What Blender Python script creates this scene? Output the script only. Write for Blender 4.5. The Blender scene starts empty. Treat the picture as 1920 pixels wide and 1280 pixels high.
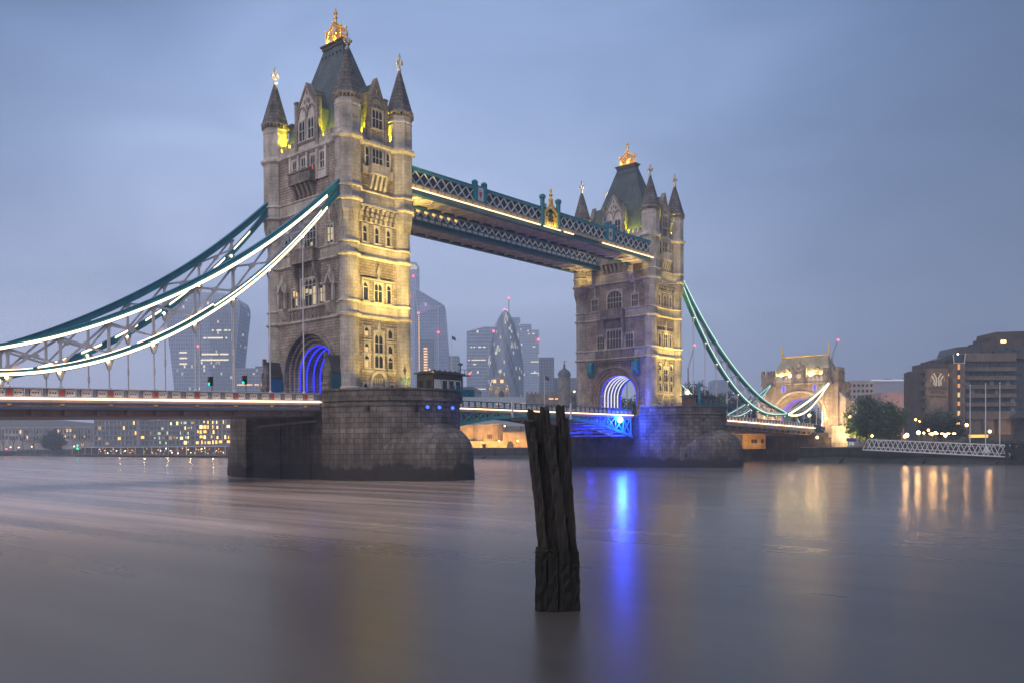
import bpy, bmesh, math, random
import numpy as np
from mathutils import Vector, Matrix
rad = math.radians
PI = math.pi
random.seed(11)
S = bpy.context.scene
COL = S.collection

# ------------------------------------------------------------------ camera
cd = bpy.data.cameras.new('camera')
cam = bpy.data.objects.new('camera', cd)
COL.objects.link(cam)
S.camera = cam
cd.sensor_width = 36.0
cd.lens = 36.0 * 1648.2 / 1920.0
cd.shift_y = (859.69 - 640.0) / 1920.0
cd.clip_start = 0.5
cd.clip_end = 6000
_F = Vector((0.74999343, 0.66128722, -0.01445925))
_R = Vector((0.66128077, -0.75011524, -0.00590508))
_U = Vector((0.01475106, 0.00513286, 0.99987802))
M = Matrix.Identity(4)
for i in range(3):
    M[i][0] = _R[i]; M[i][1] = _U[i]; M[i][2] = -_F[i]
M[0][3], M[1][3], M[2][3] = -87.151, -113.606, 4.70
cam.matrix_world = M

# ------------------------------------------------------------------ render / colour
S.render.engine = 'CYCLES'
S.cycles.use_denoising = True
S.cycles.max_bounces = 5
S.cycles.diffuse_bounces = 3
S.cycles.glossy_bounces = 3
S.cycles.transmission_bounces = 2
S.cycles.volume_bounces = 2
S.cycles.caustics_reflective = False
S.cycles.caustics_refractive = False
S.cycles.sample_clamp_indirect = 6.0
S.cycles.use_light_tree = True
S.view_settings.view_transform = 'Standard'
S.view_settings.look = 'None'
S.view_settings.exposure = 0.32
S.view_settings.gamma = 1.0

# ------------------------------------------------------------------ sky (overcast dusk)
SUN_EL, SUN_AZ = rad(4.0), rad(300.0)
w = bpy.data.worlds.new('World')
S.world = w
w.use_nodes = True
nt = w.node_tree
for n in list(nt.nodes):
    nt.nodes.remove(n)
L = nt.links.new
def wn(t, **kw):
    n = nt.nodes.new(t)
    for k, v in kw.items():
        setattr(n, k, v)
    return n
out = wn('ShaderNodeOutputWorld')
bg = wn('ShaderNodeBackground')
tc = wn('ShaderNodeTexCoord')
sep = wn('ShaderNodeSeparateXYZ'); L(tc.outputs['Generated'], sep.inputs[0])
sky = wn('ShaderNodeTexSky', sky_type='NISHITA', sun_disc=False, sun_elevation=SUN_EL, sun_rotation=SUN_AZ)
ramp = wn('ShaderNodeValToRGB')
cr = ramp.color_ramp
cr.elements[0].position = 0.0; cr.elements[0].color = (0.545, 0.565, 0.83, 1)
cr.elements[1].position = 1.0; cr.elements[1].color = (1.05, 1.12, 1.32, 1)
for p, c in ((0.07, (0.525, 0.570, 0.85)), (0.20, (0.50, 0.61, 0.92)), (0.33, (0.43, 0.57, 0.90)), (0.46, (0.37, 0.52, 0.87)), (0.58, (0.56, 0.68, 0.98))):
    e = cr.elements.new(p); e.color = (*c, 1)
L(sep.outputs[2], ramp.inputs[0])
# darker, slatier cloud bank towards the north-east, brighter over the bridge
dot = wn('ShaderNodeVectorMath', operation='DOT_PRODUCT'); L(tc.outputs['Generated'], dot.inputs[0])
dot.inputs[1].default_value = (0.661, -0.750, 0.10)
mr = wn('ShaderNodeMapRange', interpolation_type='SMOOTHSTEP')
mr.inputs[1].default_value = 0.02; mr.inputs[2].default_value = 0.56
mr.inputs[3].default_value = 1.0; mr.inputs[4].default_value = 0.25
dot2 = wn('ShaderNodeVectorMath', operation='DOT_PRODUCT'); L(tc.outputs['Generated'], dot2.inputs[0])
dot2.inputs[1].default_value = (-0.661, 0.750, 1.2)
mr3 = wn('ShaderNodeMapRange', interpolation_type='SMOOTHSTEP')
mr3.inputs[1].default_value = 0.62; mr3.inputs[2].default_value = 1.05
mr3.inputs[3].default_value = 1.0; mr3.inputs[4].default_value = 0.34
L(dot2.outputs['Value'], mr3.inputs[0])
L(dot.outputs['Value'], mr.inputs[0])
mapn = wn('ShaderNodeMapping'); mapn.inputs['Scale'].default_value = (1.5, 1.5, 4.2)
mapn.inputs['Rotation'].default_value = (0.25, 0.1, 0.4)
L(tc.outputs['Generated'], mapn.inputs[0])
nz = wn('ShaderNodeTexNoise'); nz.inputs['Scale'].default_value = 2.1; nz.inputs['Detail'].default_value = 6.0
nz.inputs['Roughness'].default_value = 0.48; nz.inputs['Distortion'].default_value = 0.6
L(mapn.outputs[0], nz.inputs['Vector'])
mr2 = wn('ShaderNodeMapRange'); mr2.inputs[1].default_value = 0.3; mr2.inputs[2].default_value = 0.7
mr2.inputs[3].default_value = 0.80; mr2.inputs[4].default_value = 1.17
L(nz.outputs['Fac'], mr2.inputs[0])
mr4 = wn('ShaderNodeMapRange', interpolation_type='SMOOTHSTEP'); L(sep.outputs[2], mr4.inputs[0])    # overcast is brightest overhead
mr4.inputs[1].default_value = 0.47; mr4.inputs[2].default_value = 0.66; mr4.inputs[3].default_value = 0.0; mr4.inputs[4].default_value = 1.0
mx = wn('ShaderNodeMath', operation='MAXIMUM'); L(mr3.outputs[0], mx.inputs[0]); L(mr4.outputs[0], mx.inputs[1])
mul0 = wn('ShaderNodeMath', operation='MULTIPLY'); L(mr.outputs[0], mul0.inputs[0]); L(mx.outputs[0], mul0.inputs[1])
mul = wn('ShaderNodeMath', operation='MULTIPLY'); L(mul0.outputs[0], mul.inputs[0]); L(mr2.outputs[0], mul.inputs[1])
cmb = wn('ShaderNodeCombineXYZ')      # thicker cloud is bluer as well as darker
for i, e_ in enumerate((1.30, 1.08, 0.86)):
    pw_ = wn('ShaderNodeMath', operation='POWER'); L(mul.outputs[0], pw_.inputs[0]); pw_.inputs[1].default_value = e_; L(pw_.outputs[0], cmb.inputs[i])
sc = wn('ShaderNodeVectorMath', operation='MULTIPLY'); L(ramp.outputs[0], sc.inputs[0]); L(cmb.outputs[0], sc.inputs[1])
skm = wn('ShaderNodeVectorMath', operation='SCALE'); L(sky.outputs[0], skm.inputs[0]); skm.inputs['Scale'].default_value = 0.03
add = wn('ShaderNodeVectorMath', operation='ADD'); L(sc.outputs[0], add.inputs[0]); L(skm.outputs[0], add.inputs[1])
L(add.outputs[0], bg.inputs['Color'])
bg.inputs['Strength'].default_value = 0.72
L(bg.outputs[0], out.inputs[0])

# very soft, weak afterglow from the south-west behind the camera
sl = bpy.data.lights.new('sun', 'SUN'); so = bpy.data.objects.new('sun', sl); COL.objects.link(so)
sl.energy = 1.25; sl.angle = rad(60); sl.color = (1.0, 0.85, 0.75)
so.rotation_euler = Vector((0.85, 0.25, -0.62)).to_track_quat('-Z', 'Y').to_euler()

# ------------------------------------------------------------------ node material helpers
class N:
    def __init__(s, name):
        s.m = bpy.data.materials.new(name); s.m.use_nodes = True
        s.t = s.m.node_tree
        for n in list(s.t.nodes): s.t.nodes.remove(n)
        s.out = s.t.nodes.new('ShaderNodeOutputMaterial')
    def n(s, typ, ins=None, **kw):
        n = s.t.nodes.new('ShaderNode' + typ)
        for k, v in kw.items(): setattr(n, k, v)
        for k, v in (ins or {}).items():
            sk = n.inputs[k]
            if hasattr(v, 'node'): s.t.links.new(v, sk)
            else: sk.default_value = v
        return n
    def l(s, a, b): s.t.links.new(a, b)
    def math(s, op, a, b=0.0, c=None):
        d = {0: a, 1: b}
        if c is not None: d[2] = c
        return s.n('Math', d, operation=op).outputs[0]
    def mix(s, fac, a, b, mode='MIX'):
        return s.n('MixRGB', {'Fac': fac, 'Color1': a, 'Color2': b}, blend_type=mode).outputs[0]
    def maprange(s, v, a, b, c, d):
        return s.n('MapRange', {0: v, 1: a, 2: b, 3: c, 4: d}).outputs[0]
    def noise(s, vec, scale, detail=3.0, rough=0.5, scale3=None):
        if scale3:
            vec = s.n('Mapping', {'Vector': vec, 'Scale': scale3}).outputs[0]
        return s.n('TexNoise', {'Vector': vec, 'Scale': scale, 'Detail': detail, 'Roughness': rough}).outputs['Fac']
    def pos(s):
        g = s.n('NewGeometry'); return g.outputs['Position'], g.outputs['True Normal']
    def uz(s):
        p, nr = s.pos()
        c = s.n('VectorMath', {0: (0, 0, 1), 1: nr}, operation='CROSS_PRODUCT').outputs[0]
        c = s.n('VectorMath', {0: c}, operation='NORMALIZE').outputs[0]
        u = s.n('VectorMath', {0: p, 1: c}, operation='DOT_PRODUCT').outputs['Value']
        z = s.n('SeparateXYZ', {0: p}).outputs[2]
        return p, u, z
    def bsdf(s, **ins):
        b = s.n('BsdfPrincipled', {k.replace('_', ' '): v for k, v in ins.items()})
        s.l(b.outputs[0], s.out.inputs[0]); return b
    def bump(s, h, strength, dist=0.05):
        return s.n('Bump', {'Height': h, 'Strength': strength, 'Distance': dist}).outputs[0]

def c4(c): return (c[0], c[1], c[2], 1.0)

def stone(name, c1, c2, mortar, bw=0.9, bh=0.45, ms=0.03, bump=0.5, stain=0.45, rough=0.88, rock=0.0, wet=None):
    k = N(name)
    p, u, z = k.uz()
    uv = k.n('CombineXYZ', {0: u, 1: z, 2: 0.0}).outputs[0]
    wob = k.n('TexNoise', {'Vector': p, 'Scale': 1.2, 'Detail': 2.0}).outputs['Color']
    wob = k.n('VectorMath', {0: wob, 1: (0.5, 0.5, 0.5)}, operation='SUBTRACT').outputs[0]
    wob = k.n('VectorMath', {0: wob, 'Scale': 0.12}, operation='SCALE').outputs[0]
    uv2 = k.n('VectorMath', {0: uv, 1: wob}, operation='ADD').outputs[0]
    br = k.n('TexBrick', {'Vector': uv2, 'Color1': c4(c1), 'Color2': c4(c2), 'Mortar': c4(mortar), 'Scale': 1.0,
             'Mortar Size': ms, 'Mortar Smooth': 0.3, 'Bias': 0.0, 'Brick Width': bw, 'Row Height': bh}, offset=0.5)
    n1 = k.noise(p, 0.35, 6.0, 0.6)
    n2 = k.noise(p, 0.9, 4.0, 0.6, (1.6, 1.6, 0.16))
    n3 = k.noise(p, 5.0, 4.0, 0.65)
    f1 = k.maprange(n1, 0.3, 0.7, 1.0 - stain, 1.0 + stain * 0.55)
    f2 = k.maprange(n2, 0.35, 0.7, 1.0 - stain * 0.6, 1.12)
    f3 = k.maprange(n3, 0.25, 0.75, 0.82, 1.18)
    f = k.math('MULTIPLY', k.math('MULTIPLY', f1, f2), f3)
    col = k.n('VectorMath', {0: br.outputs['Color'], 'Scale': f}, operation='SCALE').outputs[0]
    r = rough
    if wet:
        edge = k.math('ADD', z, k.maprange(k.noise(p, 0.35, 4.0, 0.6), 0.2, 0.8, -wet[1], wet[1]))
        fac = k.maprange(edge, wet[0] - 0.35, wet[0] + 0.35, 1.0, 0.0)
        col = k.mix(fac, col, c4(wet[2]))
        edge2 = k.math('ADD', z, k.maprange(n2, 0.2, 0.8, -2.2, 2.2))
        fac2 = k.maprange(edge2, wet[0] + 1.0, wet[0] + 4.0, 0.55, 0.0)
        col = k.mix(fac2, col, c4(wet[3]))
    h = k.math('ADD', k.math('MULTIPLY', br.outputs['Fac'], -1.0), k.math('MULTIPLY', n3, 0.5 + rock * 2.2))
    if rock:
        h = k.math('ADD', h, k.math('MULTIPLY', k.noise(p, 2.3, 2.0), rock * 2.5))
    bs = k.bsdf(Base_Color=col, Roughness=r, Normal=k.bump(h, bump, 0.08))
    bs.inputs['Specular IOR Level'].default_value = 0.18
    return k.m

def plain(name, c, rough=0.6, metallic=0.0, var=0.2, scale=1.5, bump=0.0, streak=False, spec=0.5):
    k = N(name)
    p, _ = k.pos()
    n1 = k.noise(p, scale, 5.0, 0.6, (1, 1, 0.2) if streak else None)
    f = k.maprange(n1, 0.3, 0.7, 1.0 - var, 1.0 + var)
    col = k.n('VectorMath', {0: tuple(c), 'Scale': f}, operation='SCALE').outputs[0]
    ins = dict(Base_Color=col, Roughness=rough, Metallic=metallic)
    if bump: ins['Normal'] = k.bump(k.noise(p, scale * 6, 4.0), bump, 0.03)
    b = k.bsdf(**ins)
    b.inputs['Specular IOR Level'].default_value = spec
    return k.m

def emis(name, c, s):
    k = N(name)
    e = k.n('Emission', {'Color': c4(c), 'Strength': s})
    k.l(e.outputs[0], k.out.inputs[0]); return k.m

def slate(name, c1, c2, bw, bh):
    return stone(name, c1, c2, tuple(x * 0.45 for x in c1), bw, bh, 0.02, 0.35, 0.3, 0.6)

def facade(name, base, glass, bw, bh, fw, fh, lit=0.06, litc=(1.0, 0.75, 0.4), lits=1.2, cluster=0.0, rough=0.25):
    """office front: window cells set in a grid of mullions, a few of them lit from inside"""
    k = N(name)
    p, u, z = k.uz()
    a = k.math('DIVIDE', u, bw); b = k.math('DIVIDE', z, bh)
    fu = k.math('FRACT', a); fz = k.math('FRACT', b)
    m = k.math('MULTIPLY', k.math('LESS_THAN', fu, fw), k.math('LESS_THAN', fz, fh))
    cell = k.n('CombineXYZ', {0: k.math('FLOOR', a), 1: k.math('FLOOR', b), 2: 0.0}).outputs[0]
    wnz = k.n('TexWhiteNoise', {'Vector': cell}, noise_dimensions='3D')
    val = wnz.outputs['Value']
    big = k.noise(cell, 0.16, 1.0, 0.5, (0.35, 1.9, 1.0))
    thr = k.maprange(big, 0.5, 0.68, lit * (1 - cluster), min(1.0, lit * (1 + 9 * cluster)))
    on = k.math('MULTIPLY', k.math('LESS_THAN', val, thr), m)
    g = k.n('VectorMath', {0: tuple(glass), 'Scale': k.maprange(val, 0, 1, 0.75, 1.25)}, operation='SCALE').outputs[0]
    col = k.mix(m, c4(base), g)
    bs = k.bsdf(Base_Color=col, Roughness=k.maprange(m, 0, 1, 0.7, rough))
    k.l(k.n('RGB').outputs[0], bs.inputs['Emission Color'])
    bs.inputs['Emission Color'].default_value = c4(litc)
    for l_ in list(bs.inputs['Emission Color'].links): k.t.links.remove(l_)
    k.l(k.math('MULTIPLY', on, k.math('MULTIPLY', lits, k.maprange(val, 0, max(lit, 0.02), 0.35, 1.2))), bs.inputs['Emission Strength'])
    return k.m

# ------------------------------------------------------------------ mesh builder
class MB:
    def __init__(s): s.v = []; s.f = []
    def add(s, vs, fs):
        o = len(s.v); s.v += [tuple(v) for v in vs]; s.f += [tuple(i + o for i in f) for f in fs]; return s
    def poly(s, pts): return s.add(pts, [tuple(range(len(pts)))])
    def hexa(s, p): return s.add(p, [(0,1,2,3),(4,7,6,5),(0,4,5,1),(1,5,6,2),(2,6,7,3),(3,7,4,0)])
    def box(s, x0, x1, y0, y1, z0, z1):
        return s.hexa([(x0,y0,z0),(x1,y0,z0),(x1,y1,z0),(x0,y1,z0),(x0,y0,z1),(x1,y0,z1),(x1,y1,z1),(x0,y1,z1)])
    def bar(s, p, q, w=0.1, h=None, up=(0, 0, 1)):
        h = h or w
        p = Vector(p); q = Vector(q); d = (q - p).normalized(); up = Vector(up)
        if abs(d.dot(up)) > 0.98: up = Vector((1, 0, 0))
        a = d.cross(up).normalized() * w / 2; b = a.cross(d).normalized() * h / 2
        return s.hexa([p-a-b, p+a-b, p+a+b, p-a+b, q-a-b, q+a-b, q+a+b, q-a+b])
    def rings(s, rs, cap0=True, cap1=True):
        o = len(s.v); n = len(rs[0])
        for r in rs: s.v += [tuple(x) for x in r]
        for i in range(len(rs) - 1):
            for j in range(n):
                a = o + i*n + j; b = o + i*n + (j+1) % n
                s.f.append((a, b, b + n, a + n))
        if cap0: s.f.append(tuple(o + j for j in range(n))[::-1])
        if cap1: s.f.append(tuple(o + (len(rs)-1)*n + j for j in range(n)))
        return s
    def rev(s, cx, cy, prof, n=16, ph=0.0):
        rs = [[(cx + r*math.cos(2*PI*j/n + ph), cy + r*math.sin(2*PI*j/n + ph), z) for j in range(n)] for r, z in prof]
        return s.rings(rs)
    def tube(s, pts, r, n=6):
        pts = [Vector(p) for p in pts]; rs = []
        for i, p in enumerate(pts):
            d = (pts[min(i+1, len(pts)-1)] - pts[max(i-1, 0)]).normalized()
            up = Vector((0, 0, 1)) if abs(d.z) < 0.95 else Vector((1, 0, 0))
            a = d.cross(up).normalized(); b = a.cross(d)
            rr = r[i] if isinstance(r, (list, tuple)) else r
            rs.append([p + a*rr*math.cos(2*PI*j/n) + b*rr*math.sin(2*PI*j/n) for j in range(n)])
        return s.rings(rs)
    def prism(s, pts, off):
        off = Vector(off); a = [Vector(p) for p in pts]
        return s.rings([a, [p + off for p in a]])
    def ball(s, c, r, n=8, m=6, sz=1.0):
        prof = [(max(1e-3, r*math.sin(PI*i/m)), c[2] - r*sz*math.cos(PI*i/m)) for i in range(m + 1)]
        return s.rev(c[0], c[1], prof, n)

def root_of(o):
    while o.parent: o = o.parent
    return o
def thing(name, label, cat, loc=(0, 0, 0), group=None, kind=None, rotz=0.0):
    o = bpy.data.objects.new(name, None); COL.objects.link(o)
    o.location = loc; o.rotation_euler = (0, 0, rotz); o.empty_display_size = 0.5
    o['label'] = label; o['category'] = cat
    if group: o['group'] = group
    if kind: o['kind'] = kind
    return o
def put(name, mb, mat, parent=None, smooth=False, label=None, local=False):
    me = bpy.data.meshes.new(name)
    off = Vector((0, 0, 0)) if (parent is None or local) else Vector(root_of(parent).location)
    me.from_pydata([tuple(Vector(v) - off) for v in mb.v], [], mb.f)
    bm = bmesh.new(); bm.from_mesh(me)
    bmesh.ops.recalc_face_normals(bm, faces=bm.faces)
    bm.to_mesh(me); bm.free()
    if smooth:
        for p in me.polygons: p.use_smooth = True
    me.materials.append(mat)
    o = bpy.data.objects.new(name, me); COL.objects.link(o)
    if parent is not None: o.parent = parent
    if label: o['label'] = label
    return o
def tag(o, label, cat, group=None, kind=None):
    o['label'] = label; o['category'] = cat
    if group: o['group'] = group
    if kind: o['kind'] = kind
    return o
def struct(name, mb, mat, label=None):
    o = put(name, mb, mat); o['kind'] = 'structure'
    if label: o['label'] = label
    return o
def point(loc, color, energy, radius=0.2, name='lamp_light'):
    l = bpy.data.lights.new(name, 'POINT'); l.energy = energy; l.color = color; l.shadow_soft_size = radius
    o = bpy.data.objects.new(name, l); COL.objects.link(o); o.location = loc; return o
def area(loc, target, sx, sy, color, energy, roll_up=(0, 0, 1), name='flood_light', spread=PI):
    l = bpy.data.lights.new(name, 'AREA'); l.shape = 'RECTANGLE'; l.size = sx; l.size_y = sy; l.energy = energy; l.color = color; l.spread = spread
    o = bpy.data.objects.new(name, l); COL.objects.link(o); o.location = loc
    z = (Vector(loc) - Vector(target)).normalized(); up = Vector(roll_up)
    x = up.cross(z)
    if x.length < 1e-4: x = Vector((1, 0, 0))
    x.normalize(); y = z.cross(x)
    m = Matrix((x, y, z)).transposed().to_4x4(); m.translation = Vector(loc); o.matrix_world = m
    return o
def spot(loc, target, color, energy, ang=60, blend=0.6, radius=0.15, name='flood_light'):
    l = bpy.data.lights.new(name, 'SPOT'); l.energy = energy; l.color = color; l.spot_size = rad(ang); l.spot_blend = blend; l.shadow_soft_size = radius
    o = bpy.data.objects.new(name, l); COL.objects.link(o); o.location = loc
    o.rotation_euler = (Vector(target) - Vector(loc)).to_track_quat('-Z', 'Y').to_euler(); return o

# ------------------------------------------------------------------ materials
m_rock = stone('rock_faced_stone', (0.46, 0.38, 0.325), (0.355, 0.29, 0.25), (0.155, 0.13, 0.115), 0.95, 0.42, 0.035, 0.9, 0.45, rock=0.5)
m_ash = stone('ashlar_stone', (0.50, 0.45, 0.395), (0.425, 0.38, 0.335), (0.24, 0.215, 0.19), 1.1, 0.55, 0.018, 0.35, 0.4)
m_trim = stone('dressed_stone', (0.60, 0.545, 0.49), (0.53, 0.48, 0.43), (0.42, 0.38, 0.34), 1.6, 0.9, 0.01, 0.35, 0.45)
m_trimd = stone('weathered_carved_stone', (0.38, 0.325, 0.285), (0.30, 0.255, 0.225), (0.17, 0.145, 0.125), 0.7, 0.35, 0.03, 0.8, 0.5, rock=0.3)
m_pier = stone('pier_granite', (0.225, 0.192, 0.165), (0.145, 0.122, 0.106), (0.045, 0.039, 0.034), 1.55, 0.74, 0.035, 0.7, 0.55,
               rough=0.75, rock=0.15, wet=(2.0, 1.1, (0.006, 0.006, 0.006), (0.055, 0.047, 0.040)))
m_recess = stone('dark_pier_side', (0.125, 0.100, 0.088), (0.085, 0.07, 0.062), (0.03, 0.027, 0.025), 1.55, 0.74, 0.03, 0.5, 0.6,
               rough=0.75, wet=(2.2, 0.7, (0.014, 0.015, 0.014), (0.045, 0.04, 0.036)))  # darker granite than the pier body, same courses
m_slate = slate('roof_slate', (0.105, 0.135, 0.15), (0.085, 0.11, 0.125), 0.45, 0.3)
m_spire = stone('spire_stone', (0.20, 0.185, 0.18), (0.13, 0.12, 0.12), (0.05, 0.047, 0.047), 0.9, 0.62, 0.04, 0.6, 0.4)
m_wglass = plain('walkway_window_glass', (0.06, 0.07, 0.09), 0.2, 0.0, 0.3, 1.0)
m_lead = plain('dark_lead', (0.06, 0.06, 0.065), 0.5, 0.0, 0.3, 2.0)
m_gold = plain('gilded_metal', (0.95, 0.52, 0.10), 0.32, 1.0, 0.2, 3.0)
m_goldp = plain('gold_paint', (0.75, 0.46, 0.07), 0.4, 0.0, 0.3, 3.0)
m_teal = plain('teal_paint', (0.018, 0.18, 0.25), 0.38, 0.0, 0.22, 0.8, streak=True)
m_wteal = plain('pale_teal_paint', (0.055, 0.225, 0.285), 0.4, 0.0, 0.2, 0.8, streak=True)
m_sea = plain('sea_green_paint', (0.06, 0.29, 0.27), 0.4, 0.0, 0.22, 0.8, streak=True)
m_teald = plain('dark_teal_paint', (0.02, 0.105, 0.15), 0.45, 0.0, 0.3, 0.8, streak=True)
m_white = plain('white_paint', (0.60, 0.575, 0.58), 0.45, 0.0, 0.22, 1.2, streak=True)
m_post = plain('shaded_post_paint', (0.20, 0.20, 0.225), 0.5, 0.0, 0.2, 1.2)  # darker grey: the posts' shade is put into the paint colour
m_lat = plain('pale_lattice_paint', (0.70, 0.70, 0.72), 0.45, 0.0, 0.12, 1.2)
m_backing = plain('brown_backing', (0.11, 0.075, 0.055), 0.6, 0.0, 0.2, 1.2)
m_soff = plain('grey_soffit_paint', (0.60, 0.53, 0.50), 0.6, 0.0, 0.25, 0.8)
m_girder = plain('girder_paint', (0.27, 0.21, 0.20), 0.5, 0.0, 0.3, 0.5, streak=True)
m_flange = plain('blue_flange_paint', (0.10, 0.14, 0.23), 0.45, 0.0, 0.2, 0.6)
m_dark = plain('dark_interior', (0.012, 0.013, 0.016), 0.7, 0.0, 0.2)
m_glass = plain('window_glass', (0.022, 0.027, 0.036), 0.12, 0.0, 0.4, 1.0)
m_red = plain('red_shield_paint', (0.62, 0.06, 0.04), 0.5, 0.0, 0.1)
m_asph = plain('asphalt', (0.05, 0.05, 0.052), 0.9, 0.0, 0.25, 2.0)
m_strip = emis('warm_light_strip', (1.0, 0.70, 0.42), 3.6)
m_strip3 = emis('walkway_light_strip', (1.0, 0.66, 0.36), 2.2)
m_strip2 = emis('bridge_edge_light', (1.0, 0.70, 0.46), 3.6)
m_stripg = emis('pale_green_light_strip', (0.72, 1.0, 0.86), 1.1)
m_blue = emis('blue_light', (0.03, 0.035, 1.0), 1.4)
m_blueb = emis('bright_blue_lamp', (0.03, 0.07, 1.0), 4.0)
m_cyan = emis('cyan_white_lamp', (0.10, 0.50, 1.0), 24.0)
m_whiteblue = emis('white_blue_light', (0.55, 0.6, 1.0), 1.6)
m_lit = emis('lit_window_glass', (1.0, 0.62, 0.25), 0.85)
m_lity = emis('pale_lit_window_glass', (1.0, 0.80, 0.48), 0.55)
m_orange = emis('sodium_lamp', (1.0, 0.50, 0.13), 14.0)
m_warm = emis('warm_lamp', (1.0, 0.74, 0.40), 12.0)
m_nodel = emis('node_lamp_glow', (1.0, 0.85, 0.6), 2.0)
m_redl = emis('red_beacon', (1.0, 0.05, 0.10), 7.0)
m_green = emis('green_signal', (0.0, 1.0, 0.42), 4.5)

# ------------------------------------------------------------------ bridge towers
A, B = 5.087, 9.289
FX, FY = 5.59, 9.79
SP = 82.3
YEL = (1.0, 0.71, 0.17)

def face_map(cx, face):
    if face == 'S': return lambda h, d, z: (cx - FX - d, h, z)
    if face == 'N': return lambda h, d, z: (cx + FX + d, -h, z)
    if face == 'E': return lambda h, d, z: (cx + h, -FY - d, z)
    return lambda h, d, z: (cx - h, FY + d, z)
def fbox(mb, fm, h0, h1, d0, d1, z0, z1):
    return mb.hexa([fm(h0,d0,z0), fm(h1,d0,z0), fm(h1,d1,z0), fm(h0,d1,z0), fm(h0,d0,z1), fm(h1,d0,z1), fm(h1,d1,z1), fm(h0,d1,z1)])
def fprism(mb, fm, hz, d0, d1):
    a = [fm(h, d0, z) for h, z in hz]; b = [fm(h, d1, z) for h, z in hz]
    return mb.rings([a, b])

def window(parent, fm, h0, h1, z0, z1, lights=2, trans=(0.55,), pointed=True, sur=0.26, glass=None, glasslits=None, d=0.0, mat=None, arch=False):
    fr = MB(); W = h1 - h0; H = z1 - z0
    fbox(fr, fm, h0 - sur, h0, d, d + 0.2, z0 - 0.1, z1 + sur)
    fbox(fr, fm, h1, h1 + sur, d, d + 0.2, z0 - 0.1, z1 + sur)
    fbox(fr, fm, h0, h1, d, d + 0.19, z1, z1 + sur)
    fbox(fr, fm, h0 - sur - .08, h1 + sur + .08, d, d + 0.3, z0 - 0.3, z0 - 0.1)
    fbox(fr, fm, h0, h1, d, d + 0.12, z0 - 0.1, z0)
    lw = W / lights; mw = 0.11
    for i in range(1, lights):
        fbox(fr, fm, h0 + i*lw - mw/2, h0 + i*lw + mw/2, d, d + 0.15, z0, z1)
    for t in trans:
        fbox(fr, fm, h0, h1, d, d + 0.135, z0 + t*H - 0.06, z0 + t*H + 0.06)
    if arch:
        n = 10; c = (h0 + h1)/2; a = W/2; rise = min(a*0.95, H*0.42); zs = z1 - rise
        for sgn in (-1, 1):
            pts = [(c + sgn*a, z1)] + [(c + sgn*a*math.cos(PI/2*i/n), zs + rise*math.sin(PI/2*i/n)) for i in range(n + 1)]
            fprism(fr, fm, pts, d, d + 0.17)
    elif pointed:
        for i in range(lights):
            a = h0 + i*lw; c = a + lw/2; b = a + lw; hh = lw*0.62
            for e, q in ((a, 1), (b, -1)):
                fprism(fr, fm, [(e, z1 - hh), (e, z1), (c, z1), (c - q*lw*0.16, z1 - hh*0.30), (e + q*lw*0.13, z1 - hh*0.62)], d, d + 0.11)
    wo = put('window', fr, mat or m_trim, parent)
    pn = MB(); fbox(pn, fm, h0, h1, d + 0.005, d + 0.03, z0, z1)
    put('pane', pn, glass or m_glass, wo)
    for (i, f0, f1, gm) in (glasslits or []):
        g = MB(); fbox(g, fm, h0 + i*lw + 0.1, h0 + (i+1)*lw - 0.1, d + 0.035, d + 0.05, z0 + f0*H, z0 + f1*H)
        put('lit_pane', g, gm, wo)
    return wo

def arch_pts(a, b, zs, zb, n=22):
    p = [(-a, zb)] + [(-a*math.cos(PI*i/n), zs + b*math.sin(PI*i/n)) for i in range(n + 1)] + [(a, zb)]
    return p

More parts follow.
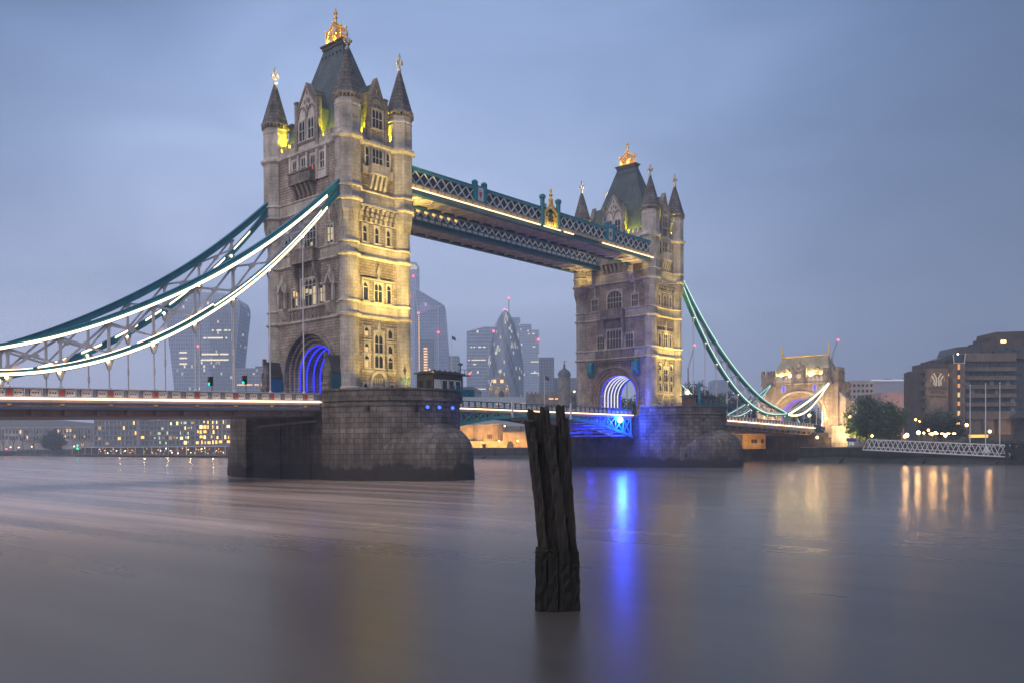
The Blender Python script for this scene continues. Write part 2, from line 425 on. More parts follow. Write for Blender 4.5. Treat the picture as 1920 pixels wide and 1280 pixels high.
def tower(cx, near):
    who = 'near' if near else 'far'
    root = thing('bridge_tower',
        ('tall gothic stone tower nearest the viewer, chains rising into it from the left' if near
         else 'smaller looking gothic stone tower across the gap, between the walkways and the green chain'), 'tower', (cx, 0, 11.4), 'gothic towers of the bridge')
    # ---- main walls with the carriageway arch through them
    mb = MB()
    zs, zb, ztop = 16.0, 11.4, 23.9
    orders = [(6.25, 6.15), (5.75, 5.65), (5.3, 5.15), (4.85, 4.6)]
    for sx in (-1, 1):
        xs = [cx + sx*(FX - 0.5*i) for i in range(len(orders))] + [cx]
        P0 = arch_pts(*orders[0], zs, zb)
        for (h, z), (h2, z2) in zip(P0[1:-1], P0[2:-1]):
            mb.poly([(xs[0], h, z), (xs[0], h2, z2), (xs[0], h2, ztop), (xs[0], h, ztop)])
        for i, (a, b) in enumerate(orders):
            Pk = arch_pts(a, b, zs, zb)
            for (h, z), (h2, z2) in zip(Pk, Pk[1:]):
                mb.poly([(xs[i], h, z), (xs[i], h2, z2), (xs[i+1], h2, z2), (xs[i+1], h, z)])
            if i + 1 < len(orders):
                Pn = arch_pts(*orders[i+1], zs, zb)
                for j in range(len(Pk) - 1):
                    mb.poly([(xs[i+1], *Pk[j]), (xs[i+1], *Pk[j+1]), (xs[i+1], *Pn[j+1]), (xs[i+1], *Pn[j])])
        for sy in (-1, 1):
            mb.poly([(xs[0], sy*6.25, zb), (xs[0], sy*FY, zb), (xs[0], sy*FY, ztop), (xs[0], sy*6.25, ztop)])
    for sy in (-1, 1):
        mb.poly([(cx-FX, sy*FY, zb), (cx+FX, sy*FY, zb), (cx+FX, sy*FY, ztop), (cx-FX, sy*FY, ztop)])
    mb.box(cx-FX, cx+FX, -FY, FY, ztop, 50.6)
    put('wall', mb, m_rock, root)
    # hood mould round the arch
    for fc in ('S', 'N'):
        fm = face_map(cx, fc); hm = MB(); o = arch_pts(6.75, 6.7, zs, 15.0); q = arch_pts(6.27, 6.18, zs, 15.0)
        for j in range(len(o) - 1):
            hm.hexa([fm(*p) for p in ((q[j][0], -.02, q[j][1]), (o[j][0], -.02, o[j][1]), (o[j][0], .28, o[j][1]), (q[j][0], .28, q[j][1]),
                                      (q[j+1][0], -.02, q[j+1][1]), (o[j+1][0], -.02, o[j+1][1]), (o[j+1][0], .28, o[j+1][1]), (q[j+1][0], .28, q[j+1][1]))])
        put('arch_moulding', hm, m_trimd, root)
    # light ribs on the vault
    for x in (-4.0, -2.7, -1.4, -0.1, 1.2, 2.5, 3.8):
        rb = MB(); pts = arch_pts(4.78, 4.53, zs, 13.6, 26)
        pts2 = arch_pts(4.68, 4.43, zs, 13.6, 26)
        for j in range(len(pts) - 1):
            rb.hexa([(cx+x-.11, *pts[j]), (cx+x+.11, *pts[j]), (cx+x+.11, *pts2[j]), (cx+x-.11, *pts2[j]),
                     (cx+x-.11, *pts[j+1]), (cx+x+.11, *pts[j+1]), (cx+x+.11, *pts2[j+1]), (cx+x-.11, *pts2[j+1])])
        put('vault_light_rib', rb, m_blue if near else (m_whiteblue if abs(x) < 3 else m_blue), root)
    # ---- stepped courses
    for (z0, z1, pj) in ((12.95, 13.6, .25), (23.93, 24.44, .38), (26.07, 26.42, .24), (32.84, 33.3, .38), (34.79, 35.08, .24), (40.82, 41.3, .38), (42.83, 43.15, .24), (49.85, 50.62, .45)):
        sb = MB()
        rt = 1.42 if z1 < 36 else 1.98
        n_, ph = (24, 0) if z1 < 36 else (8, PI/8)
        for fc in 'SNEW':
            fm = face_map(cx, fc); e = (B if fc in 'SN' else A)
            segs = [(-e, -6.8), (6.8, e)] if (z1 < 14 and fc in 'SN') else [(-e, e)]
            for a, b in segs:
                mid = z0 + (z1 - z0)*0.45
                prof = [(0, z0), (pj, mid), (pj, z1 - 0.06), (-0.05, z1 + 0.14), (-0.05, z0)]
                sb.rings([[fm(a, d, z) for d, z in prof], [fm(b, d, z) for d, z in prof]])
        for sx in (-1, 1):
            for sy in (-1, 1):
                sb.rev(cx + sx*A, sy*B, [(rt-.02, z0-.004), (rt+pj, z0+(z1-z0)*.45), (rt+pj, z1-.064), (rt-.02, z1+.135)], n_, ph)
        put('string_course', sb, m_trim, root)
    # plain ashlar bands between the paired courses
    for z0, z1 in ((24.44, 26.07), (33.3, 34.79), (41.3, 42.83)):
        sb = MB()
        for fc in 'SNEW':
            fm = face_map(cx, fc); e = (B if fc in 'SN' else A) - 0.9
            fbox(sb, fm, -e, e, -0.05, 0.06, z0, z1)
        put('ashlar_band', sb, m_ash, root)
    # ---- corner turrets
    for sx in (-1, 1):
        for sy in (-1, 1):
            x, y = cx + sx*A, sy*B
            t = MB()
            t.rev(x, y, [(1.62, 11.4), (1.62, 13.2), (1.42, 13.7), (1.42, 38.2)], 24)
            R8 = 1.98
            t.rev(x, y, [(1.5, 38.0), (1.62, 39.62), (R8, 39.66), (R8, 50.0)], 8, PI/8)
            for j in range(8):
                a0, a1 = PI/8 + j*PI/4, PI/8 + (j+1)*PI/4; am = (a0 + a1)/2
                pA = (x + R8*math.cos(a0), y + R8*math.sin(a0), 39.64); pB = (x + R8*math.cos(a1), y + R8*math.sin(a1), 39.64)
                tip = (x + 1.43*math.cos(am), y + 1.43*math.sin(am), 37.45)
                iA = (x + 1.3*math.cos(a0), y + 1.3*math.sin(a0), 39.64); iB = (x + 1.3*math.cos(a1), y + 1.3*math.sin(a1), 39.64)
                t.add([pA, pB, tip, iA, iB], [(0, 1, 2), (0, 2, 3), (1, 4, 2), (0, 3, 4, 1)])
            to = put('turret', t, m_ash, root)
            # panelled top stage and corbel ring
            tt = MB(); r = 1.93
            tt.rev(x, y, [(r, 50.3), (r, 54.75), (r+.1, 54.85), (r+.1, 55.05), (r, 55.15), (r, 55.8)], 8, PI/8)
            for j in range(8):
                am = (j+1)*PI/4; ca, sa = math.cos(am), math.sin(am); ap = r*math.cos(PI/8)
                for o_ in (-.52, 0, .52):
                    for zz0, zz1 in ((51.4, 54.4),):
                        px, py = x + ap*ca - o_*sa, y + ap*sa + o_*ca
                        tt.bar((px, py, zz0), (px, py, zz1), 0.12, 0.12, (ca, sa, 0))
                for zz in (51.4, 53.0, 54.4):
                    tt.bar((x+ap*ca+.55*sa, y+ap*sa-.55*ca, zz), (x+ap*ca-.55*sa, y+ap*sa+.55*ca, zz), 0.12, 0.12)
            put('turret_top', tt, m_trim, to)
            cb = MB()
            for j in range(24):
                a = 2*PI*j/24 + .05
                cb.bar((x + 1.85*math.cos(a), y + 1.85*math.sin(a), 56.0), (x + 2.2*math.cos(a), y + 2.2*math.sin(a), 56.0), .24, .5)
            cb.rev(x, y, [(2.2, 56.2), (2.32, 56.25), (2.32, 56.5), (2.1, 56.6)], 8, PI/8)
            put('corbel_ring', cb, m_trimd, to)
            s_ = MB().rev(x, y, [(2.18, 56.52), (0.24, 63.2), (0.12, 63.3)], 8, PI/8)
            put('spire', s_, m_spire, to)
            f_ = MB()
            f_.rev(x, y, [(.12, 63.1), (.3, 63.3), (.34, 63.5), (.15, 63.75), (.13, 65.2), (.2, 65.3), (.24, 65.5), (.16, 65.75), (.1, 65.9), (.03, 66.15)], 8)
            for q in ((1, 0), (0, 1)):
                f_.bar((x - .5*q[0], y - .5*q[1], 64.55), (x + .5*q[0], y + .5*q[1], 64.55), .22, .3)
                for e in (-1, 1):
                    f_.box(x + e*.47*q[0] - .14 , x + e*.47*q[0] + .14, y + e*.47*q[1] - .14, y + e*.47*q[1] + .14, 64.3, 64.8)
            put('finial', f_, m_trim, to)
    # ---- crenellated parapet
    for fc in 'SNEW':
        fm = face_map(cx, fc); e, g = ((B, 2.75) if fc in 'SN' else (A, 1.75))
        for a, b in ((-e + 1.2, -g), (g, e - 1.2)):
            pr = MB()
            fbox(pr, fm, a, b, -0.4, 0.0, 50.6, 51.6)
            n_ = max(2, int((b - a)/0.95)); st = (b - a)/n_
            for i in range(n_):
                fbox(pr, fm, a + i*st + st*.12, a + i*st + st*.66, -0.42, 0.02, 51.6, 52.25)
                fbox(pr, fm, a + i*st + st*.06, a + i*st + st*.72, -0.48, 0.08, 52.25, 52.4)
            put('parapet', pr, m_ash, root)
    # ---- roof with ridge platform and gilded cresting
    rf = MB()
    base = [(cx-4.7, -8.7, 50.7), (cx+4.7, -8.7, 50.7), (cx+4.7, 8.7, 50.7), (cx-4.7, 8.7, 50.7)]
    top = [(cx-.55, -2.45, 67.9), (cx+.55, -2.45, 67.9), (cx+.55, 2.45, 67.9), (cx-.55, 2.45, 67.9)]
    rf.rings([base, top])
    ro = put('roof', rf, m_slate, root)
    dm = MB()
    for y in np.linspace(-2.3, 2.3, 6):
        dm.box(cx - .98, cx - .7, y - .13, y + .13, 66.35, 66.72); dm.box(cx + .7, cx + .98, y - .13, y + .13, 66.35, 66.72)
    put('roof_vent', dm, m_dark, ro)
    cap = MB().box(cx-.75, cx+.75, -2.62, 2.62, 67.85, 68.35).box(cx-1.0, cx+1.0, -2.85, 2.85, 68.35, 68.62)
    put('ridge_platform', cap, m_lead, ro)
    cr_ = MB()
    cr_.box(cx-.5, cx+.5, -2.05, 2.05, 68.62, 68.95)
    for sx in (-.5, .5):
        for y in (-1.9, 0, 1.9):
            hgt = 70.6 if y else 71.6
            cr_.rev(cx + sx, y, [(.11, 68.9), (.09, hgt), (.2, hgt + .12), (.22, hgt + .3), (.03, hgt + .55)], 6)
        for y0, y1 in ((-1.9, 0), (0, 1.9)):
            for k_ in range(5):
                a = y0 + (y1-y0)*k_/5; b = y0 + (y1-y0)*(k_+1)/5; f0 = abs((a)/1.9); f1 = abs(b/1.9)
                cr_.bar((cx+sx, a, 71.5 - 1.35*f0**.7), (cx+sx, b, 71.5 - 1.35*f1**.7), .16, .2)
                cr_.bar((cx+sx, (a+b)/2, 68.9), (cx+sx, (a+b)/2, 70.9 - .8*abs((a+b)/3.8)), .07, .07)
                cr_.ball((cx+sx, a, 71.75 - 1.35*f0**.7), .16, 6, 4)
            c0 = (y0 + y1)/2
            for an in range(8):
                t0, t1 = PI*an/8, PI*(an+1)/8
                cr_.bar((cx+sx, c0 - .62*math.cos(t0), 69.3 + .75*math.sin(t0)), (cx+sx, c0 - .62*math.cos(t1), 69.3 + .75*math.sin(t1)), .1, .12)
        cr_.bar((cx+sx, -1.9, 69.75), (cx+sx, 1.9, 69.75), .08, .1)
    for y in (-1.9, 1.9):
        cr_.bar((cx-.5, y, 70.4), (cx+.5, y, 70.4), .12, .16); cr_.bar((cx-.5, y, 69.5), (cx+.5, y, 69.5), .1, .1)
    for sx in (-.5, .5):
        cr_.bar((cx+sx, 0, 71.4), (cx, 0, 72.2), .12, .14)
    cr_.rev(cx, 0, [(.2, 71.6), (.16, 72.5), (.3, 72.65), (.3, 72.85), (.12, 73.0), (.1, 73.9), (.16, 74.0), (.03, 74.3)], 8)
    cr_.bar((cx, -.38, 73.45), (cx, .38, 73.45), .18, .3); cr_.bar((cx-.3, 0, 73.45), (cx+.3, 0, 73.45), .18, .3)
    put('crown_cresting', cr_, m_gold, ro)
    point((cx, -.9, 69.35), (1.0, 0.60, 0.22), 130, .12); point((cx, .9, 69.35), (1.0, 0.60, 0.22), 130, .12)
    area((cx - 1.6, 0, 68.75), (cx - .3, 0, 71.0), 3.4, .15, (1.0, 0.62, 0.22), 60)
    # ---- gables
    for fc, wd, zk, za in (('S', 2.65, 56.9, 60.7), ('N', 2.65, 56.9, 60.7), ('E', 1.72, 56.2, 60.4), ('W', 1.72, 56.2, 60.4)):
        fm = face_map(cx, fc); g = MB()
        fprism(g, fm, [(-wd, 50.6), (wd, 50.6), (wd, zk), (0, za), (-wd, zk)], -0.75, 0.02)
        go = put('gable', g, m_trim, root)
        cp = MB()
        for sg in (-1, 1):
            a = (sg*(wd+.1), zk-.2); b = (0, za+.15)
            fprism(cp, fm, [a, (a[0]-sg*.34, a[1]-.02), (0, b[1]-.62), b], -0.85, 0.2)
            fbox(cp, fm, sg*wd - .3, sg*wd + .3, -0.6, 0.26, 50.6, zk + 1.2)
            fbox(cp, fm, sg*wd - .38, sg*wd + .38, -0.68, 0.34, zk + 1.2, zk + 1.5)
            fbox(cp, fm, sg*wd - .36, sg*wd + .36, -0.62, 0.30, 53.6, 53.85)
        put('gable_coping', cp, m_trimd, go)
        rfm = MB()
        dpt = -5.2 if fc in 'SN' else -9.0
        rfm.rings([[fm(-wd, -.75, zk - .4), fm(wd, -.75, zk - .4), fm(0, -.75, za - .5)], [fm(-wd, dpt, zk - .4), fm(wd, dpt, zk - .4), fm(0, dpt, za - .5)]])
        rfm.rings([[fm(-wd+.1, -.7, 50.7), fm(wd-.1, -.7, 50.7), fm(wd-.1, -.7, zk-.35), fm(-wd+.1, -.7, zk-.35)], [fm(-wd+.1, dpt, 50.7), fm(wd-.1, dpt, 50.7), fm(wd-.1, dpt, zk-.35), fm(-wd+.1, dpt, zk-.35)]])
        put('gable_roof', rfm, m_slate, go)
        if fc in 'SN':
            window(go, fm, -1.85, -.45, 52.1, 55.1, 2, (.5,), True, .22, d=.03)
            window(go, fm, .45, 1.85, 52.1, 55.1, 2, (.5,), True, .22, d=.03)
            dt = MB()
            for c_ in (-1.15, 1.15):
                for i in range(8):
                    t0, t1 = PI*i/8, PI*(i+1)/8
                    dt.bar(fm(c_ - 1.05*math.cos(t0), .1, 55.35 + 1.9*math.sin(t0)), fm(c_ - 1.05*math.cos(t1), .1, 55.35 + 1.9*math.sin(t1)), .16, .16)
            for (h, z) in ((0, 59.3), (0, 58.2), (-.55, 57.9), (.55, 57.9), (-.85, 57.0), (0, 57.1), (.85, 57.0)):
                fbox(dt, fm, h-.13, h+.13, .0, .16, z-.28, z+.28)
            fbox(dt, fm, -2.3, 2.3, 0, .18, 51.55, 51.8)
            put('tracery', dt, m_trimd, go)
        else:
            window(go, fm, -.95, .95, 52.9, 55.6, 3, (.5,), True, .22, d=.03)
            dt = MB()
            for i in range(10):
                t0, t1 = PI*i/10, PI*(i+1)/10
                dt.bar(fm(-1.15*math.cos(t0), .1, 55.75 + 1.7*math.sin(t0)), fm(-1.15*math.cos(t1), .1, 55.75 + 1.7*math.sin(t1)), .2, .2)
            for (h, z) in ((0, 59.0), (-.3, 58.3), (.3, 58.3), (0, 56.4), (-.4, 56.2), (.4, 56.2)):
                fbox(dt, fm, h-.12, h+.12, .0, .15, z-.25, z+.25)
            for i in range(7):
                dt.bar(fm(-.9+i*.3, .08, 51.3), fm(-.9+i*.3, .08, 52.4), .1, .12)
            fbox(dt, fm, -1.1, 1.1, 0, .12, 51.15, 51.3)
            put('tracery', dt, m_trimd, go)
    # ---- east (and west) face windows
    for fc in ('E', 'W'):
        fm = face_map(cx, fc)
        lo = m_lit if (near and fc == 'E') else m_glass
        gl = [(0, 0.0, .55, lo)] if lo is m_lit else None
        for sg in (-1, 1):
            L0 = -2.75 if sg < 0 else 1.85; L1 = L0 + .88
            for z0, z1 in ((21.35, 22.68), (19.03, 20.3), (16.73, 18.55)):
                window(root, fm, L0, L1, z0, z1, 1, (.6,) if z1 - z0 > 1.5 else (), True, .2, glasslits=gl if sg < 0 else None)
        window(root, fm, -.8, .8, 18.98, 21.7, 2, (.52,), True, .26)
        window(root, fm, -.8, .8, 16.75, 18.65, 2, (), True, .26)
        ex = MB()
        fprism(ex, fm, [(-1.25, 22.0), (1.25, 22.0), (1.05, 22.3), (.35, 22.35), (.12, 23.3), (0, 23.7), (-.12, 23.3), (-.35, 22.35), (-1.05, 22.3)], 0, .24)
        fbox(ex, fm, -.22, .22, 0, .28, 23.0, 23.15)
        fbox(ex, fm, -3.3, 3.3, 0, .1, 15.95, 16.35); fbox(ex, fm, -3.2, -1.3, 0, .1, 18.62, 18.82); fbox(ex, fm, 1.3, 3.2, 0, .1, 18.62, 18.82)
        fbox(ex, fm, -3.15, -1.5, 0, .34, 20.62, 20.85); fbox(ex, fm, 1.5, 3.15, 0, .34, 20.62, 20.85)
        put('window_moulding', ex, m_trim, root)
        # doorway
        do = MB(); n_ = 10
        def parch(w, h, zb_):
            # two-centred pointed arch outline
            pts = [(-w, zb_)]
            for i in range(n_ + 1):
                t = i/n_; pts.append((-w*math.cos(t*PI/2)**.8, zb_ + 1.2 + h*math.sin(t*PI/2)**.9))
            return pts + [(-x_, z_) for x_, z_ in pts[-2::-1]]
        for w0, w1, h0, h1, d0 in ((1.75, 1.5, 2.2, 2.0, .3), (1.5, 1.25, 2.0, 1.75, .2)):
            o_, q_ = parch(w0, h0, 12.9), parch(w1, h1, 12.9)
            for j in range(len(o_) - 1):
                do.hexa([fm(*p) for p in ((q_[j][0], -.02, q_[j][1]), (o_[j][0], -.02, o_[j][1]), (o_[j][0], d0, o_[j][1]), (q_[j][0], d0, q_[j][1]),
                                          (q_[j+1][0], -.02, q_[j+1][1]), (o_[j+1][0], -.02, o_[j+1][1]), (o_[j+1][0], d0, o_[j+1][1]), (q_[j+1][0], d0, q_[j+1][1]))])
        d_o = put('doorway', do, m_trim, root)
        dd = MB(); fprism(dd, fm, parch(1.25, 1.75, 12.9), .0, .05)
        put('door', dd, m_trimd, d_o)
        dl = MB(); fbox(dl, fm, -1.1, .7, .05, .3, 13.75, 14.1); fbox(dl, fm, -1.0, .6, .05, .12, 12.9, 13.7)
        for i in range(4): fbox(dl, fm, -.8 + i*.42, -.58 + i*.42, .05, .12, 14.2, 15.2)
        put('door_lintel', dl, m_trim, d_o)
        window(root, fm, -3.0, -2.2, 13.0, 14.3, 1, (), True, .2); window(root, fm, 2.2, 3.0, 13.0, 14.3, 1, (), True, .2)
        # second storey
        window(root, fm, -2.9, -2.05, 26.7, 29.4, 1, (.72,), True, .2)
        window(root, fm, -.75, .7, 26.65, 29.4, 2, (.6,), True, .22)
        window(root, fm, 1.7, 2.45, 26.65, 29.4, 1, (.72,), True, .2)
        ex = MB()
        fbox(ex, fm, -3.3, 3.1, 0, .26, 29.75, 30.0); fbox(ex, fm, -3.3, -3.08, 0, .26, 28.9, 29.75); fbox(ex, fm, 2.88, 3.1, 0, .26, 28.9, 29.75)
        fprism(ex, fm, [(-.25, 30.0), (.25, 30.0), (.2, 30.8), (.38, 31.0), (0, 32.2), (-.38, 31.0), (-.2, 30.8)], 0, .3)
        put('window_moulding', ex, m_trim, root)
        # third storey: three deep lancets under a corbel table
        for h in (-2.55, -.25, 2.05):
            window(root, fm, h - .34, h + .34, 35.5, 37.85, 1, (.55,), True, .3)
        cbm = MB()
        for r_ in range(3):
            for i in range(8):
                h = -3.35 + i*.95 + (.0 if r_ != 1 else .0)
                fbox(cbm, fm, h - .2, h + .25, 0, .28 + .24*r_, 38.5 + r_*.72, 38.5 + r_*.72 + .5)
        fbox(cbm, fm, -3.7, 3.7, 0, .2, 38.32, 38.48); fbox(cbm, fm, -3.7, 3.7, 0, .85, 40.55, 40.85)
        put('corbel_table', cbm, m_trim, root)
        # fourth storey and balcony
        window(root, fm, -2.3, -1.7, 47.0, 49.7, 1, (.5,), True, .24)
        window(root, fm, -.95, .95, 47.05, 49.75, 3, (.5,), True, .3)
        window(root, fm, 1.75, 2.35, 47.0, 49.7, 1, (.5,), True, .24)
        bl = MB()
        fbox(bl, fm, -1.75, 1.75, 0, 1.0, 45.6, 45.85); fbox(bl, fm, -1.75, 1.75, .82, .95, 45.85, 46.95)
        for h in (-1.66, -.05, 1.56): fbox(bl, fm, h - .12, h + .2, .78, 1.0, 45.85, 47.1)
        fbox(bl, fm, -1.85, 1.85, .74, 1.04, 46.95, 47.12); fbox(bl, fm, -1.75, -1.62, 0, .8, 45.85, 46.95); fbox(bl, fm, 1.62, 1.75, 0, .8, 45.85, 46.95)
        fbox(bl, fm, -3.0, -1.9, 0, .3, 45.6, 46.9); fbox(bl, fm, 1.9, 3.0, 0, .3, 45.6, 46.9)
        for i in range(4):
            h = -1.35 + i*.88
            fprism(bl, lambda h_, d_, z_, fm=fm: fm(d_, h_, z_), [(0, 43.5), (.25, 43.6), (.9, 45.6), (0, 45.6)], h - .2, h + .22)
        put('balcony', bl, m_trim, root)
    # ---- south face
    fm = face_map(cx, 'S')
    lz = [(0, .52, .95, m_lit)]
    pl = [(0, 0.05, .9, m_lity)]
    if near:
        window(root, fm, 2.75, 4.15, 26.55, 29.45, 2, (.55,), True, .28, glasslits=[(0, .6, .9, m_lit), (1, .62, .92, m_lit), (0, .1, .5, m_lity)])
        window(root, fm, -2.0, 1.8, 26.4, 30.6, 4, (.42, .78), True, .3, glasslits=[(3, .3, .75, m_lity), (0, .05, .7, m_lity), (1, .45, .62, m_lity), (2, .5, .66, m_lity)])
        window(root, fm, -4.4, -2.95, 26.55, 29.45, 2, (.55,), True, .28, glasslits=[(0, .05, .9, m_lity), (1, .1, .8, m_lity)])
        for c_ in (6.2, -6.1):      # canopied statue niches
            ni = MB()
            fprism(ni, lambda h_, d_, z_: fm(d_, h_, z_), [(0, 24.7), (.3, 24.9), (1.1, 26.2), (1.1, 26.5), (0, 26.5)], c_ - .75, c_ + .75)
            for s_ in (-1, 1):
                fbox(ni, fm, c_ + s_*.85 - .16, c_ + s_*.85 + .16, .5, .85, 26.5, 29.2)
                fprism(ni, fm, [(c_ + s_*1.05, 29.1), (c_ + s_*.62, 29.1), (c_, 30.3), (c_, 31.0)], .1, 1.0)
                ni.rev(*fm(c_ + s_*1.0, .7, 0)[:2], [(.16, 29.0), (.14, 30.1), (.02, 30.8)], 6)
            ni.rev(*fm(c_, .6, 0)[:2], [(.5, 30.2), (.3, 31.0), (.04, 32.0)], 6)
            no = put('statue_niche', ni, m_trim, root)
            nb = MB(); fbox(nb, fm, c_ - .7, c_ + .7, .02, .06, 26.5, 30.0); put('niche_recess', nb, m_trimd, no)
    else:
        for a, b, c_, n_ in ((2.6, 4.55, 29.5, 3), (-2.0, 1.9, 30.6, 5), (-5.1, -3.2, 29.5, 3)):
            window(root, fm, a, b, 26.55, c_, n_, (.5,), True, .3)
    pb = MB()
    fbox(pb, fm, -5.4, 5.2, 0, .24, 24.5, 26.0)
    for i in range(11): fbox(pb, fm, -5.2 + i*.98, -5.08 + i*.98, .24, .38, 24.6, 25.95)
    fbox(pb, fm, -5.45, 5.25, 0, .4, 26.0, 26.14); fbox(pb, fm, -5.45, 5.25, 0, .36, 24.4, 24.56)
    for i in range(20): fbox(pb, fm, -5.0 + i*.5, -4.78 + i*.5, .24, .33, 24.9, 25.5)
    put('carved_panel', pb, m_trimd, root)
    # big consoles carrying the upper balcony
    cs = MB()
    for c_ in (-2.75, 2.55):
        fprism(cs, lambda h_, d_, z_: fm(d_, h_, z_), [(0, 28.6), (.35, 29.0), (.55, 30.4), (1.1, 31.7), (1.25, 32.9), (0, 32.9)], c_ - .28, c_ + .28)
    fbox(cs, fm, -2.4, 2.2, 0, .2, 31.0, 32.6)
    for i in range(6): fbox(cs, fm, -2.2 + i*.76, -1.8 + i*.76, .2, .34, 31.2, 32.4)
    put('balcony_console', cs, m_trimd, root)
    bl = MB()
    fbox(bl, fm, -3.1, 2.9, 0, 1.45, 32.95, 33.4); fbox(bl, fm, -3.0, 2.8, 1.2, 1.35, 33.4, 34.9); fbox(bl, fm, -3.15, 2.95, 1.1, 1.45, 34.9, 35.12)
    for i in range(7): fbox(bl, fm, -2.98 + i*.94, -2.82 + i*.94, 1.15, 1.42, 33.4, 34.9)
    fbox(bl, fm, -3.0, -2.85, 0, 1.2, 33.4, 34.9); fbox(bl, fm, 2.65, 2.8, 0, 1.2, 33.4, 34.9)
    put('balcony', bl, m_trimd, root)
    window(root, fm, -2.1, 1.75, 35.4, 39.3, 5, (.34, .62), False, .34, arch=True, glasslits=[(4, 0, .28, m_lity), (1, .0, .2, m_lity)] if near else None)
    window(root, fm, -6.4, -4.85, 35.35, 38.0, 2 if near else 3, (.5,), True, .26, glasslits=[(1, .1, .9, m_lity), (0, .15, .85, m_lity)] if near else None)
    window(root, fm, 4.45, 6.0, 35.35, 38.0, 2 if near else 3, (.5,), True, .26)
    for c_ in (-5.6, 5.2):
        ex = MB(); fprism(ex, fm, [(c_ - .5, 38.35), (c_ + .5, 38.35), (c_ + .16, 38.8), (c_ + .12, 39.6), (c_ + .25, 39.7), (c_, 40.6), (c_ - .25, 39.7), (c_ - .12, 39.6), (c_ - .16, 38.8)], 0, .24)
        put('window_moulding', ex, m_trim, root)
    for i, (a, b) in enumerate(((2.7, 3.7), (.35, 1.35), (-2.05, -1.05), (-4.4, -3.4))):
        window(root, fm, a, b, 47.0, 49.35, 2, (.45,), True, .3, glasslits=([(1, 0, .42, emis('red_lit_glass', (1.0, .12, .06), .7))] if (near and i == 2) else None))
    ex = MB()
    for h in (-4.95, -2.75, -.2, 2.05, 4.2): fbox(ex, fm, h - .2, h + .2, 0, .4, 45.4, 50.0)
    fbox(ex, fm, -5.2, 4.5, 0, .3, 45.4, 46.6)
    put('pilaster', ex, m_trim, root)
    bl = MB()
    fbox(bl, fm, -2.3, 3.3, 0, 1.35, 45.2, 45.5); fbox(bl, fm, -2.2, 3.2, 1.1, 1.25, 45.5, 46.9); fbox(bl, fm, -2.4, 3.4, 1.0, 1.42, 46.9, 47.1)
    for h in (-2.15, .4, 3.0): fbox(bl, fm, h - .15, h + .2, 1.05, 1.35, 45.5, 46.9)
    fbox(bl, fm, -2.2, -2.05, 0, 1.1, 45.5, 46.9); fbox(bl, fm, 3.05, 3.2, 0, 1.1, 45.5, 46.9)
    for i in range(5):
        h = -1.75 + i*1.12
        fprism(bl, lambda h_, d_, z_: fm(d_, h_, z_), [(0, 43.3), (.3, 43.4), (.7, 44.4), (1.2, 45.2), (0, 45.2)], h - .26, h + .26)
    put('balcony', bl, m_trimd, root)
    if near:
        # gabled stone porches with dark roofs either side of the carriageway
        for s_ in (-1, 1):
            y0 = s_*8.0; x0, x1 = cx - 8.6, cx - FX
            pp = MB(); hw = .78
            pp.box(x0, x1, y0 - hw, y0 + hw, 11.4, 14.2)
            pp.box(x0 - .15, x0 + .4, y0 - hw - .12, y0 + hw + .12, 13.9, 14.25)
            pp.prism([(x0 + .1, y0 - hw + .1, 14.25), (x0 + .1, y0 + hw - .1, 14.25), (x0 + .1, y0 + hw - .1, 16.0), (x0 + .1, y0, 18.0), (x0 + .1, y0 - hw + .1, 16.0)], (.5, 0, 0))
            for i in range(6):
                t0 = PI*i/6; t1 = PI*(i+1)/6
                pp.bar((x0 + .05, y0 - .6*math.cos(t0), 15.6 + 1.0*math.sin(t0)), (x0 + .05, y0 - .6*math.cos(t1), 15.6 + 1.0*math.sin(t1)), .14, .14)
            for h in (-.35, .35): pp.box(x0 - .02, x0 + .1, y0 + h - .15, y0 + h + .15, 14.9, 15.4)
            pp.box(x0 - .1, x0 + .5, y0 - .14, y0 + .14, 17.6, 18.7)
            po = put('porch', pp, m_trimd, root)
            rr = MB().prism([(x0 + .6, y0 - hw - .2, 15.7), (x0 + .6, y0, 18.3), (x0 + .6, y0 + hw + .2, 15.7)], (x1 - x0 - .6, 0, 0))
            put('porch_roof', rr, m_lead, po)
            gp = MB().box(x0 + .6, x1, y0 - s_*(hw + .12) - .1, y0 - s_*(hw + .12) + .1, 11.5, 15.6)
            put('gate_panel', gp, plain('blue_gate_paint', (.02, .14, .26), .5), po)
            gp = MB().box(x0 + .55, x1, y0 + s_*(hw + .12) - .1, y0 + s_*(hw + .12) + .1, 11.5, 15.6)
            put('gate_panel', gp, m_teald, po)
    else:
        for h in (-6.25, 6.1):
            tb = MB()
            fprism(tb, lambda h_, d_, z_: fm(d_, h_, z_), [(0, 20.6), (.9, 20.6), (1.3, 21.3), (1.3, 23.0), (.8, 23.7), (0, 23.7)], h - .65, h + .65)
            fbox(tb, fm, h - .8, h + .8, 0, .5, 20.4, 20.6)
            put('teal_bracket', tb, m_teal, root)
        cbm = MB()
        for r_ in range(2):
            for i in range(15):
                h = -4.9 + i*.69
                fbox(cbm, fm, h - .17, h + .17, 0, .3 + .25*r_, 22.55 + r_*.6, 22.95 + r_*.6)
        fbox(cbm, fm, -5.2, 5.1, 0, .7, 23.6, 23.85)
        put('corbel_table', cbm, m_trimd, root)
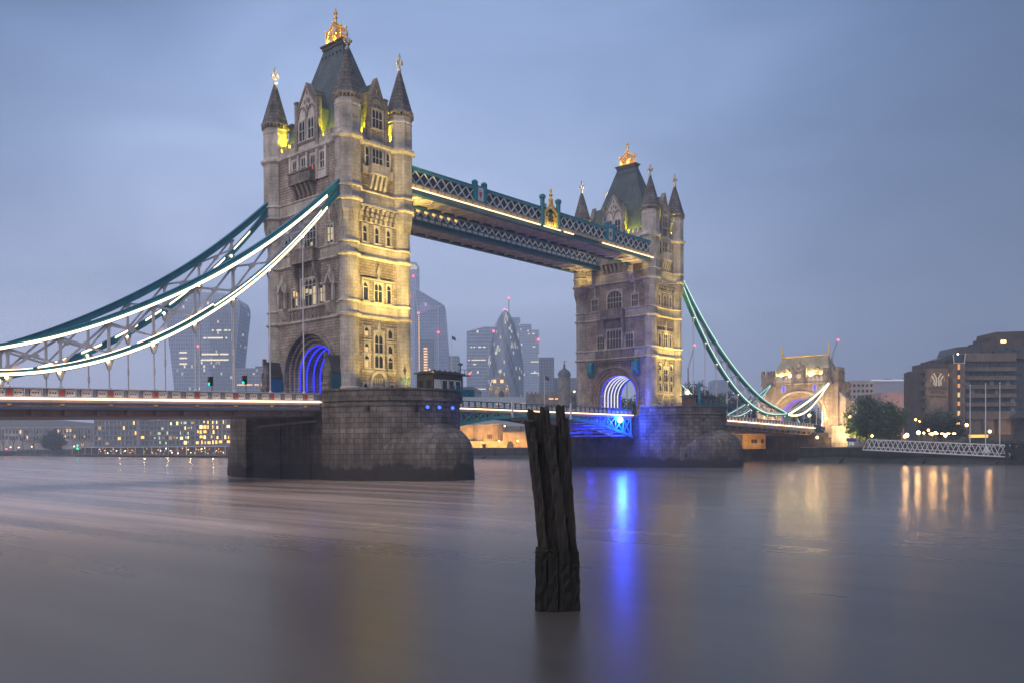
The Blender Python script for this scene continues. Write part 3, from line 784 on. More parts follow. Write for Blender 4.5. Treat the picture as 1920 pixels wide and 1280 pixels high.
        # corbelled seats under the walkways
        for h in (5.9, -5.3):
            ct = MB()
            fprism(ct, lambda h_, d_, z_: fm(d_, h_, z_), [(0, 40.4), (.5, 40.6), (1.0, 41.9), (1.3, 42.3), (1.3, 44.2), (0, 44.2)], h - .6, h + .6)
            fbox(ct, fm, h - .75, h + .75, 0, 1.5, 42.9, 43.3)
            for i in range(3): fbox(ct, fm, h - .5 + i*.38, h - .3 + i*.38, .8, 1.2, 41.3, 42.2)
            put('walkway_corbel', ct, m_trim, root)
    # ---- floodlights
    q = cx
    # east face: units standing on the pier deck, smaller ones on the ledges
    for dx, en in ((-2.2, 1500), (1.6, 1300), (5.6, 1900)):
        spot((q + dx, -14.9, 13.0), (q + dx*.8 + .3, -9.8, 21.5), YEL, en, 100, .8, .25)
    spot((q - 4.6, -14.2, 13.0), (q - 4.4, -10.6, 19.0), YEL, 700, 60, .8, .15)
    spot((q - 1.8, -21.2 if near else -16.0, 13.2), (q - .3, -9.8, 29.0), YEL, 6000 if near else 3500, 60, .8, .3)
    for dx in (-3.4, 1.3):
        spot((q + dx, -21.4 if near else -16.0, 13.0), (q + dx*.8 + 1.2, -9.8, 37.5 if near else 33.0), YEL, 30000 if near else 17000, 46, .7, .25)
    area((q + .9, -11.2, 24.7), (q + 1.0, -9.8, 31.5), 6.6, .25, YEL, 60)
    area((q + 4.6, -11.9, 24.7), (q + 4.8, -10.3, 31.0), 1.6, .25, YEL, 40)
    area((q + 1.0, -11.0, 33.5), (q + 1.0, -9.8, 39.5), 6.0, .22, YEL, 45)
    area((q + 4.6, -11.8, 33.5), (q + 4.9, -10.3, 40.0), 1.6, .22, YEL, 22)
    area((q + 1.0, -11.3, 41.5), (q + .6, -9.9, 46.0), 5.0, .2, YEL, 60)
    area((q - 3.2, -12.2, 35.3), (q - 3.8, -10.5, 39.5), 1.0, .2, YEL, 26)
    area((q + .6, -11.9, 47.6), (q + .6, -10.1, 50.0), 7.0, .15, YEL, 26)
    # acid-yellow lamps behind the parapet
    AY = (1.0, 0.88, 0.02)
    e_ = 2400 if near else 2400
    for (x, y) in ((-5.0, 4.6), (-5.0, -4.6), (-3.2, 7.4), (-3.1, -9.0), (2.7, -9.1), (3.5, -8.9)):
        point((q + x, y, 51.25), AY, e_*(.6 if x > 3 else 1.0), .06)
    point((q - 4.7, 6.2, 51.25), AY, e_*.8, .06)
    for sx, sy, en in ((-1, 1, 150), (1, -1, 45), (1, 1, 120), (-1, -1, 14)):
        spot((q + sx*(A - 2.0), sy*(B - 2.4), 60.0), (q + sx*A, sy*B, 64.9), (1.0, .83, .45), en*40, 34, .5)
    # carriageway arch
    bc = (0.10, 0.08, 1.0)
    point((q + .6, -2.0, 16.8), bc, 60, .3); point((q + 3.0, -1.0, 16.2), bc, 50, .3)
    point((q - 3.4, 1.5, 16.0), (.16, .10, 1.0), 28, .3)
    if near:
        point((q - 4.6, 3.9, 14.0), (0.02, 0.22, 1.0), 22, .1)
    else:
        point((q - 3.0, 1.0, 15.5), (1.0, .62, .25), 160, .3)
        area((q - 10.5, 0, 11.3), (q - 5.6, 0, 20.0), 6.0, .3, (1.0, .58, .40), 130)
    return root
tower(0.0, True)
tower(SP, False)

# ------------------------------------------------------------------ river piers
def pier(cx, near):
    root = thing('bridge_pier', 'broad granite river pier under the nearest tower with a dark wet foot' if near else
                 'granite river pier under the farther tower, tinted blue on its left side', 'bridge pier', (cx, 0, 0), 'granite piers of the bridge')
    HX, YS, RY = 10.65, 9.9, 13.6
    def outline(s=0.0, rec=1.15):
        p = []
        n = 28
        for i in range(n + 1):
            t = PI*i/n; p.append((cx - (HX + s)*math.cos(t), -YS - (RY + s)*math.sin(t)))
        if rec: p += [(cx + HX - rec, -YS), (cx + HX - rec, YS)]
        for i in range(n + 1):
            t = PI*i/n; p.append((cx + (HX + s)*math.cos(t), YS + (RY + s)*math.sin(t)))
        if rec: p += [(cx - HX + rec, YS), (cx - HX + rec, -YS)]
        return p
    mb = MB()
    mb.rings([[(x, y, z) for x, y in outline(s)] for s, z in ((.12, -2.5), (.1, 1.0), (.04, 2.2), (0, 6), (0, 11.35))])
    put('pier_body', mb, m_pier, root)
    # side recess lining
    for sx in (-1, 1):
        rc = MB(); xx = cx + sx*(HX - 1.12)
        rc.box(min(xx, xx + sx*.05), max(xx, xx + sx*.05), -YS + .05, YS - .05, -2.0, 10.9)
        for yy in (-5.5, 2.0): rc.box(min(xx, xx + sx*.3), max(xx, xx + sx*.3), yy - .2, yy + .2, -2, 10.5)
        put('recess_side', rc, m_recess, root)
    if near:
        pl = MB().tube([(cx - HX + .7, -7.8, 8.55), (cx - HX + .7, 7.6, 8.0)], .16, 8)
        put('pipe', pl, plain('rusty_pipe', (.24, .16, .09), .6), root)
    for z0, z1, pj in ((10.55, 10.8, .14), (11.2, 11.5, .3), (12.72, 12.95, .2)):
        for sy in (-1, 1):
            bd = MB(); n = 36; o = []; q = []
            for i in range(n + 1):
                t = PI*i/n
                o.append((cx - (HX + pj)*math.cos(t), sy*(YS + (RY + pj)*math.sin(t)))); q.append((cx - (HX - .55)*math.cos(t), sy*(YS + (RY - .55)*math.sin(t))))
            for j in range(n):
                bd.hexa([(*q[j], z0), (*o[j], z0), (*o[j], z1), (*q[j], z1), (*q[j+1], z0), (*o[j+1], z0), (*o[j+1], z1), (*q[j+1], z1)])
            put('moulded_band', bd, m_pier, root)
    for sy in (-1, 1):
        n = 36; pw = MB()
        for j in range(n):
            t, u = PI*j/n, PI*(j+1)/n
            f = lambda r, a: (cx - (HX + r)*math.cos(a), sy*(YS + (RY + r)*math.sin(a)))
            pw.hexa([(*f(-.45, t), 11.3), (*f(0, t), 11.3), (*f(0, t), 12.8), (*f(-.45, t), 12.8), (*f(-.45, u), 11.3), (*f(0, u), 11.3), (*f(0, u), 12.8), (*f(-.45, u), 12.8)])
        for sx in (-1, 1):
            pw.box(*sorted((cx + sx*(HX - .45), cx + sx*5.2)), *sorted((sy*(YS - .1), sy*(YS + .4))), 11.3, 12.7)
        put('pier_parapet', pw, m_pier, root)
    # pointed cutwaters with domed caps
    for sy in (-1, 1):
        def place(s, z): return [(x, (y if sy < 0 else -y), z) for x, y in [(cx + px*s, -19.0 + (py + 19.0)*s) for px, py in _nose_pts]]
        _nose_pts = []
        n = 16
        for i in range(-n, n + 1):
            t = abs(i)/n
            _nose_pts.append((math.copysign(9.3*math.sin(t*PI/2)**1.0, i) if i else 0.0, -12.6 - 15.3*math.cos(t*PI/2)**1.38 if t < 1 else -12.6))
        _nose_pts += [(8.6, -10.5), (-8.6, -10.5)]
        cw = MB(); rs = [place(1.03, -2.5), place(1.015, 1.2), place(1.0, 2.2), place(1.0, 3.95)]
        for i in range(1, 10):
            a = i/9*PI/2*.985
            rs.append(place(.985*math.cos(a)**.9, 4.05 + 4.5*math.sin(a)))
        cw.rings(rs)
        put('cutwater', cw, m_pier, root)
    hl = MB()
    for (t, z) in ((.38, 10.0), (.2, 10.1)) if near else ((.35, 10.1), (.62, 10.1), (.8, 10.1), (.25, 2.6), (.62, 2.4)):
        a = PI*t; x, y = cx - HX*math.cos(a), -YS - RY*math.sin(a)
        hl.box(x - .3, x + .3, y - .12, y + .3, z - .32, z + .32)
    put('drain_hole', hl, m_dark, root)
    return root
pier(0.0, True)
pier(SP, False)

BL = (0.0, 0.02, 1.0)
def blue_lamp(x, y, z, ex, r, lab, en):
    t = thing('blue_flood_lamp', lab, 'lamp', (x, y, z), 'blue lamps on the bridge')
    h = MB().bar((x, y, z), (x + ex[0]*.35, y + ex[1]*.35, z), .5, .55); put('housing', h, m_lead, t)
    c = (x + ex[0]*.5, y + ex[1]*.5, z)
    g = MB().ball(c, r, 10, 8); put('lens', g, m_blueb if r < .5 else m_cyan, t, smooth=True)
    point((x + ex[0]*1.3, y + ex[1]*1.3, z), BL, en, r)
    return t
for t_, lab in ((.42, 'left one of three small blue lamps under the rim of the nearest pier'), (.475, 'middle one of three small blue lamps under the rim of the nearest pier'), (.555, 'right one of three small blue lamps under the rim of the nearest pier')):
    a = PI*t_; nx, ny = -math.cos(a), -math.sin(a)
    blue_lamp(-10.65*math.cos(a), -9.9 - 13.6*math.sin(a), 10.25, (nx, ny), .24, lab, 9)

# ------------------------------------------------------------------ approach decks
def ptop(d): return 12.42 - 0.0235*(d - 10.7)
def approach(sgn, x_of, d0, d1, label, name='approach_span'):
    root = thing(name, label, 'bridge deck', (x_of(d0), 0, 0), 'side spans of the bridge')
    def xz(d, o): return (x_of(d), ptop(d) + o)
    def slab(mb, y0, y1, o0, o1, a=d0, b=d1):
        xa, za = x_of(a), ptop(a); xb, zb = x_of(b), ptop(b)
        mb.hexa([(xa,y0,za+o0),(xb,y0,zb+o0),(xb,y1,zb+o0),(xa,y1,za+o0),(xa,y0,za+o1),(xb,y0,zb+o1),(xb,y1,zb+o1),(xa,y1,za+o1)])
    rd = MB(); slab(rd, -9.2, 9.2, -1.6, -1.25); put('roadway', rd, m_asph, root)
    for sy in (-1, 1):
        g = MB(); slab(g, *sorted((sy*9.15, sy*9.55)), -2.15, -1.28); put('side_girder', g, m_girder, root)
        fl = MB(); slab(fl, *sorted((sy*9.0, sy*9.75)), -2.42, -2.17); slab(fl, *sorted((sy*9.0, sy*9.68)), -1.74, -1.62); put('girder_flange', fl, m_flange, root)
        rv = MB()
        d = 7.75 + 5.48
        while d < d1:
            slab(rv, *sorted((sy*9.5, sy*9.72)), -1.98, -1.80, d - .2, d + .2); d += 5.48
        put('girder_bracket', rv, m_goldp, root)
    sf = MB(); slab(sf, -8.3, 8.3, -3.2, -2.5)
    d = d0 + 2.0
    while d < d1:
        slab(sf, -9.1, 9.1, -3.05, -2.45, d, d + .5); d += 3.6
    slab(sf, -8.9, 8.9, -2.5, -1.62)
    put('deck_soffit', sf, m_girder, root)
    st = MB(); slab(st, -9.98, -9.78, -1.32, -1.14); put('edge_light_strip', st, m_strip2, root)
    st = MB(); slab(st, 9.56, 9.80, -1.34, -1.08); put('edge_light_strip', st, m_strip2, root)
    for sy in (-1, 1):
        rl = MB(); slab(rl, *sorted((sy*9.28, sy*9.74)), -.1, 0); slab(rl, *sorted((sy*9.34, sy*9.52)), -1.06, -.96); put('rail', rl, m_white, root)
    # panels, posts and red shields
    pitch = 5.48/3
    k = 0; d = 7.75 + pitch*2
    while d < d1:
        if d > d0 + .3:
            main = (k % 3 == 1)
            hw = .34 if main else .17
            po = MB(); slab(po, -9.66, -9.34, -1.0, -.1, d - hw, d + hw); p_ = put('parapet_post', po, m_post, root)
            if main:
                sh = MB(); slab(sh, -9.76, -9.71, -.85, -.42, d - .2, d + .2)
                xa, za = x_of(d), ptop(d)
                sh.prism([(xa - .2, -9.71, za - .42), (xa + .2, -9.71, za - .42), (xa, -9.71, za - .22)], (0, -.05, 0))
                put('shield', sh, m_red, p_)
        a, b = max(d + .36, d0), min(d + pitch - .36, d1)
        if b - a > .4:
            pn = MB()
            slab(pn, -9.50, -9.42, -.28, -.18, a, b); slab(pn, -9.50, -9.42, -.92, -.84, a, b)
            slab(pn, -9.50, -9.42, -.9, -.2, a, a + .07); slab(pn, -9.50, -9.42, -.9, -.2, b - .07, b)
            xa, xb, za, zb = x_of(a), x_of(b), ptop(a), ptop(b)
            cxm, czm = (xa + xb)/2, (za + zb)/2 - .56
            W = abs(xb - xa)/2; H = .33
            P = lambda fx, fz: (cxm + fx*W, -9.46, czm + fz*H)
            for f0 in (-1, -.5, 0, .5):
                pn.bar(P(f0, -1), P(f0 + .5, 1), .07, .09); pn.bar(P(f0, 1), P(f0 + .5, -1), .07, .09)
            for f0 in (-.5, 0, .5):
                for q in range(8):
                    t0, t1 = q*PI/4, (q+1)*PI/4
                    pn.bar(P(f0 + .26*math.cos(t0), .62*math.sin(t0)), P(f0 + .26*math.cos(t1), .62*math.sin(t1)), .06, .08)
            put('parapet_panel', pn, m_lat, root)
            bk = MB(); slab(bk, -9.40, -9.36, -1.0, -.1, a - .1, b + .1); put('panel_backing', bk, m_backing, root)
        d += pitch; k += 1
    bk = MB(); slab(bk, 9.38, 9.5, -1.0, -.1); put('parapet_wall', bk, m_white, root)
    return root
approach(-1, lambda d: -d, 10.7, 74.0, 'near bridge deck running off to the left, its lattice parapet above a glowing line')
approach(1, lambda d: SP + d, 10.7, 82.6, 'far bridge deck running from the second pier to the small gatehouse on the north bank')

# ------------------------------------------------------------------ suspension chains
UPT = np.array([(5.2,45.6),(6.5,44.15),(9.2,41.7),(13.5,37.95),(19.5,32.95),(24.2,29.55),(29.2,26.45),(33.7,23.95),(38.3,21.45),(42.6,19.45),(46.7,17.85),(50.5,16.55),(55.5,15.4),(60,14.4),(64.1,13.5)])
LOB = np.array([(5.2,43.9),(7.1,41.5),(13.2,34.35),(18.7,28.95),(24.3,24.3),(29.7,20.4),(35.2,17.4),(40.7,15.15),(46.2,13.4),(51.75,12.55),(56,12.4),(60,12.5),(64.1,12.75)])
UPT2 = np.array([(64.1,13.5),(70,15.1),(77,17.3),(84,19.8),(90,22.2),(94.0,24.0)])
LOB2 = np.array([(64.1,12.75),(70,12.6),(77,14.0),(84,17.0),(90,20.6),(94.0,23.0)])
def sm(tab, n=60):
    # natural-looking curve through the measured points
    d = np.linspace(tab[0,0], tab[-1,0], n)
    p = np.polyfit(tab[:,0], tab[:,1], min(6, len(tab)-2))
    z = np.polyval(p, d)
    return d, z
def chain(xf, Y, label, face, strip_mode, short=False, paint=m_teal, pin=True, stops=None):
    tabu, tabl = (UPT2, LOB2) if short else (UPT, LOB)
    root = thing('suspension_chain', label, 'bridge chain', (xf(tabu[-1,0]), Y, 12.0), 'suspension chains of the bridge')
    du, zu = sm(tabu); dl, zl = sm(tabl)
    thu = lambda d: (1.15 if d < 28 else max(.72, 1.15 - (d - 28)*.019)) if not short else .8
    thl = lambda d: (1.0 if d < 28 else max(.66, 1.0 - (d - 28)*.015)) if not short else .7
    def sweep(mb, ds, zs_, y0, y1, o0, o1):
        rs = [[(xf(d), y0, z + o1(d)), (xf(d), y1, z + o1(d)), (xf(d), y1, z + o0(d)), (xf(d), y0, z + o0(d))] for d, z in zip(ds, zs_)]
        mb.rings(rs)
    c = MB(); sweep(c, du, zu, Y-.27, Y+.27, lambda d: -thu(d), lambda d: 0)
    sweep(c, du, zu, Y-.42, Y+.42, lambda d: -.1, lambda d: .02); sweep(c, du, zu, Y-.40, Y+.40, lambda d: -thu(d) - .02, lambda d: -thu(d) + .08)
    put('upper_chord', c, paint, root)
    c = MB(); sweep(c, dl, zl, Y-.27, Y+.27, lambda d: 0, lambda d: thl(d))
    sweep(c, dl, zl, Y-.40, Y+.40, lambda d: thl(d) - .08, lambda d: thl(d) + .02); sweep(c, dl, zl, Y-.42, Y+.42, lambda d: -.02, lambda d: .1)
    put('lower_chord', c, paint, root)
    # web members
    nodes = [7.75 + 5.48*k for k in range(1, 11)] if not short else [66.5 + 4.6*k for k in range(0, 6)]
    fu = lambda d: float(np.interp(d, du, zu)); fl = lambda d: float(np.interp(d, dl, zl))
    for d in nodes:
        v = MB()
        a, b = fu(d) - thu(d), fl(d) + thl(d)
        if a - b > .3:
            v.bar((xf(d), Y, b), (xf(d), Y, a), .24, .3, up=(1, 0, 0))
            for zz, e in ((a, -1), (b, 1)):
                v.prism([(xf(d) - .5, Y - .16, zz), (xf(d) + .5, Y - .16, zz), (xf(d) + .12, Y - .16, zz + e*.75), (xf(d) - .12, Y - .16, zz + e*.75)], (0, .32, 0))
            put('web_post', v, m_white, root)
    for d, e in zip(nodes, nodes[1:]):
        if fu(d) - thu(d) - fl(d) - thl(d) < .5 and fu(e) - thu(e) - fl(e) - thl(e) < .5: continue
        v = MB()
        v.bar((xf(d), Y - .08, fl(d) + thl(d)), (xf(e), Y - .08, fu(e) - thu(e)), .13, .26); v.bar((xf(d), Y + .08, fu(d) - thu(d)), (xf(e), Y + .08, fl(e) + thl(e)), .13, .26)
        m_ = (d + e)/2; zm = (fl(d) + thl(d) + fu(e) - thu(e))/2*.5 + (fu(d) - thu(d) + fl(e) + thl(e))/2*.5
        v.prism([(xf(m_) - .5, Y - .17, zm), (xf(m_), Y - .17, zm + .4), (xf(m_) + .5, Y - .17, zm), (xf(m_), Y - .17, zm - .4)], (0, .34, 0))
        put('web_brace', v, m_white, root)
    # hangers down to the deck
    for d in nodes:
        zb = ptop(d) - .05
        zt = fl(d)
        if zt - zb < .35 or (short and d > 92): continue
        h = MB(); x = xf(d)
        h.prism([(x - .5, Y - .2, zt + .1), (x + .5, Y - .2, zt + .1), (x + .16, Y - .2, zt - min(1.1, (zt-zb)*.5)), (x - .16, Y - .2, zt - min(1.1, (zt-zb)*.5))], (0, .4, 0))
        h.tube([(x, Y, zt), (x, Y, zb)], .095, 8)
        if zt - zb > 4:
            zc = zb + (zt - zb)*.42; h.rev(x, Y, [(.1, zc - .5), (.16, zc - .4), (.16, zc + .4), (.1, zc + .5)], 8)
        h.rev(x, Y, [(.25, zb - .1), (.25, zb + .18), (.1, zb + .3)], 8)
        put('hanger', h, m_white, root)
        if strip_mode != 'edge' and not short:
            g = MB().ball((x - .3, Y + face*.42, zt - .1), .17, 8, 6); put('node_lamp', g, m_warm, root)
    # light strips
    yo = Y + face*.30
    y0, y1 = sorted((yo, yo + face*.12))
    if strip_mode == 'full':
        s1 = MB(); k = du > 8.3 if not short else du > 0
        if short:
            sweep(s1, du, zu, y0, y1, lambda d: -.72, lambda d: -.3); put('light_strip', s1, m_strip, root)
            s1 = MB(); sweep(s1, dl, zl, y0, y1, lambda d: .14, lambda d: .56); put('light_strip', s1, m_strip, root)
        else:
            sweep(s1, du[k], zu[k], y0, y1, lambda d: -thu(d) + .06, lambda d: -thu(d) + (.46 if d < 30 else .38)); put('light_strip', s1, m_strip, root)
            k = dl > 8.6; s1 = MB(); sweep(s1, dl[k], zl[k], y0, y1, lambda d: .06, lambda d: .40); put('light_strip', s1, m_strip, root)
            k = (dl > 9.2) & (dl < 27.5); s1 = MB(); sweep(s1, dl[k], zl[k], y0, y1, lambda d: thl(d) - .24, lambda d: thl(d) - .10); put('light_strip', s1, m_strip, root)
            for d in nodes[3:]:
                kk = (dl > d - 3.2) & (dl < d + 2.6)
                if kk.sum() > 2:
                    s1 = MB(); sweep(s1, dl[kk], zl[kk], Y - .2, Y + .2, lambda d: thl(d) + .03, lambda d: thl(d) + .11); put('light_strip', s1, m_strip, root)
    elif strip_mode == 'dash':
        for a, b in ((10.2, 13.0), (14.6, 17.0), (20.0, 23.6), (24.9, 27.2), (28.4, 31.6), (33.5, 36.2), (38.0, 41.8), (43.5, 47.0), (49.0, 53.0), (54, 58)):
            kk = np.linspace(a, b, 6); zz = np.interp(kk, dl, zl)
            s1 = MB(); sweep(s1, kk, zz, y0, y1, lambda d: thl(d) - .28, lambda d: thl(d) - .02); put('light_strip', s1, m_strip, root)
    else:
        s1 = MB(); sweep(s1, du, zu, y0 , y1, lambda d: -.2, lambda d: .02); put('light_strip', s1, m_stripg, root)
        s1 = MB(); sweep(s1, dl, zl, y0, y1, lambda d: thl(d) - .18, lambda d: thl(d) + .02); put('light_strip', s1, m_stripg, root)
        for d in nodes:
            g = MB().ball((xf(d) - .2, Y + face*.42, fl(d) - .05), .13, 8, 6); put('node_lamp', g, m_nodel, root)
    if pin and not short:
        p_ = MB(); x = xf(64.1)
        p_.rev(x, Y, [(.9, 11.3), (.8, 12.0), (.62, 12.3), (.62, 13.6), (.4, 13.9)], 12)
        put('pin_block', p_, paint, root)
    return root
chain(lambda d: -d, -B, 'near left chain in front, two brightly lit white chords climbing to the nearest tower', -1, 'full')
chain(lambda d: -d, B, 'teal chain behind the bright one on the left, with broken light bars', -1, 'dash')
chain(lambda d: SP + d, -B, 'green edged chain dropping steeply from the right of the farther tower', -1, 'edge', paint=m_sea)
chain(lambda d: SP + d, B, 'pale blue chain seen behind the green edged one, left of the gatehouse', -1, 'edge', paint=m_teal)
chain(lambda d: SP + d, -B, 'short bright chain curving up from the deck to the front corner of the gatehouse', -1, 'full', short=True, paint=m_sea)
chain(lambda d: SP + d, B, 'short blue chain rising to the left corner of the gatehouse', -1, 'none', short=True, paint=m_teal)

# ------------------------------------------------------------------ high level walkways
def walkway(y0, y1, label, east):
    root = thing('high_walkway', label, 'footbridge', (SP/2, (y0 + y1)/2, 44.3), 'high level walkways between the towers')
    xa, xb = 5.6, SP - 5.6
    ch = MB()
    for y in (y0, y1):
        ch.box(xa, xb, y - .3, y + .3, 48.12, 48.66); ch.box(xa, xb, y - .38, y + .38, 48.66, 48.74)
        ch.box(xa, xb, y - .22, y + .22, 45.95, 46.15)
    put('chord', ch, m_wteal, root)
    rf = MB().box(xa, xb, y0 + .3, y1 - .3, 48.2, 48.6); put('roof', rf, m_teald, root)
    inn = MB().box(xa, xb, y0 + .55, y0 + .65, 46.1, 48.2).box(xa, xb, y1 - .65, y1 - .55, 46.1, 48.2); put('inner_wall', inn, plain('grey_inner_wall', (.16, .17, .20), .6), root)
    for y in (y0 + .48, y1 - .48):
        gl = MB().box(xa + .5, xb - .5, y - .03, y + .03, 46.5, 48.0); put('walkway_glass', gl, m_wglass, root)
    p = 1.9
    for s_, y in ((-1, y0), (1, y1)):
        lt = MB(); x = xa
        while x + p*.5 < xb:
            yy = y + s_*.1; e = min(x + p, xb)
            lt.bar((x, yy, 46.1), (e, yy, 48.15), .10, .25, up=(0, 1, 0)); lt.bar((x, yy + s_*.1, 48.15), (e, yy + s_*.1, 46.1), .10, .25, up=(0, 1, 0))
            x += p
        put('lattice', lt, m_lat, root)
    m_fas = plain('pale_green_fascia', (.33, .36, .33), .5)
    m_fp = m_white if not east else plain('cream_fascia_panel', (.62, .47, .26), .5)
    for s_, y in ((-1, y0), (1, y1)):
        fa = MB(); fi = MB(); x = xa
        while x < xb:
            e = min(x + 1.62, xb)
            fa.box(x, e, *sorted((y + s_*.3, y + s_*.42)), 45.28, 45.98)
            fa.box(x - .07, x + .07, *sorted((y + s_*.42, y + s_*.58)), 45.28, 46.0)
            fi.box(x + .22, e - .22, *sorted((y + s_*.42, y + s_*.50)), 45.42, 45.92); fi.box(x, e, *sorted((y + s_*.424, y + s_*.44)), 45.60, 45.66)
            x += 1.62
        fa.box(xa, xb, *sorted((y, y + s_*.62)), 45.98, 46.06)
        put('fascia', fa, m_wteal if not east else m_fas, root); put('fascia_panel', fi, m_fp, root)
    fl = MB()
    for y in (y0, y1): fl.box(xa, xb, y - .42, y + .42, 44.4, 44.62).box(xa, xb, y - .2, y + .2, 44.62, 45.3)
    put('flange', fl, m_teald, root)
    so_ = MB().box(xa, xb, y0 + .3, y1 - .3, 44.9, 45.0)
    put('soffit', so_, m_soff, root)
    br = MB(); x = xa
    while x < xb:
        br.box(x - .08, x + .08, y0 + .3, y1 - .3, 44.5, 44.9)
        if x + 3.2 < xb:
            br.bar((x, y0 + .4, 44.7), (x + 3.2, y1 - .4, 44.7), .12, .2); br.bar((x, y1 - .4, 44.7), (x + 3.2, y0 + .4, 44.7), .12, .16)
        x += 3.2
    put('soffit_bracing', br, m_soff, root)
    sy = y0
    if east:
        for a, b in ((xa, 37.6), (38.6, 43.6), (44.6, 47.6), (57.0, 75.9)):
            st = MB().box(a, b, sy - .98, sy - .80, 44.98, 45.16); put('light_strip', st, m_strip3, root)
        for xc in (22.2, 60.5):
            pi_ = MB()
            for o_ in (-1.15, 1.15):
                pi_.box(xc + o_ - .3, xc + o_ + .3, sy - .62, sy + .3, 46.0, 49.3); pi_.rev(xc + o_, sy - .15, [(.5, 49.3), (.55, 49.5), (.3, 49.75)], 8)
            pi_.box(xc - .9, xc + .9, sy - .35, sy + .2, 46.0, 48.9)
            po = put('panel_pillar', pi_, m_teal, root)
            sh = MB().box(xc - .72, xc + .72, sy - .42, sy - .36, 46.35, 48.6); put('carved_panel', sh, m_white, po)
            r_ = MB().prism([(xc - .3, sy - .48, 47.9), (xc + .3, sy - .48, 47.9), (xc + .3, sy - .48, 47.3), (xc, sy - .48, 46.8), (xc - .3, sy - .48, 47.3)], (0, .06, 0)); put('shield', r_, plain('dull_red_shield', (.35, .12, .1), .6), po)
        # gilded coat of arms in the middle
        xc = SP/2; ca = MB()
        for o_ in (-2.35, 2.35):
            ca.rev(xc + o_, sy - .4, [(.42, 45.2), (.42, 50.1), (.6, 50.3), (.62, 50.75), (.35, 51.0)], 8)
        ca.box(xc - 2.3, xc + 2.3, sy - .3, sy - .1, 45.9, 48.9)
        for i in range(6):
            for s_ in (-1, 1): ca.rev(xc + s_*(1.0 + i*.2), sy - .2, [(.05, 48.8), (.05, 49.3 - .05*i), (.11, 49.4 - .05*i), (.02, 49.6 - .05*i)], 6)
        co = put('crest_frame', ca, m_teal, root)
        og = MB(); prev = None
        for i in range(13):
            t = i/12
            for s_ in (-1, 1):
                h = s_*1.75*(1 - t); z = 47.9 + 1.0*math.sin(t*PI/2)*.9 + (1.6*t**4)
                h2t = min(1, t + 1/12); h2 = s_*1.75*(1 - h2t); z2 = 47.9 + .9*math.sin(h2t*PI/2) + 1.6*h2t**4
                og.bar((xc + h, sy - .55, z), (xc + h2, sy - .55, z2 + .01), .42, .42)
        for s_ in (-1, 1): og.box(xc + s_*1.75 - .14, xc + s_*1.75 + .14, sy - .65, sy - .35, 45.5, 47.95)
        og.rev(xc, sy - .5, [(.3, 50.0), (.5, 50.4), (.28, 50.7), (.16, 51.0), (.42, 51.3), (.2, 51.6), (.12, 51.9), (.24, 52.1), (.05, 52.6)], 8)
        put('ogee_arch', og, m_goldp, co)
        sv = MB()
        sv.prism([(xc - .6, sy - .5, 47.6), (xc + .6, sy - .5, 47.6), (xc + .6, sy - .5, 46.7), (xc, sy - .5, 46.1), (xc - .6, sy - .5, 46.7)], (0, .2, 0))
        put('shield', sv, m_lead, co)
        sp = MB()
        for s_ in (-1, 1):
            pts = [(xc + s_*1.35, sy - .5, 45.6), (xc + s_*1.1, sy - .5, 46.3), (xc + s_*1.3, sy - .5, 47.0), (xc + s_*.95, sy - .5, 47.5), (xc + s_*.7, sy - .5, 47.9)]
            sp.tube(pts, [.2, .24, .22, .16, .2], 6)
            sp.tube([(xc + s_*1.0, sy - .5, 47.1), (xc + s_*.6, sy - .55, 46.9)], .09, 5); sp.tube([(xc + s_*1.1, sy - .5, 46.4), (xc + s_*.55, sy - .55, 46.2)], .1, 5)
            sp.tube([(xc + s_*1.4, sy - .5, 46.2), (xc + s_*1.62, sy - .5, 46.9), (xc + s_*1.5, sy - .5, 47.4)], .07, 5)
        for i in range(16): sp.ball((xc + random.uniform(-1.5, 1.5), sy - .45, random.uniform(45.6, 46.4)), .16, 6, 4)
        put('heraldic_figure', sp, m_goldp, co)
        area((xc, sy - 1.3, 45.1), (xc, sy - .3, 48.0), 3.4, .2, (1.0, .78, .2), 60)
    return root
walkway(-10.0, -4.4, 'upper walkway in front, with a white light line and gold crest at its middle', True)
walkway(4.2, 9.8, 'lower looking walkway behind, pale lattice without a light line', False)
# warm lamps seen inside the far walkway
wl = thing('walkway_lamp_row', 'row of warm globe lamps glowing behind the lattice of the rear walkway', 'lamps', (22, 4.5, 46.6))
for i in range(7):
    g = MB().ball((19.5 + i*1.95, 4.45, 47.3), .36, 8, 6); put('globe', g, emis('amber_globe', (1.0, .55, .15), 1.1), wl, smooth=True)
wl['label'] = 'amber globes glowing behind the lattice of the rear walkway beside the nearest tower'
# yellow spill under the walkway ends
area((8.5, -7.2, 41.6), (9.0, -7.2, 44.8), 3.0, 1.0, YEL, 380); area((SP - 9.5, -7.2, 41.6), (SP - 10.5, -7.2, 44.8), 3.0, 1.0, YEL, 330)
area((SP - 9.0, 7.0, 40.6), (SP - 9.6, 7.0, 44.8), 3.0, 1.0, YEL, 330)

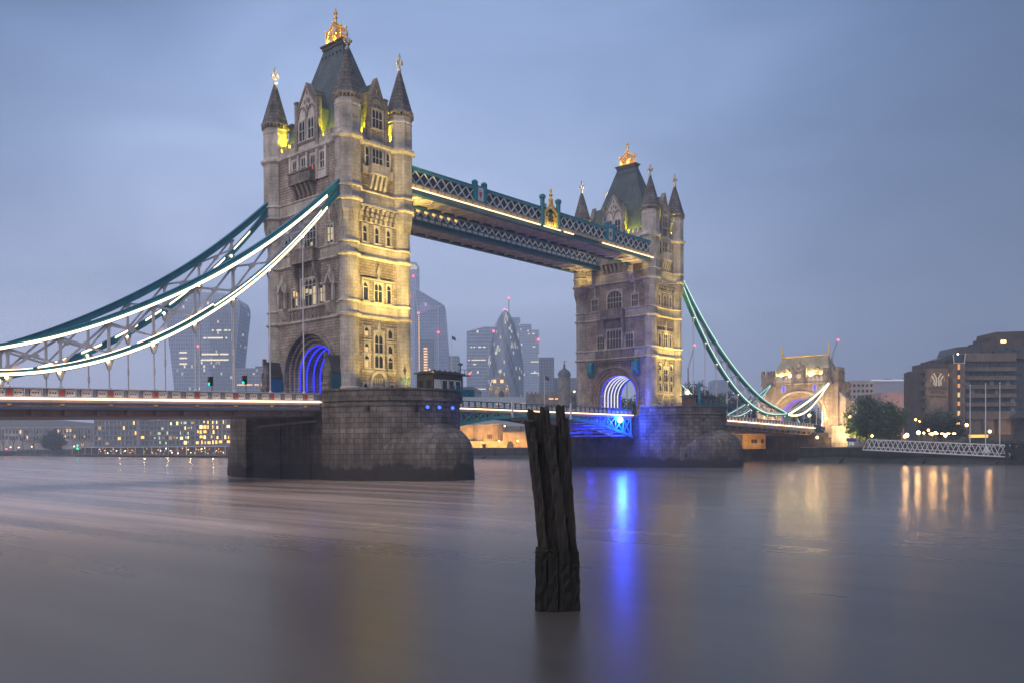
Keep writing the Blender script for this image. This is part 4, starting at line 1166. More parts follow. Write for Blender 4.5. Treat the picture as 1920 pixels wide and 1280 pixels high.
# ------------------------------------------------------------------ bascules
def bascule(south):
    root = thing('bascule_leaf', 'left half of the low opening span, teal arched girder beside the nearest pier' if south else
                 'right half of the low opening span, blue lit girder running into the farther pier', 'bridge deck', (10.6 if south else SP - 10.6, 0, 0), 'leaves of the opening span')
    X = (lambda s: 10.4 + s) if south else (lambda s: SP - 10.4 - s)
    Ln = SP/2 - 10.4 - .06
    low = lambda s: 6.6 + 3.9*(1 - (1 - min(s, Ln)/Ln)**1.9)
    def bx(mb, s0, s1, y0, y1, z0, z1):
        a, b = sorted((X(s0), X(s1))); mb.box(a, b, y0, y1, z0, z1)
    rd = MB(); bx(rd, 0, Ln, -7.7, 7.7, 10.95, 11.2); put('roadway', rd, m_asph, root)
    for sy in (-1, 1):
        tc_ = MB(); bx(tc_, 0, Ln, *sorted((sy*7.75, sy*8.1)), 10.62, 11.12); put('top_chord', tc_, m_girder, root)
        lc = MB(); n = 14
        rs = [[(X(Ln*i/n), sy*7.75, low(Ln*i/n) - .28), (X(Ln*i/n), sy*8.15, low(Ln*i/n) - .28), (X(Ln*i/n), sy*8.15, low(Ln*i/n) + .28), (X(Ln*i/n), sy*7.75, low(Ln*i/n) + .28)] for i in range(n + 1)]
        lc.rings(rs); put('arched_chord', lc, m_sea, root)
        wb = MB(); s = .6
        while s < Ln - 10:
            e = s + 2.9
            wb.bar((X(s), sy*7.95, low(s)), (X(e), sy*7.95, 10.7), .2, .22); wb.bar((X(s), sy*7.92, 10.7), (X(e), sy*7.92, low(e)), .2, .22)
            wb.bar((X(s), sy*7.95, low(s)), (X(s), sy*7.95, 10.7), .24, .24)
            s = e
        put('girder_web', wb, m_sea, root)
        st = MB(); bx(st, .0, Ln, *sorted((sy*8.12, sy*8.28)), 11.13, 11.30); put('edge_light_strip', st, emis('bascule_edge_light', (1.0, .66, .36), 3.2) if sy < 0 else m_strip, root)
        pr = MB(); bx(pr, 0, Ln, *sorted((sy*7.92, sy*8.2)), 12.42, 12.55); bx(pr, 0, Ln, *sorted((sy*7.98, sy*8.12)), 11.32, 11.42)
        s = .4
        while s < Ln:
            bx(pr, s - .09, s + .09, *sorted((sy*7.92, sy*8.18)), 11.3, 12.45); s += 1.52
        put('railing', pr, m_teald, root)
        pn = MB(); s = .4
        while s < Ln - 1:
            for f in (.25, .5, .75):
                a = s + 1.52*f
                pn.bar((X(a - .3), sy*8.05, 11.55), (X(a + .3), sy*8.05, 12.05), .07, .08); pn.bar((X(a - .3), sy*8.05, 12.05), (X(a + .3), sy*8.05, 11.55), .07, .08)
            s += 1.52
        put('railing_lattice', pn, m_white, root)
    # four inner ribs and cross bracing
    for y in (-2.7, 2.7):
        ib = MB(); n = 10
        ib.rings([[(X(Ln*i/n), y - .15, low(Ln*i/n)), (X(Ln*i/n), y + .15, low(Ln*i/n)), (X(Ln*i/n), y + .15, 10.9), (X(Ln*i/n), y - .15, 10.9)] for i in range(n + 1)])
        put('inner_rib', ib, m_soff, root)
    cg = MB(); s = 1.0
    while s < Ln:
        a = X(s); cg.box(a - .15, a + .15, -7.7, 7.7, 10.2, 10.9)
        if s < Ln - 8: cg.box(a - .12, a + .12, -7.7, 7.7, low(s) - .1, low(s) + .25)
        s += 2.9
    cg.box(*sorted((X(0), X(Ln))), -7.6, 7.6, 10.75, 10.93)
    put('cross_girder', cg, m_soff, root)
    pp = MB(); x = 32.3 if south else 49.6
    pp.box(x - .16, x + .16, -8.55, -8.3, 9.9, 13.1); put('marker_post', pp, m_white, root)
    for s, y in ((2.5, -5.0), (4.0, 0.5), (5.0, 5.0)):
        point((X(s), y, 8.6 if s < 4.5 else 9.3), BL, 620 if not south else 260, .3)
    return root
bascule(True); bascule(False)
blue_lamp(SP - 15.9, -8.25, 10.15, (-.45, -.9), .62, 'dazzling blue white lamp under the deck beside the farther pier', 10000)
point((SP - 13.0, -9.6, 8.0), BL, 800, .4)  # extra blue point added to widen the reflection, no lamp unit here
point((SP - 15.5, -9.2, 9.6), (0.10, .30, 1.0), 900, .45)
point((SP - 21.5, -6.0, 9.3), BL, 420, .4)
point((13.0, -9.5, 7.5), BL, 70, .3)
nv = thing('navigation_lamp', 'tiny orange lamp hung below the middle of the opening span, seen over the post', 'lamp', (41.6, -8.5, 10.4))
put('lens', MB().ball((41.6, -8.5, 10.5), .2, 8, 6), m_orange, nv); put('bracket', MB().bar((41.6, -8.5, 10.5), (41.6, -8.0, 10.9), .08), m_lead, nv)

# ------------------------------------------------------------------ small things on piers and deck
def lantern_post(x, y, zb, lab):
    t = thing('lamp_post', lab, 'street lamp', (x, y, zb), 'teal lamp posts on the bridge')
    p = MB().rev(x, y, [(.22, zb), (.2, zb + .5), (.1, zb + .7), (.08, zb + 2.6)], 8)
    p.bar((x - .75, y + .1, zb + 2.35), (x + .75, y - .1, zb + 2.35), .1, .12)
    for s_ in (-1, 1): p.rev(x + s_*.7, y - s_*.1, [(.12, zb + 2.1), (.14, zb + 2.5), (.04, zb + 2.7)], 6); p.bar((x, y, zb + 1.8), (x + s_*.55, y, zb + 2.3), .07)
    put('post', p, m_teald, t)
    h = MB().rev(x, y, [(.07, zb + 2.6), (.09, zb + 3.1), (.24, zb + 3.6), (.28, zb + 3.75), (.12, zb + 4.0), (.05, zb + 4.4), (.01, zb + 4.6)], 8)
    put('lantern', h, m_lead, t)
    return t
lantern_post(1.6, -14.0, 12.5, 'teal lamp post with a dark lantern before the yellow lit wall of the nearest tower')

def cabin(x0, x1, y0, y1, near):
    t = thing('control_cabin', 'dark control cabin with teal railing on the rim of the nearest pier' if near else 'long low control cabin with teal rail on the farther pier', 'cabin', (x0, y0, 12.0), 'control cabins on the piers')
    zb, zt = 12.6, (15.9 if near else 15.3)
    wd = plain('dark_timber_cabin' if near else 'brown_timber_cabin', (.055, .042, .035) if near else (.12, .06, .05), .6)
    b = MB().box(x0, x1, y0, y1, 11.5, zt - .3); put('wall', b, wd, t)
    r = MB().box(x0 - .35, x1 + .35, y0 - .35, y1 + .35, zt - .3, zt - .08).box(x0 + .2, x1 - .2, y0 + .2, y1 - .2, zt - .08, zt + .12)
    for i in range(5): r.box(x0 + .8 + i*1.1, x0 + 1.0 + i*1.1, y0 + .5, y0 + .7, zt + .1, zt + .32)
    put('roof', r, m_lead, t)
    W = x1 - x0; n = 4
    for i in range(n):
        a = x0 + .35 + i*(W - .5)/n; c = a + (W - .5)/n - .3
        w_ = MB().box(a, c, y0 - .06, y0 - .02, 13.1, 14.6); put('window', w_, m_glass if (i != 0 or not near) else emis('cabin_glow', (.75, .85, 1.0), .16), t)
        f = MB()
        for q in (a, c): f.box(q - .06, q + .06, y0 - .12, y0, 13.0, 14.7)
        f.box(a, c, y0 - .12, y0, 14.6, 14.72).box(a, c, y0 - .12, y0, 12.98, 13.1); put('window_frame', f, m_white if near else m_girder, t)
    for j in range(2):
        a = y0 + .4 + j*(y1 - y0)/2; w_ = MB().box(x0 - .06, x0 - .02, a, a + (y1 - y0)/2 - .8, 13.2, 14.6); put('window', w_, m_glass, t)
    rl = MB()
    for z in (12.95, 13.35, 13.75): rl.bar((x0 + W*.4 if near else x0 - 1.5, y0 - 1.1, z), (x1 + (1.6 if near else 3.2), y0 - 1.0, z), .07)
    xx = x0 + (W*.4 if near else -1.5)
    while xx < x1 + (1.6 if near else 3.2):
        rl.bar((xx, y0 - 1.05, 12.5), (xx, y0 - 1.05, 13.78), .07); xx += .45
    rl.box(x0 + W*.4 if near else x0 - 1.5, x1 + (1.6 if near else 3.2), y0 - 1.0, y0 - .95, 12.3, 13.3)
    put('railing', rl, m_teal, t)
    if near:
        mt = MB().tube([(x1 + .6, y0 + 1.0, 12.5), (x1 + .6, y0 + 1.0, 17.6)], .09, 6)
        mt.box(x1 - .3, x1 + 2.2, y0 + .4, y0 + 1.6, 15.6, 15.72)
        for q in (x1 - .3, x1 + .9, x1 + 2.2): mt.bar((q, y0 + .4, 15.7), (q, y0 + .4, 16.5), .06)
        mt.bar((x1 - .3, y0 + .4, 16.5), (x1 + 2.2, y0 + .4, 16.5), .06)
        mt.box(x1 + .3, x1 + .9, y0 + .8, y0 + 1.2, 17.2, 17.5)
        put('signal_mast', mt, m_teald, t)
        g = MB().ball((x1 + 1.9, y0 + .3, 15.95), .14, 6, 4); put('red_light', g, m_redl, t)
    else:
        mt = MB().rev(x0 + 1.4, y0 - .4, [(.35, 12.3), (.3, 13.5), (.45, 14.5), (.3, 15.4), (.2, 16.4), (.32, 17.5), (.25, 17.7)], 8); put('signal_mast', mt, m_teal, t)
        lp = thing('pier_lamp', 'orange ball lamp glowing above the cabin roof on the farther pier', 'lamp', (x0 + W*.46, y0 + 4.2, 15.0))
        g = MB().ball((x0 + W*.46, y0 + 4.2, 16.2), .42, 8, 6); put('globe', g, m_orange, lp, smooth=True)
        p = MB().tube([(x0 + W*.46, y0 + 4.2, 11.5), (x0 + W*.46, y0 + 4.2, 16.0)], .08, 6); put('post', p, m_white, lp)
        point((x0 + W*.46, y0 + 3.4, 16.2), (1.0, .6, .25), 60, .3)
    return t
cabin(2.7, 8.9, -18.9, -15.4, True)
cabin(SP - 4.5, SP + 5.2, -19.6, -16.6, False)
put_w = thing('gauge_ring', 'pair of white ring lights on a bracket above the farther pier cabin', 'lamp', (SP - 1.0, -15.5, 15.4))
rg = MB()
for o_ in (0, .95):
    for i in range(12):
        a, b = 2*PI*i/12, 2*PI*(i+1)/12
        rg.bar((SP - 1.0 + o_ + .38*math.cos(a), -15.5, 16.4 + .5*math.sin(a)), (SP - 1.0 + o_ + .38*math.cos(b), -15.5, 16.4 + .5*math.sin(b)), .1, .1)
    rg.bar((SP - 1.0 + o_, -15.5, 15.3), (SP - 1.0 + o_, -15.5, 15.9), .08)
put('ring', rg, emis('ring_glow', (1.0, .85, .7), .8), put_w)

for x, lab in ((-22.3, 'left traffic light showing green above the near bridge deck'), (-16.9, 'right traffic light showing green, beside the nearest tower arch')):
    t = thing('traffic_light', lab, 'traffic light', (x, 0, 11.0), 'traffic lights on the deck')
    zb = 11.0; zt = 14.75 if x < -20 else 15.2
    p = MB().tube([(x + .2, 0, zb), (x + .2, 0, zt)], .055, 6); put('post', p, m_lead, t)
    hx = MB().box(x - .28, x + .12, -.22, .22, zt - 1.2, zt - .05)
    for i in range(3): hx.box(x - .46, x - .28, -.2, .2, zt - .32 - i*.38, zt - .27 - i*.38)
    hx.box(x + .1, x + .16, -.4, .4, zt - 1.3, zt)
    put('signal_head', hx, m_dark, t)
    g = MB().ball((x - .3, -.1, zt - 1.05), .15, 8, 6); put('green_lens', g, m_green, t)
    g = MB().ball((x - .27, -.1, zt - .3), .12, 8, 6); put('red_lens', g, plain('unlit_red_lens', (.2, .01, .01), .3), t)

# ------------------------------------------------------------------ north gatehouse (abutment tower)
AX = 176.5
t = thing('gatehouse', 'small floodlit stone gatehouse with a wide arch and steep roof on the north bank', 'gatehouse', (AX, 0, 4.0))
WARM = (1.0, .66, .28)
mb = MB(); za0, zpl = 10.2, 24.0
P0 = arch_pts(8.1, 6.9, 13.9, za0)
for d0, k in ((0, 0), (.5, .55), (1.0, 1.1)):
    Pk = arch_pts(8.1 - k, 6.9 - k, 13.9, za0); Pn = arch_pts(8.1 - k - .55, 6.9 - k - .55, 13.9, za0)
    for j in range(len(Pk) - 1):
        mb.poly([(AX + d0, *Pk[j]), (AX + d0, *Pk[j+1]), (AX + d0 + .5, *Pk[j+1]), (AX + d0 + .5, *Pk[j])])
        mb.poly([(AX + d0 + .5, *Pk[j]), (AX + d0 + .5, *Pk[j+1]), (AX + d0 + .5, *Pn[j+1]), (AX + d0 + .5, *Pn[j])])
Pi = arch_pts(6.45, 5.25, 13.9, za0)
for j in range(len(Pi) - 1): mb.poly([(AX + 1.5, *Pi[j]), (AX + 1.5, *Pi[j+1]), (AX + 10, *Pi[j+1]), (AX + 10, *Pi[j])])
for (h, z), (h2, z2) in zip(P0[1:-1], P0[2:-1]): mb.poly([(AX, h, z), (AX, h2, z2), (AX, h2, zpl), (AX, h, zpl)])
for sy in (-1, 1):
    mb.poly([(AX, sy*8.1, za0), (AX, sy*12.2, za0), (AX, sy*12.2, zpl), (AX, sy*8.1, zpl)])
    mb.box(AX + .05, AX + 10, *sorted((sy*12.15, sy*8.2)), 3.0, zpl - .05)
mb.box(AX + .05, AX + 10, -8.2, 8.2, 20.9, zpl - .04)
mb.box(AX + .5, AX + 9.5, -8.0, 8.0, zpl, 26.2)
put('wall', mb, m_rock, t)
am = MB(); o = arch_pts(8.7, 7.5, 13.9, 11.4); q = arch_pts(8.08, 6.88, 13.9, 11.4)
for j in range(len(o) - 1):
    am.hexa([(AX + .05, *q[j]), (AX + .05, *o[j]), (AX - .25, *o[j]), (AX - .25, *q[j]), (AX + .05, *q[j+1]), (AX + .05, *o[j+1]), (AX - .25, *o[j+1]), (AX - .25, *q[j+1])])
put('arch_moulding', am, m_trim, t)
for sy in (-1, 1):
    bk = MB()
    a, b = sorted((sy*7.5, sy*12.4))
    bk.box(AX - .35, AX + 4.6, a, b, 23.7, 26.9)
    bk.box(AX - .55, AX + 4.8, a - .2, b + .2, 23.4, 23.75); bk.box(AX - .5, AX + 4.75, a - .15, b + .15, 26.2, 26.5)
    for i in range(4):
        y = a + .1 + i*(b - a - .2)/3.6; bk.box(AX - .4, AX + .3, y, y + .8, 26.9, 28.0)
        x = AX - .3 + i*1.28; bk.box(x, x + .8, *sorted((sy*12.45, sy*11.9)), 26.9, 28.0)
    put('corner_block', bk, m_trimd, t)
    bt = MB()
    bt.box(AX + .6, AX + 3.2, *sorted((sy*12.2, sy*14.2)), 3.0, 18.6); bt.box(AX + .3, AX + 3.5, *sorted((sy*12.2, sy*14.5)), 3.0, 10.4)
    bt.prism([(AX + .6, sy*12.2, 20.6), (AX + .6, sy*14.2, 18.6), (AX + .6, sy*12.2, 18.6)], (2.6, 0, 0))
    bt.box(AX + 6.0, AX + 8.5, *sorted((sy*12.2, sy*14.0)), 3.0, 18.0)
    put('buttress', bt, m_ash, t)
    ww = MB().box(AX - .12, AX - .02, sy*5.0 - .45, sy*5.0 + .45, 21.2, 23.0); wo = put('blue_lit_window', ww, emis('violet_blue_glow', (.12, .10, 1.0), 1.4), t)
    fr = MB().box(AX - .2, AX, sy*5.0 - .65, sy*5.0 - .45, 21.0, 23.2).box(AX - .2, AX, sy*5.0 + .45, sy*5.0 + .65, 21.0, 23.2).box(AX - .2, AX, sy*5.0 - .45, sy*5.0 + .45, 23.0, 23.2); put('frame', fr, m_trim, wo)
    # saddle housing
    sd = MB().prism([(AX - .9, sy*9.6 - .9, 23.0), (AX - .9, sy*9.6 + .9, 23.0), (AX - .9, sy*9.6 + .7, 24.4), (AX - .9, sy*9.6, 25.3), (AX - .9, sy*9.6 - .7, 24.4)], (1.2, 0, 0)); put('saddle_hood', sd, m_trimd, t)
pr = MB().box(AX - .15, AX + .35, -7.5, 7.5, 23.9, 25.0)
y = -7.3
while y < 7.3:
    if abs(y + .4) > 2.6: pr.box(AX - .17, AX + .33, y, y + .75, 25.0, 25.7)
    y += 1.25
pr.box(AX - .4, AX + .1, -7.5, 7.5, 23.4, 23.7)
put('parapet', pr, m_trim, t)
rf = MB().rings([[(AX + .9, -9.2, 26.0), (AX + 10.4, -9.2, 26.0), (AX + 10.4, 9.4, 26.0), (AX + .9, 9.4, 26.0)], [(AX + 5.2, -7.0, 32.2), (AX + 5.6, -7.0, 32.2), (AX + 5.6, 7.6, 32.2), (AX + 5.2, 7.6, 32.2)]])
put('roof', rf, slate('glow_tinted_slate', (.42, .38, .27), (.36, .32, .23), .6, .45), t)  # warm floodlight glow is put into the slate colour
rg_ = MB().box(AX + 5.1, AX + 5.7, -7.1, 7.7, 32.15, 32.6)
for y in (-7.2, 7.8): rg_.rev(AX + 5.4, y, [(.35, 32.0), (.3, 34.0), (.4, 34.1), (.2, 34.3), (.12, 35.4), (.25, 35.6), (.02, 36.3)], 8)
put('ridge_cresting', rg_, m_goldp, t)
gb = MB().prism([(AX - .3, -1.9, 24.2), (AX - .3, 1.9, 24.2), (AX - .3, 1.9, 27.6), (AX - .3, 0, 30.3), (AX - .3, -1.9, 27.6)], (1.4, 0, 0))
gb.prism([(AX + 1.1, -1.8, 27.3), (AX + 1.1, 0, 29.7), (AX + 1.1, 1.8, 27.3)], (4.0, 0, 0))
for sy in (-1, 1): gb.box(AX - .5, AX + .3, sy*2.05 - .3, sy*2.05 + .3, 22.8, 28.8)
g_ = put('dormer', gb, m_trimd, t)
gs = MB()
for (h, z) in ((0, 29.0), (-.6, 27.8), (.6, 27.8), (0, 27.4)): gs.box(AX - .42, AX - .3, h - .22, h + .22, z - .35, z + .35)
gs.prism([(AX - .42, -.8, 26.6), (AX - .42, .8, 26.6), (AX - .42, .8, 25.6), (AX - .42, 0, 24.9), (AX - .42, -.8, 25.6)], (.1, 0, 0))
put('carving', gs, m_trim, g_)
for y in (4.6, -5.0):
    dr = MB().box(AX + 1.4, AX + 3.6, y - .7, y + .7, 26.0, 27.8).prism([(AX + 1.2, y - .95, 27.7), (AX + 1.2, y + .95, 27.7), (AX + 1.2, y, 28.9)], (4.0, 0, 0)); put('dormer', dr, m_trimd, t)
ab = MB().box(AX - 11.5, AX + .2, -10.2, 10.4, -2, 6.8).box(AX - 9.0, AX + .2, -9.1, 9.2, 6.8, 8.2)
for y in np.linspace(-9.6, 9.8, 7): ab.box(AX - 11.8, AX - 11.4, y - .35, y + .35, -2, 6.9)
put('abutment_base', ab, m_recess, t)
put('plinth', MB().box(AX - .3, AX + 8, -14.6, -10.25, 2.0, 10.3), m_ash, t); put('plinth', MB().box(AX - .3, AX + 8, 10.45, 14.8, 2.0, 10.3), m_ash, t)
for i, (x, y) in enumerate(((-2.2, 4.6), (-5.0, 1.3), (-4.0, -3.6))): pass
for y in (3.2, -3.4): point((AX + .75, y, 26.6), (1.0, .72, .22), 1100, .25)
for y in (6.4, -6.6): point((AX + .8, y, 26.4), (1.0, .72, .22), 700, .2)
for y in (3.2, -3.4):
    g = MB().ball((AX + .45, y, 26.1), .42, 8, 6); put('roof_flood_lamp', g, m_warm, t)
area((AX - 6.5, 9.0, 11.3), (AX, 9.6, 18.5), 2.0, .5, WARM, 1500); area((AX - 6.5, -8.6, 11.3), (AX, -10.2, 18.0), 2.0, .5, WARM, 1900)
area((AX - 7.0, 0, 11.3), (AX, 0, 20.5), 8.0, .4, WARM, 1900)
area((AX + 4.5, -22.0, 5.2), (AX + 4.2, -13.5, 13.5), 3.0, .6, WARM, 2600)
area((AX - 4.0, -16.0, 6.2), (AX + 1.0, -13.0, 12.0), 2.0, .6, WARM, 1500)
point((AX + 3.5, 4.5, 15.0), (.25, .15, 1.0), 420, .4)
for x in (2.2, 4.0, 5.8):
    rb = MB(); pts = arch_pts(6.35, 5.15, 13.9, 11.5); pts2 = arch_pts(6.2, 5.0, 13.9, 11.5)
    for j in range(len(pts) - 1): rb.hexa([(AX+x-.15, *pts[j]), (AX+x+.15, *pts[j]), (AX+x+.15, *pts2[j]), (AX+x-.15, *pts2[j]), (AX+x-.15, *pts[j+1]), (AX+x+.15, *pts[j+1]), (AX+x+.15, *pts2[j+1]), (AX+x-.15, *pts2[j+1])])
    put('vault_light_rib', rb, emis('violet_rib', (.35, .22, 1.0), .9), t)
# back stay chains descending behind the gatehouse
for sy, lab in ((-1, 'pale lit tie bar sloping down behind the gatehouse to the trees'), (1, 'tie bar sloping down behind the gatehouse arch')):
    bt = thing('tie_chain', lab, 'bridge chain', (AX + 6, sy*9.6, 4), 'tie bars behind the gatehouse')
    b = MB().bar((AX + 5, sy*9.9, 24.0), (AX + 33, sy*10.2, 5.0), .5, .9); put('tie_bar', b, m_sea, bt)
    b = MB().bar((AX + 5, sy*9.9 - .32, 24.5), (AX + 33, sy*10.2 - .32, 5.5), .1, .14); put('light_strip', b, m_stripg, bt)

# ------------------------------------------------------------------ old timber post in the river
tw = N('wet_black_timber')
p, nr = tw.pos()
z = tw.n('SeparateXYZ', {0: p}).outputs[2]
g1 = tw.noise(p, 2.2, 7.0, 0.7, (17, 17, 0.55)); g2 = tw.noise(p, 9.0, 5.0, 0.6, (5, 5, 0.35)); g3 = tw.noise(p, 1.3, 3.0)
colr = tw.mix(tw.maprange(g1, .38, .66, 0, 1), (.004, .0034, .0028, 1), (.052, .045, .040, 1))
band = tw.math('MULTIPLY', tw.maprange(tw.math('ABSOLUTE', tw.math('SUBTRACT', z, 2.55)), .05, .75, 1, 0), tw.maprange(g3, .35, .62, .0, .8))
colr = tw.mix(band, colr, (.045, .032, .022, 1))
alg = tw.math('MULTIPLY', tw.maprange(tw.math('ADD', z, tw.maprange(g3, 0, 1, -.2, .2)), 1.62, 1.95, 1, 0), .85)
colr = tw.mix(alg, colr, tw.mix(g2, (.003, .004, .003, 1), (.016, .015, .009, 1)))
hb = tw.math('ADD', tw.math('MULTIPLY', g1, 1.2), tw.math('MULTIPLY', g2, .6))
tb = tw.bsdf(Base_Color=colr, Roughness=tw.maprange(g2, .3, .7, .4, .8), Normal=tw.bump(hb, .8, .018))
tb.inputs['Specular IOR Level'].default_value = 0.2
m_timber = tw.m
PX, PY = -67.27, -97.8
post = thing('mooring_post', 'tall leaning mooring post of black rotting timbers standing in the river', 'mooring post', (PX, PY, 0))
Rv = Vector((.661, -.750, 0)); Fv = Vector((.750, .661, 0))
zs_ = 4.7/304.0      # metres per hundredth of the measured sketch
def tp(u, v, z): return Vector((PX, PY, z)) + Rv*u + Fv*v
def timber(name, ctr, wid, dep, v, jag=.06, segs=14, rough_=.018, seed=1, tilt=0.0):
    """one squared baulk: ctr = [(z,u)...] down its length; a worn, split top"""
    rnd = random.Random(seed); mb = MB()
    zz = [c[0] for c in ctr]; uu = [c[1] for c in ctr]
    rs = []
    prof = [(-1, -1), (-.35, -1.06), (.3, -.98), (1, -1), (1.05, -.3), (.98, .4), (1, 1), (.2, 1.04), (-.4, .98), (-1, 1), (-1.04, .3), (-.97, -.4)]
    off = [(rnd.uniform(-.06, .06), rnd.uniform(-.06, .06)) for _ in prof]
    for i in range(segs + 1):
        f = i/segs; z_ = zz[0] + (zz[-1] - zz[0])*f
        u_ = float(np.interp(z_, zz, uu)) if zz[0] < zz[-1] else float(np.interp(-z_, [-q for q in zz], uu))
        r = []
        for k, (a, b) in enumerate(prof):
            e = rnd.uniform(-rough_, rough_)
            top = (rnd.uniform(-jag, jag) if f == 1 else 0)
            r.append(tp(u_ + (a + off[k][0])*wid/2 + e, v + (b + off[k][1])*dep/2 + e + tilt*f, z_ + top))
        rs.append(r)
    mb.rings(rs)
    return put(name, mb, m_timber, post)
px_ = 25.5/1648.2
def U_(zx): return (960 + zx/3.05 - 1045)*px_        # horizontal metres from the base centre
def Z_(zy): return 4.7 + (836.5 - (740 + zy/3.05))*px_
timber('timber', [(Z_(930), U_(178)), (Z_(600), U_(155)), (Z_(148), U_(103))], .27, .34, -.30, .05, 18, seed=3, rough_=.022)
timber('timber', [(Z_(950), U_(298)), (Z_(600), U_(262)), (Z_(236), U_(210))], .28, .30, -.40, .03, 18, seed=4, rough_=.02)
timber('timber', [(Z_(930), U_(250)), (Z_(178), U_(219))], .40, .26, .02, .05, 16, seed=5)
timber('timber', [(Z_(960), U_(352)), (Z_(500), U_(322)), (Z_(135), U_(305))], .22, .36, -.10, .12, 16, seed=6)
timber('timber', [(Z_(940), U_(318)), (Z_(68), U_(281))], .24, .30, .18, .07, 18, seed=7)
timber('timber', [(Z_(900), U_(210)), (Z_(95), U_(137))], .42, .30, .20, .14, 18, seed=8)
timber('timber', [(Z_(700), U_(240)), (Z_(80), U_(192))], .26, .24, .25, .10, 18, seed=9)
timber('timber', [(Z_(700), U_(300)), (Z_(250), U_(275))], .14, .2, -.22, .1, 12, seed=15)
bolt = MB()
for zx, zy in ((205, 300), (235, 420), (250, 520), (275, 690), (290, 800), (160, 620), (120, 260)):
    c = tp(U_(zx), -.47, Z_(zy)); bolt.tube([c, c + Fv*.08], .022, 6)
put('bolt', bolt, m_lead, post)
for zx0, zx1, sd, zt_ in ((133, 200, 10, 872), (196, 262, 11, 905), (258, 335, 12, 925), (330, 383, 13, 955)):
    timber('sheathing_timber', [(-1.2, U_((zx0 + zx1)/2) + .02), (Z_(zt_), U_((zx0 + zx1)/2))], abs(U_(zx1) - U_(zx0))*.84, .40, {10: -.27, 11: -.36, 12: -.30, 13: -.22}[sd], .07, 14, seed=sd, rough_=.026)
timber('sheathing_timber', [(-1.2, U_(258)), (Z_(890), U_(258))], 1.22, .7, .12, .05, 10, seed=14)
wd = MB()
rnd = random.Random(5)
for i in range(46):
    c = tp(rnd.uniform(U_(135), U_(270)), -.5 + rnd.uniform(-.03, .25), Z_(rnd.uniform(868, 930)))
    d = Vector((rnd.uniform(-.1, .1), rnd.uniform(-.1, .1), rnd.uniform(-.10, .06)))
    wd.bar(c, c + d, .02, .014)
put('weed', wd, plain('river_weed', (.045, .05, .02), .6), post)

# ------------------------------------------------------------------ river, banks
wt = N('river_water')
p, nr = wt.pos()
s1 = wt.noise(p, 1.0, 5.0, 0.55, (.085, .010, 1)); s2 = wt.noise(p, 1.0, 4.0, 0.5, (.02, .006, 1)); s3 = wt.noise(p, 1.0, 4.0, 0.6, (.5, .05, 1)); s4 = wt.noise(p, 1.0, 2.0, 0.5, (.012, .012, 1))
s5 = wt.noise(p, 1.0, 5.0, 0.6, (.30, .016, 1))
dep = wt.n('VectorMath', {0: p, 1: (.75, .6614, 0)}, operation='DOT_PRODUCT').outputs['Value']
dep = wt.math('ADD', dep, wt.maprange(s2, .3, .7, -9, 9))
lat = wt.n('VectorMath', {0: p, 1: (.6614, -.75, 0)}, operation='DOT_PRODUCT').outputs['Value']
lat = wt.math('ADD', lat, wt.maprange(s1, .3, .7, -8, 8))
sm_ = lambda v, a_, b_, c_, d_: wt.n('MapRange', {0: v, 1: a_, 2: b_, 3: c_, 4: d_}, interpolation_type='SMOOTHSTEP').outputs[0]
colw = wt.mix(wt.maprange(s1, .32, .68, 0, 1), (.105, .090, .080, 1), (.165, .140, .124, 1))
# reflected sky painted as paler water on the left; darkening painted in near camera
sky_sheen = wt.math('MULTIPLY', sm_(lat, 10, 40, 1, 0), sm_(dep, -118, -84, 0, 1))
streak = wt.math('MULTIPLY', sky_sheen, wt.maprange(s5, .34, .62, .25, 1.0))
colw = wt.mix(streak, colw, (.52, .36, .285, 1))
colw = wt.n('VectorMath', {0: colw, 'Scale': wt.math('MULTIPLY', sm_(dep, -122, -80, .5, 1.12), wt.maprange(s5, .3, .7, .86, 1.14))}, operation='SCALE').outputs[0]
rw = wt.math('ADD', sm_(dep, -115, -60, .30, .20), wt.math('ADD', wt.maprange(s5, .3, .7, -.035, .035), wt.maprange(s1, .3, .7, -.02, .02)))
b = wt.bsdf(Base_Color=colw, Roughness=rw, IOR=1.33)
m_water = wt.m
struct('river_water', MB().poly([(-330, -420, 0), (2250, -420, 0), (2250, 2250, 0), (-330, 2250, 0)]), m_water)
m_ground = plain('bank_ground', (.075, .07, .06), .9, 0, .3, .2)
edge = [(139.2, -415), (139.2, -16.5), (165.8, -16.5), (165.8, 13), (160.6, 13), (152, 275), (150, 462), (158, 640), (175, 2245)]
gm = MB(); pts = edge + [(2245, 2245), (2245, -415)]
gm.rings([[(x, y, -3) for x, y in pts], [(x, y, 4.0) for x, y in pts]])
struct('bank_ground', gm, m_ground)
m_rwall = stone('dark_river_wall', (.085, .075, .068), (.06, .052, .048), (.025, .022, .02), 2.4, .8, .03, .6, .6, wet=(1.9, .6, (.014, .015, .012), (.035, .033, .028)))
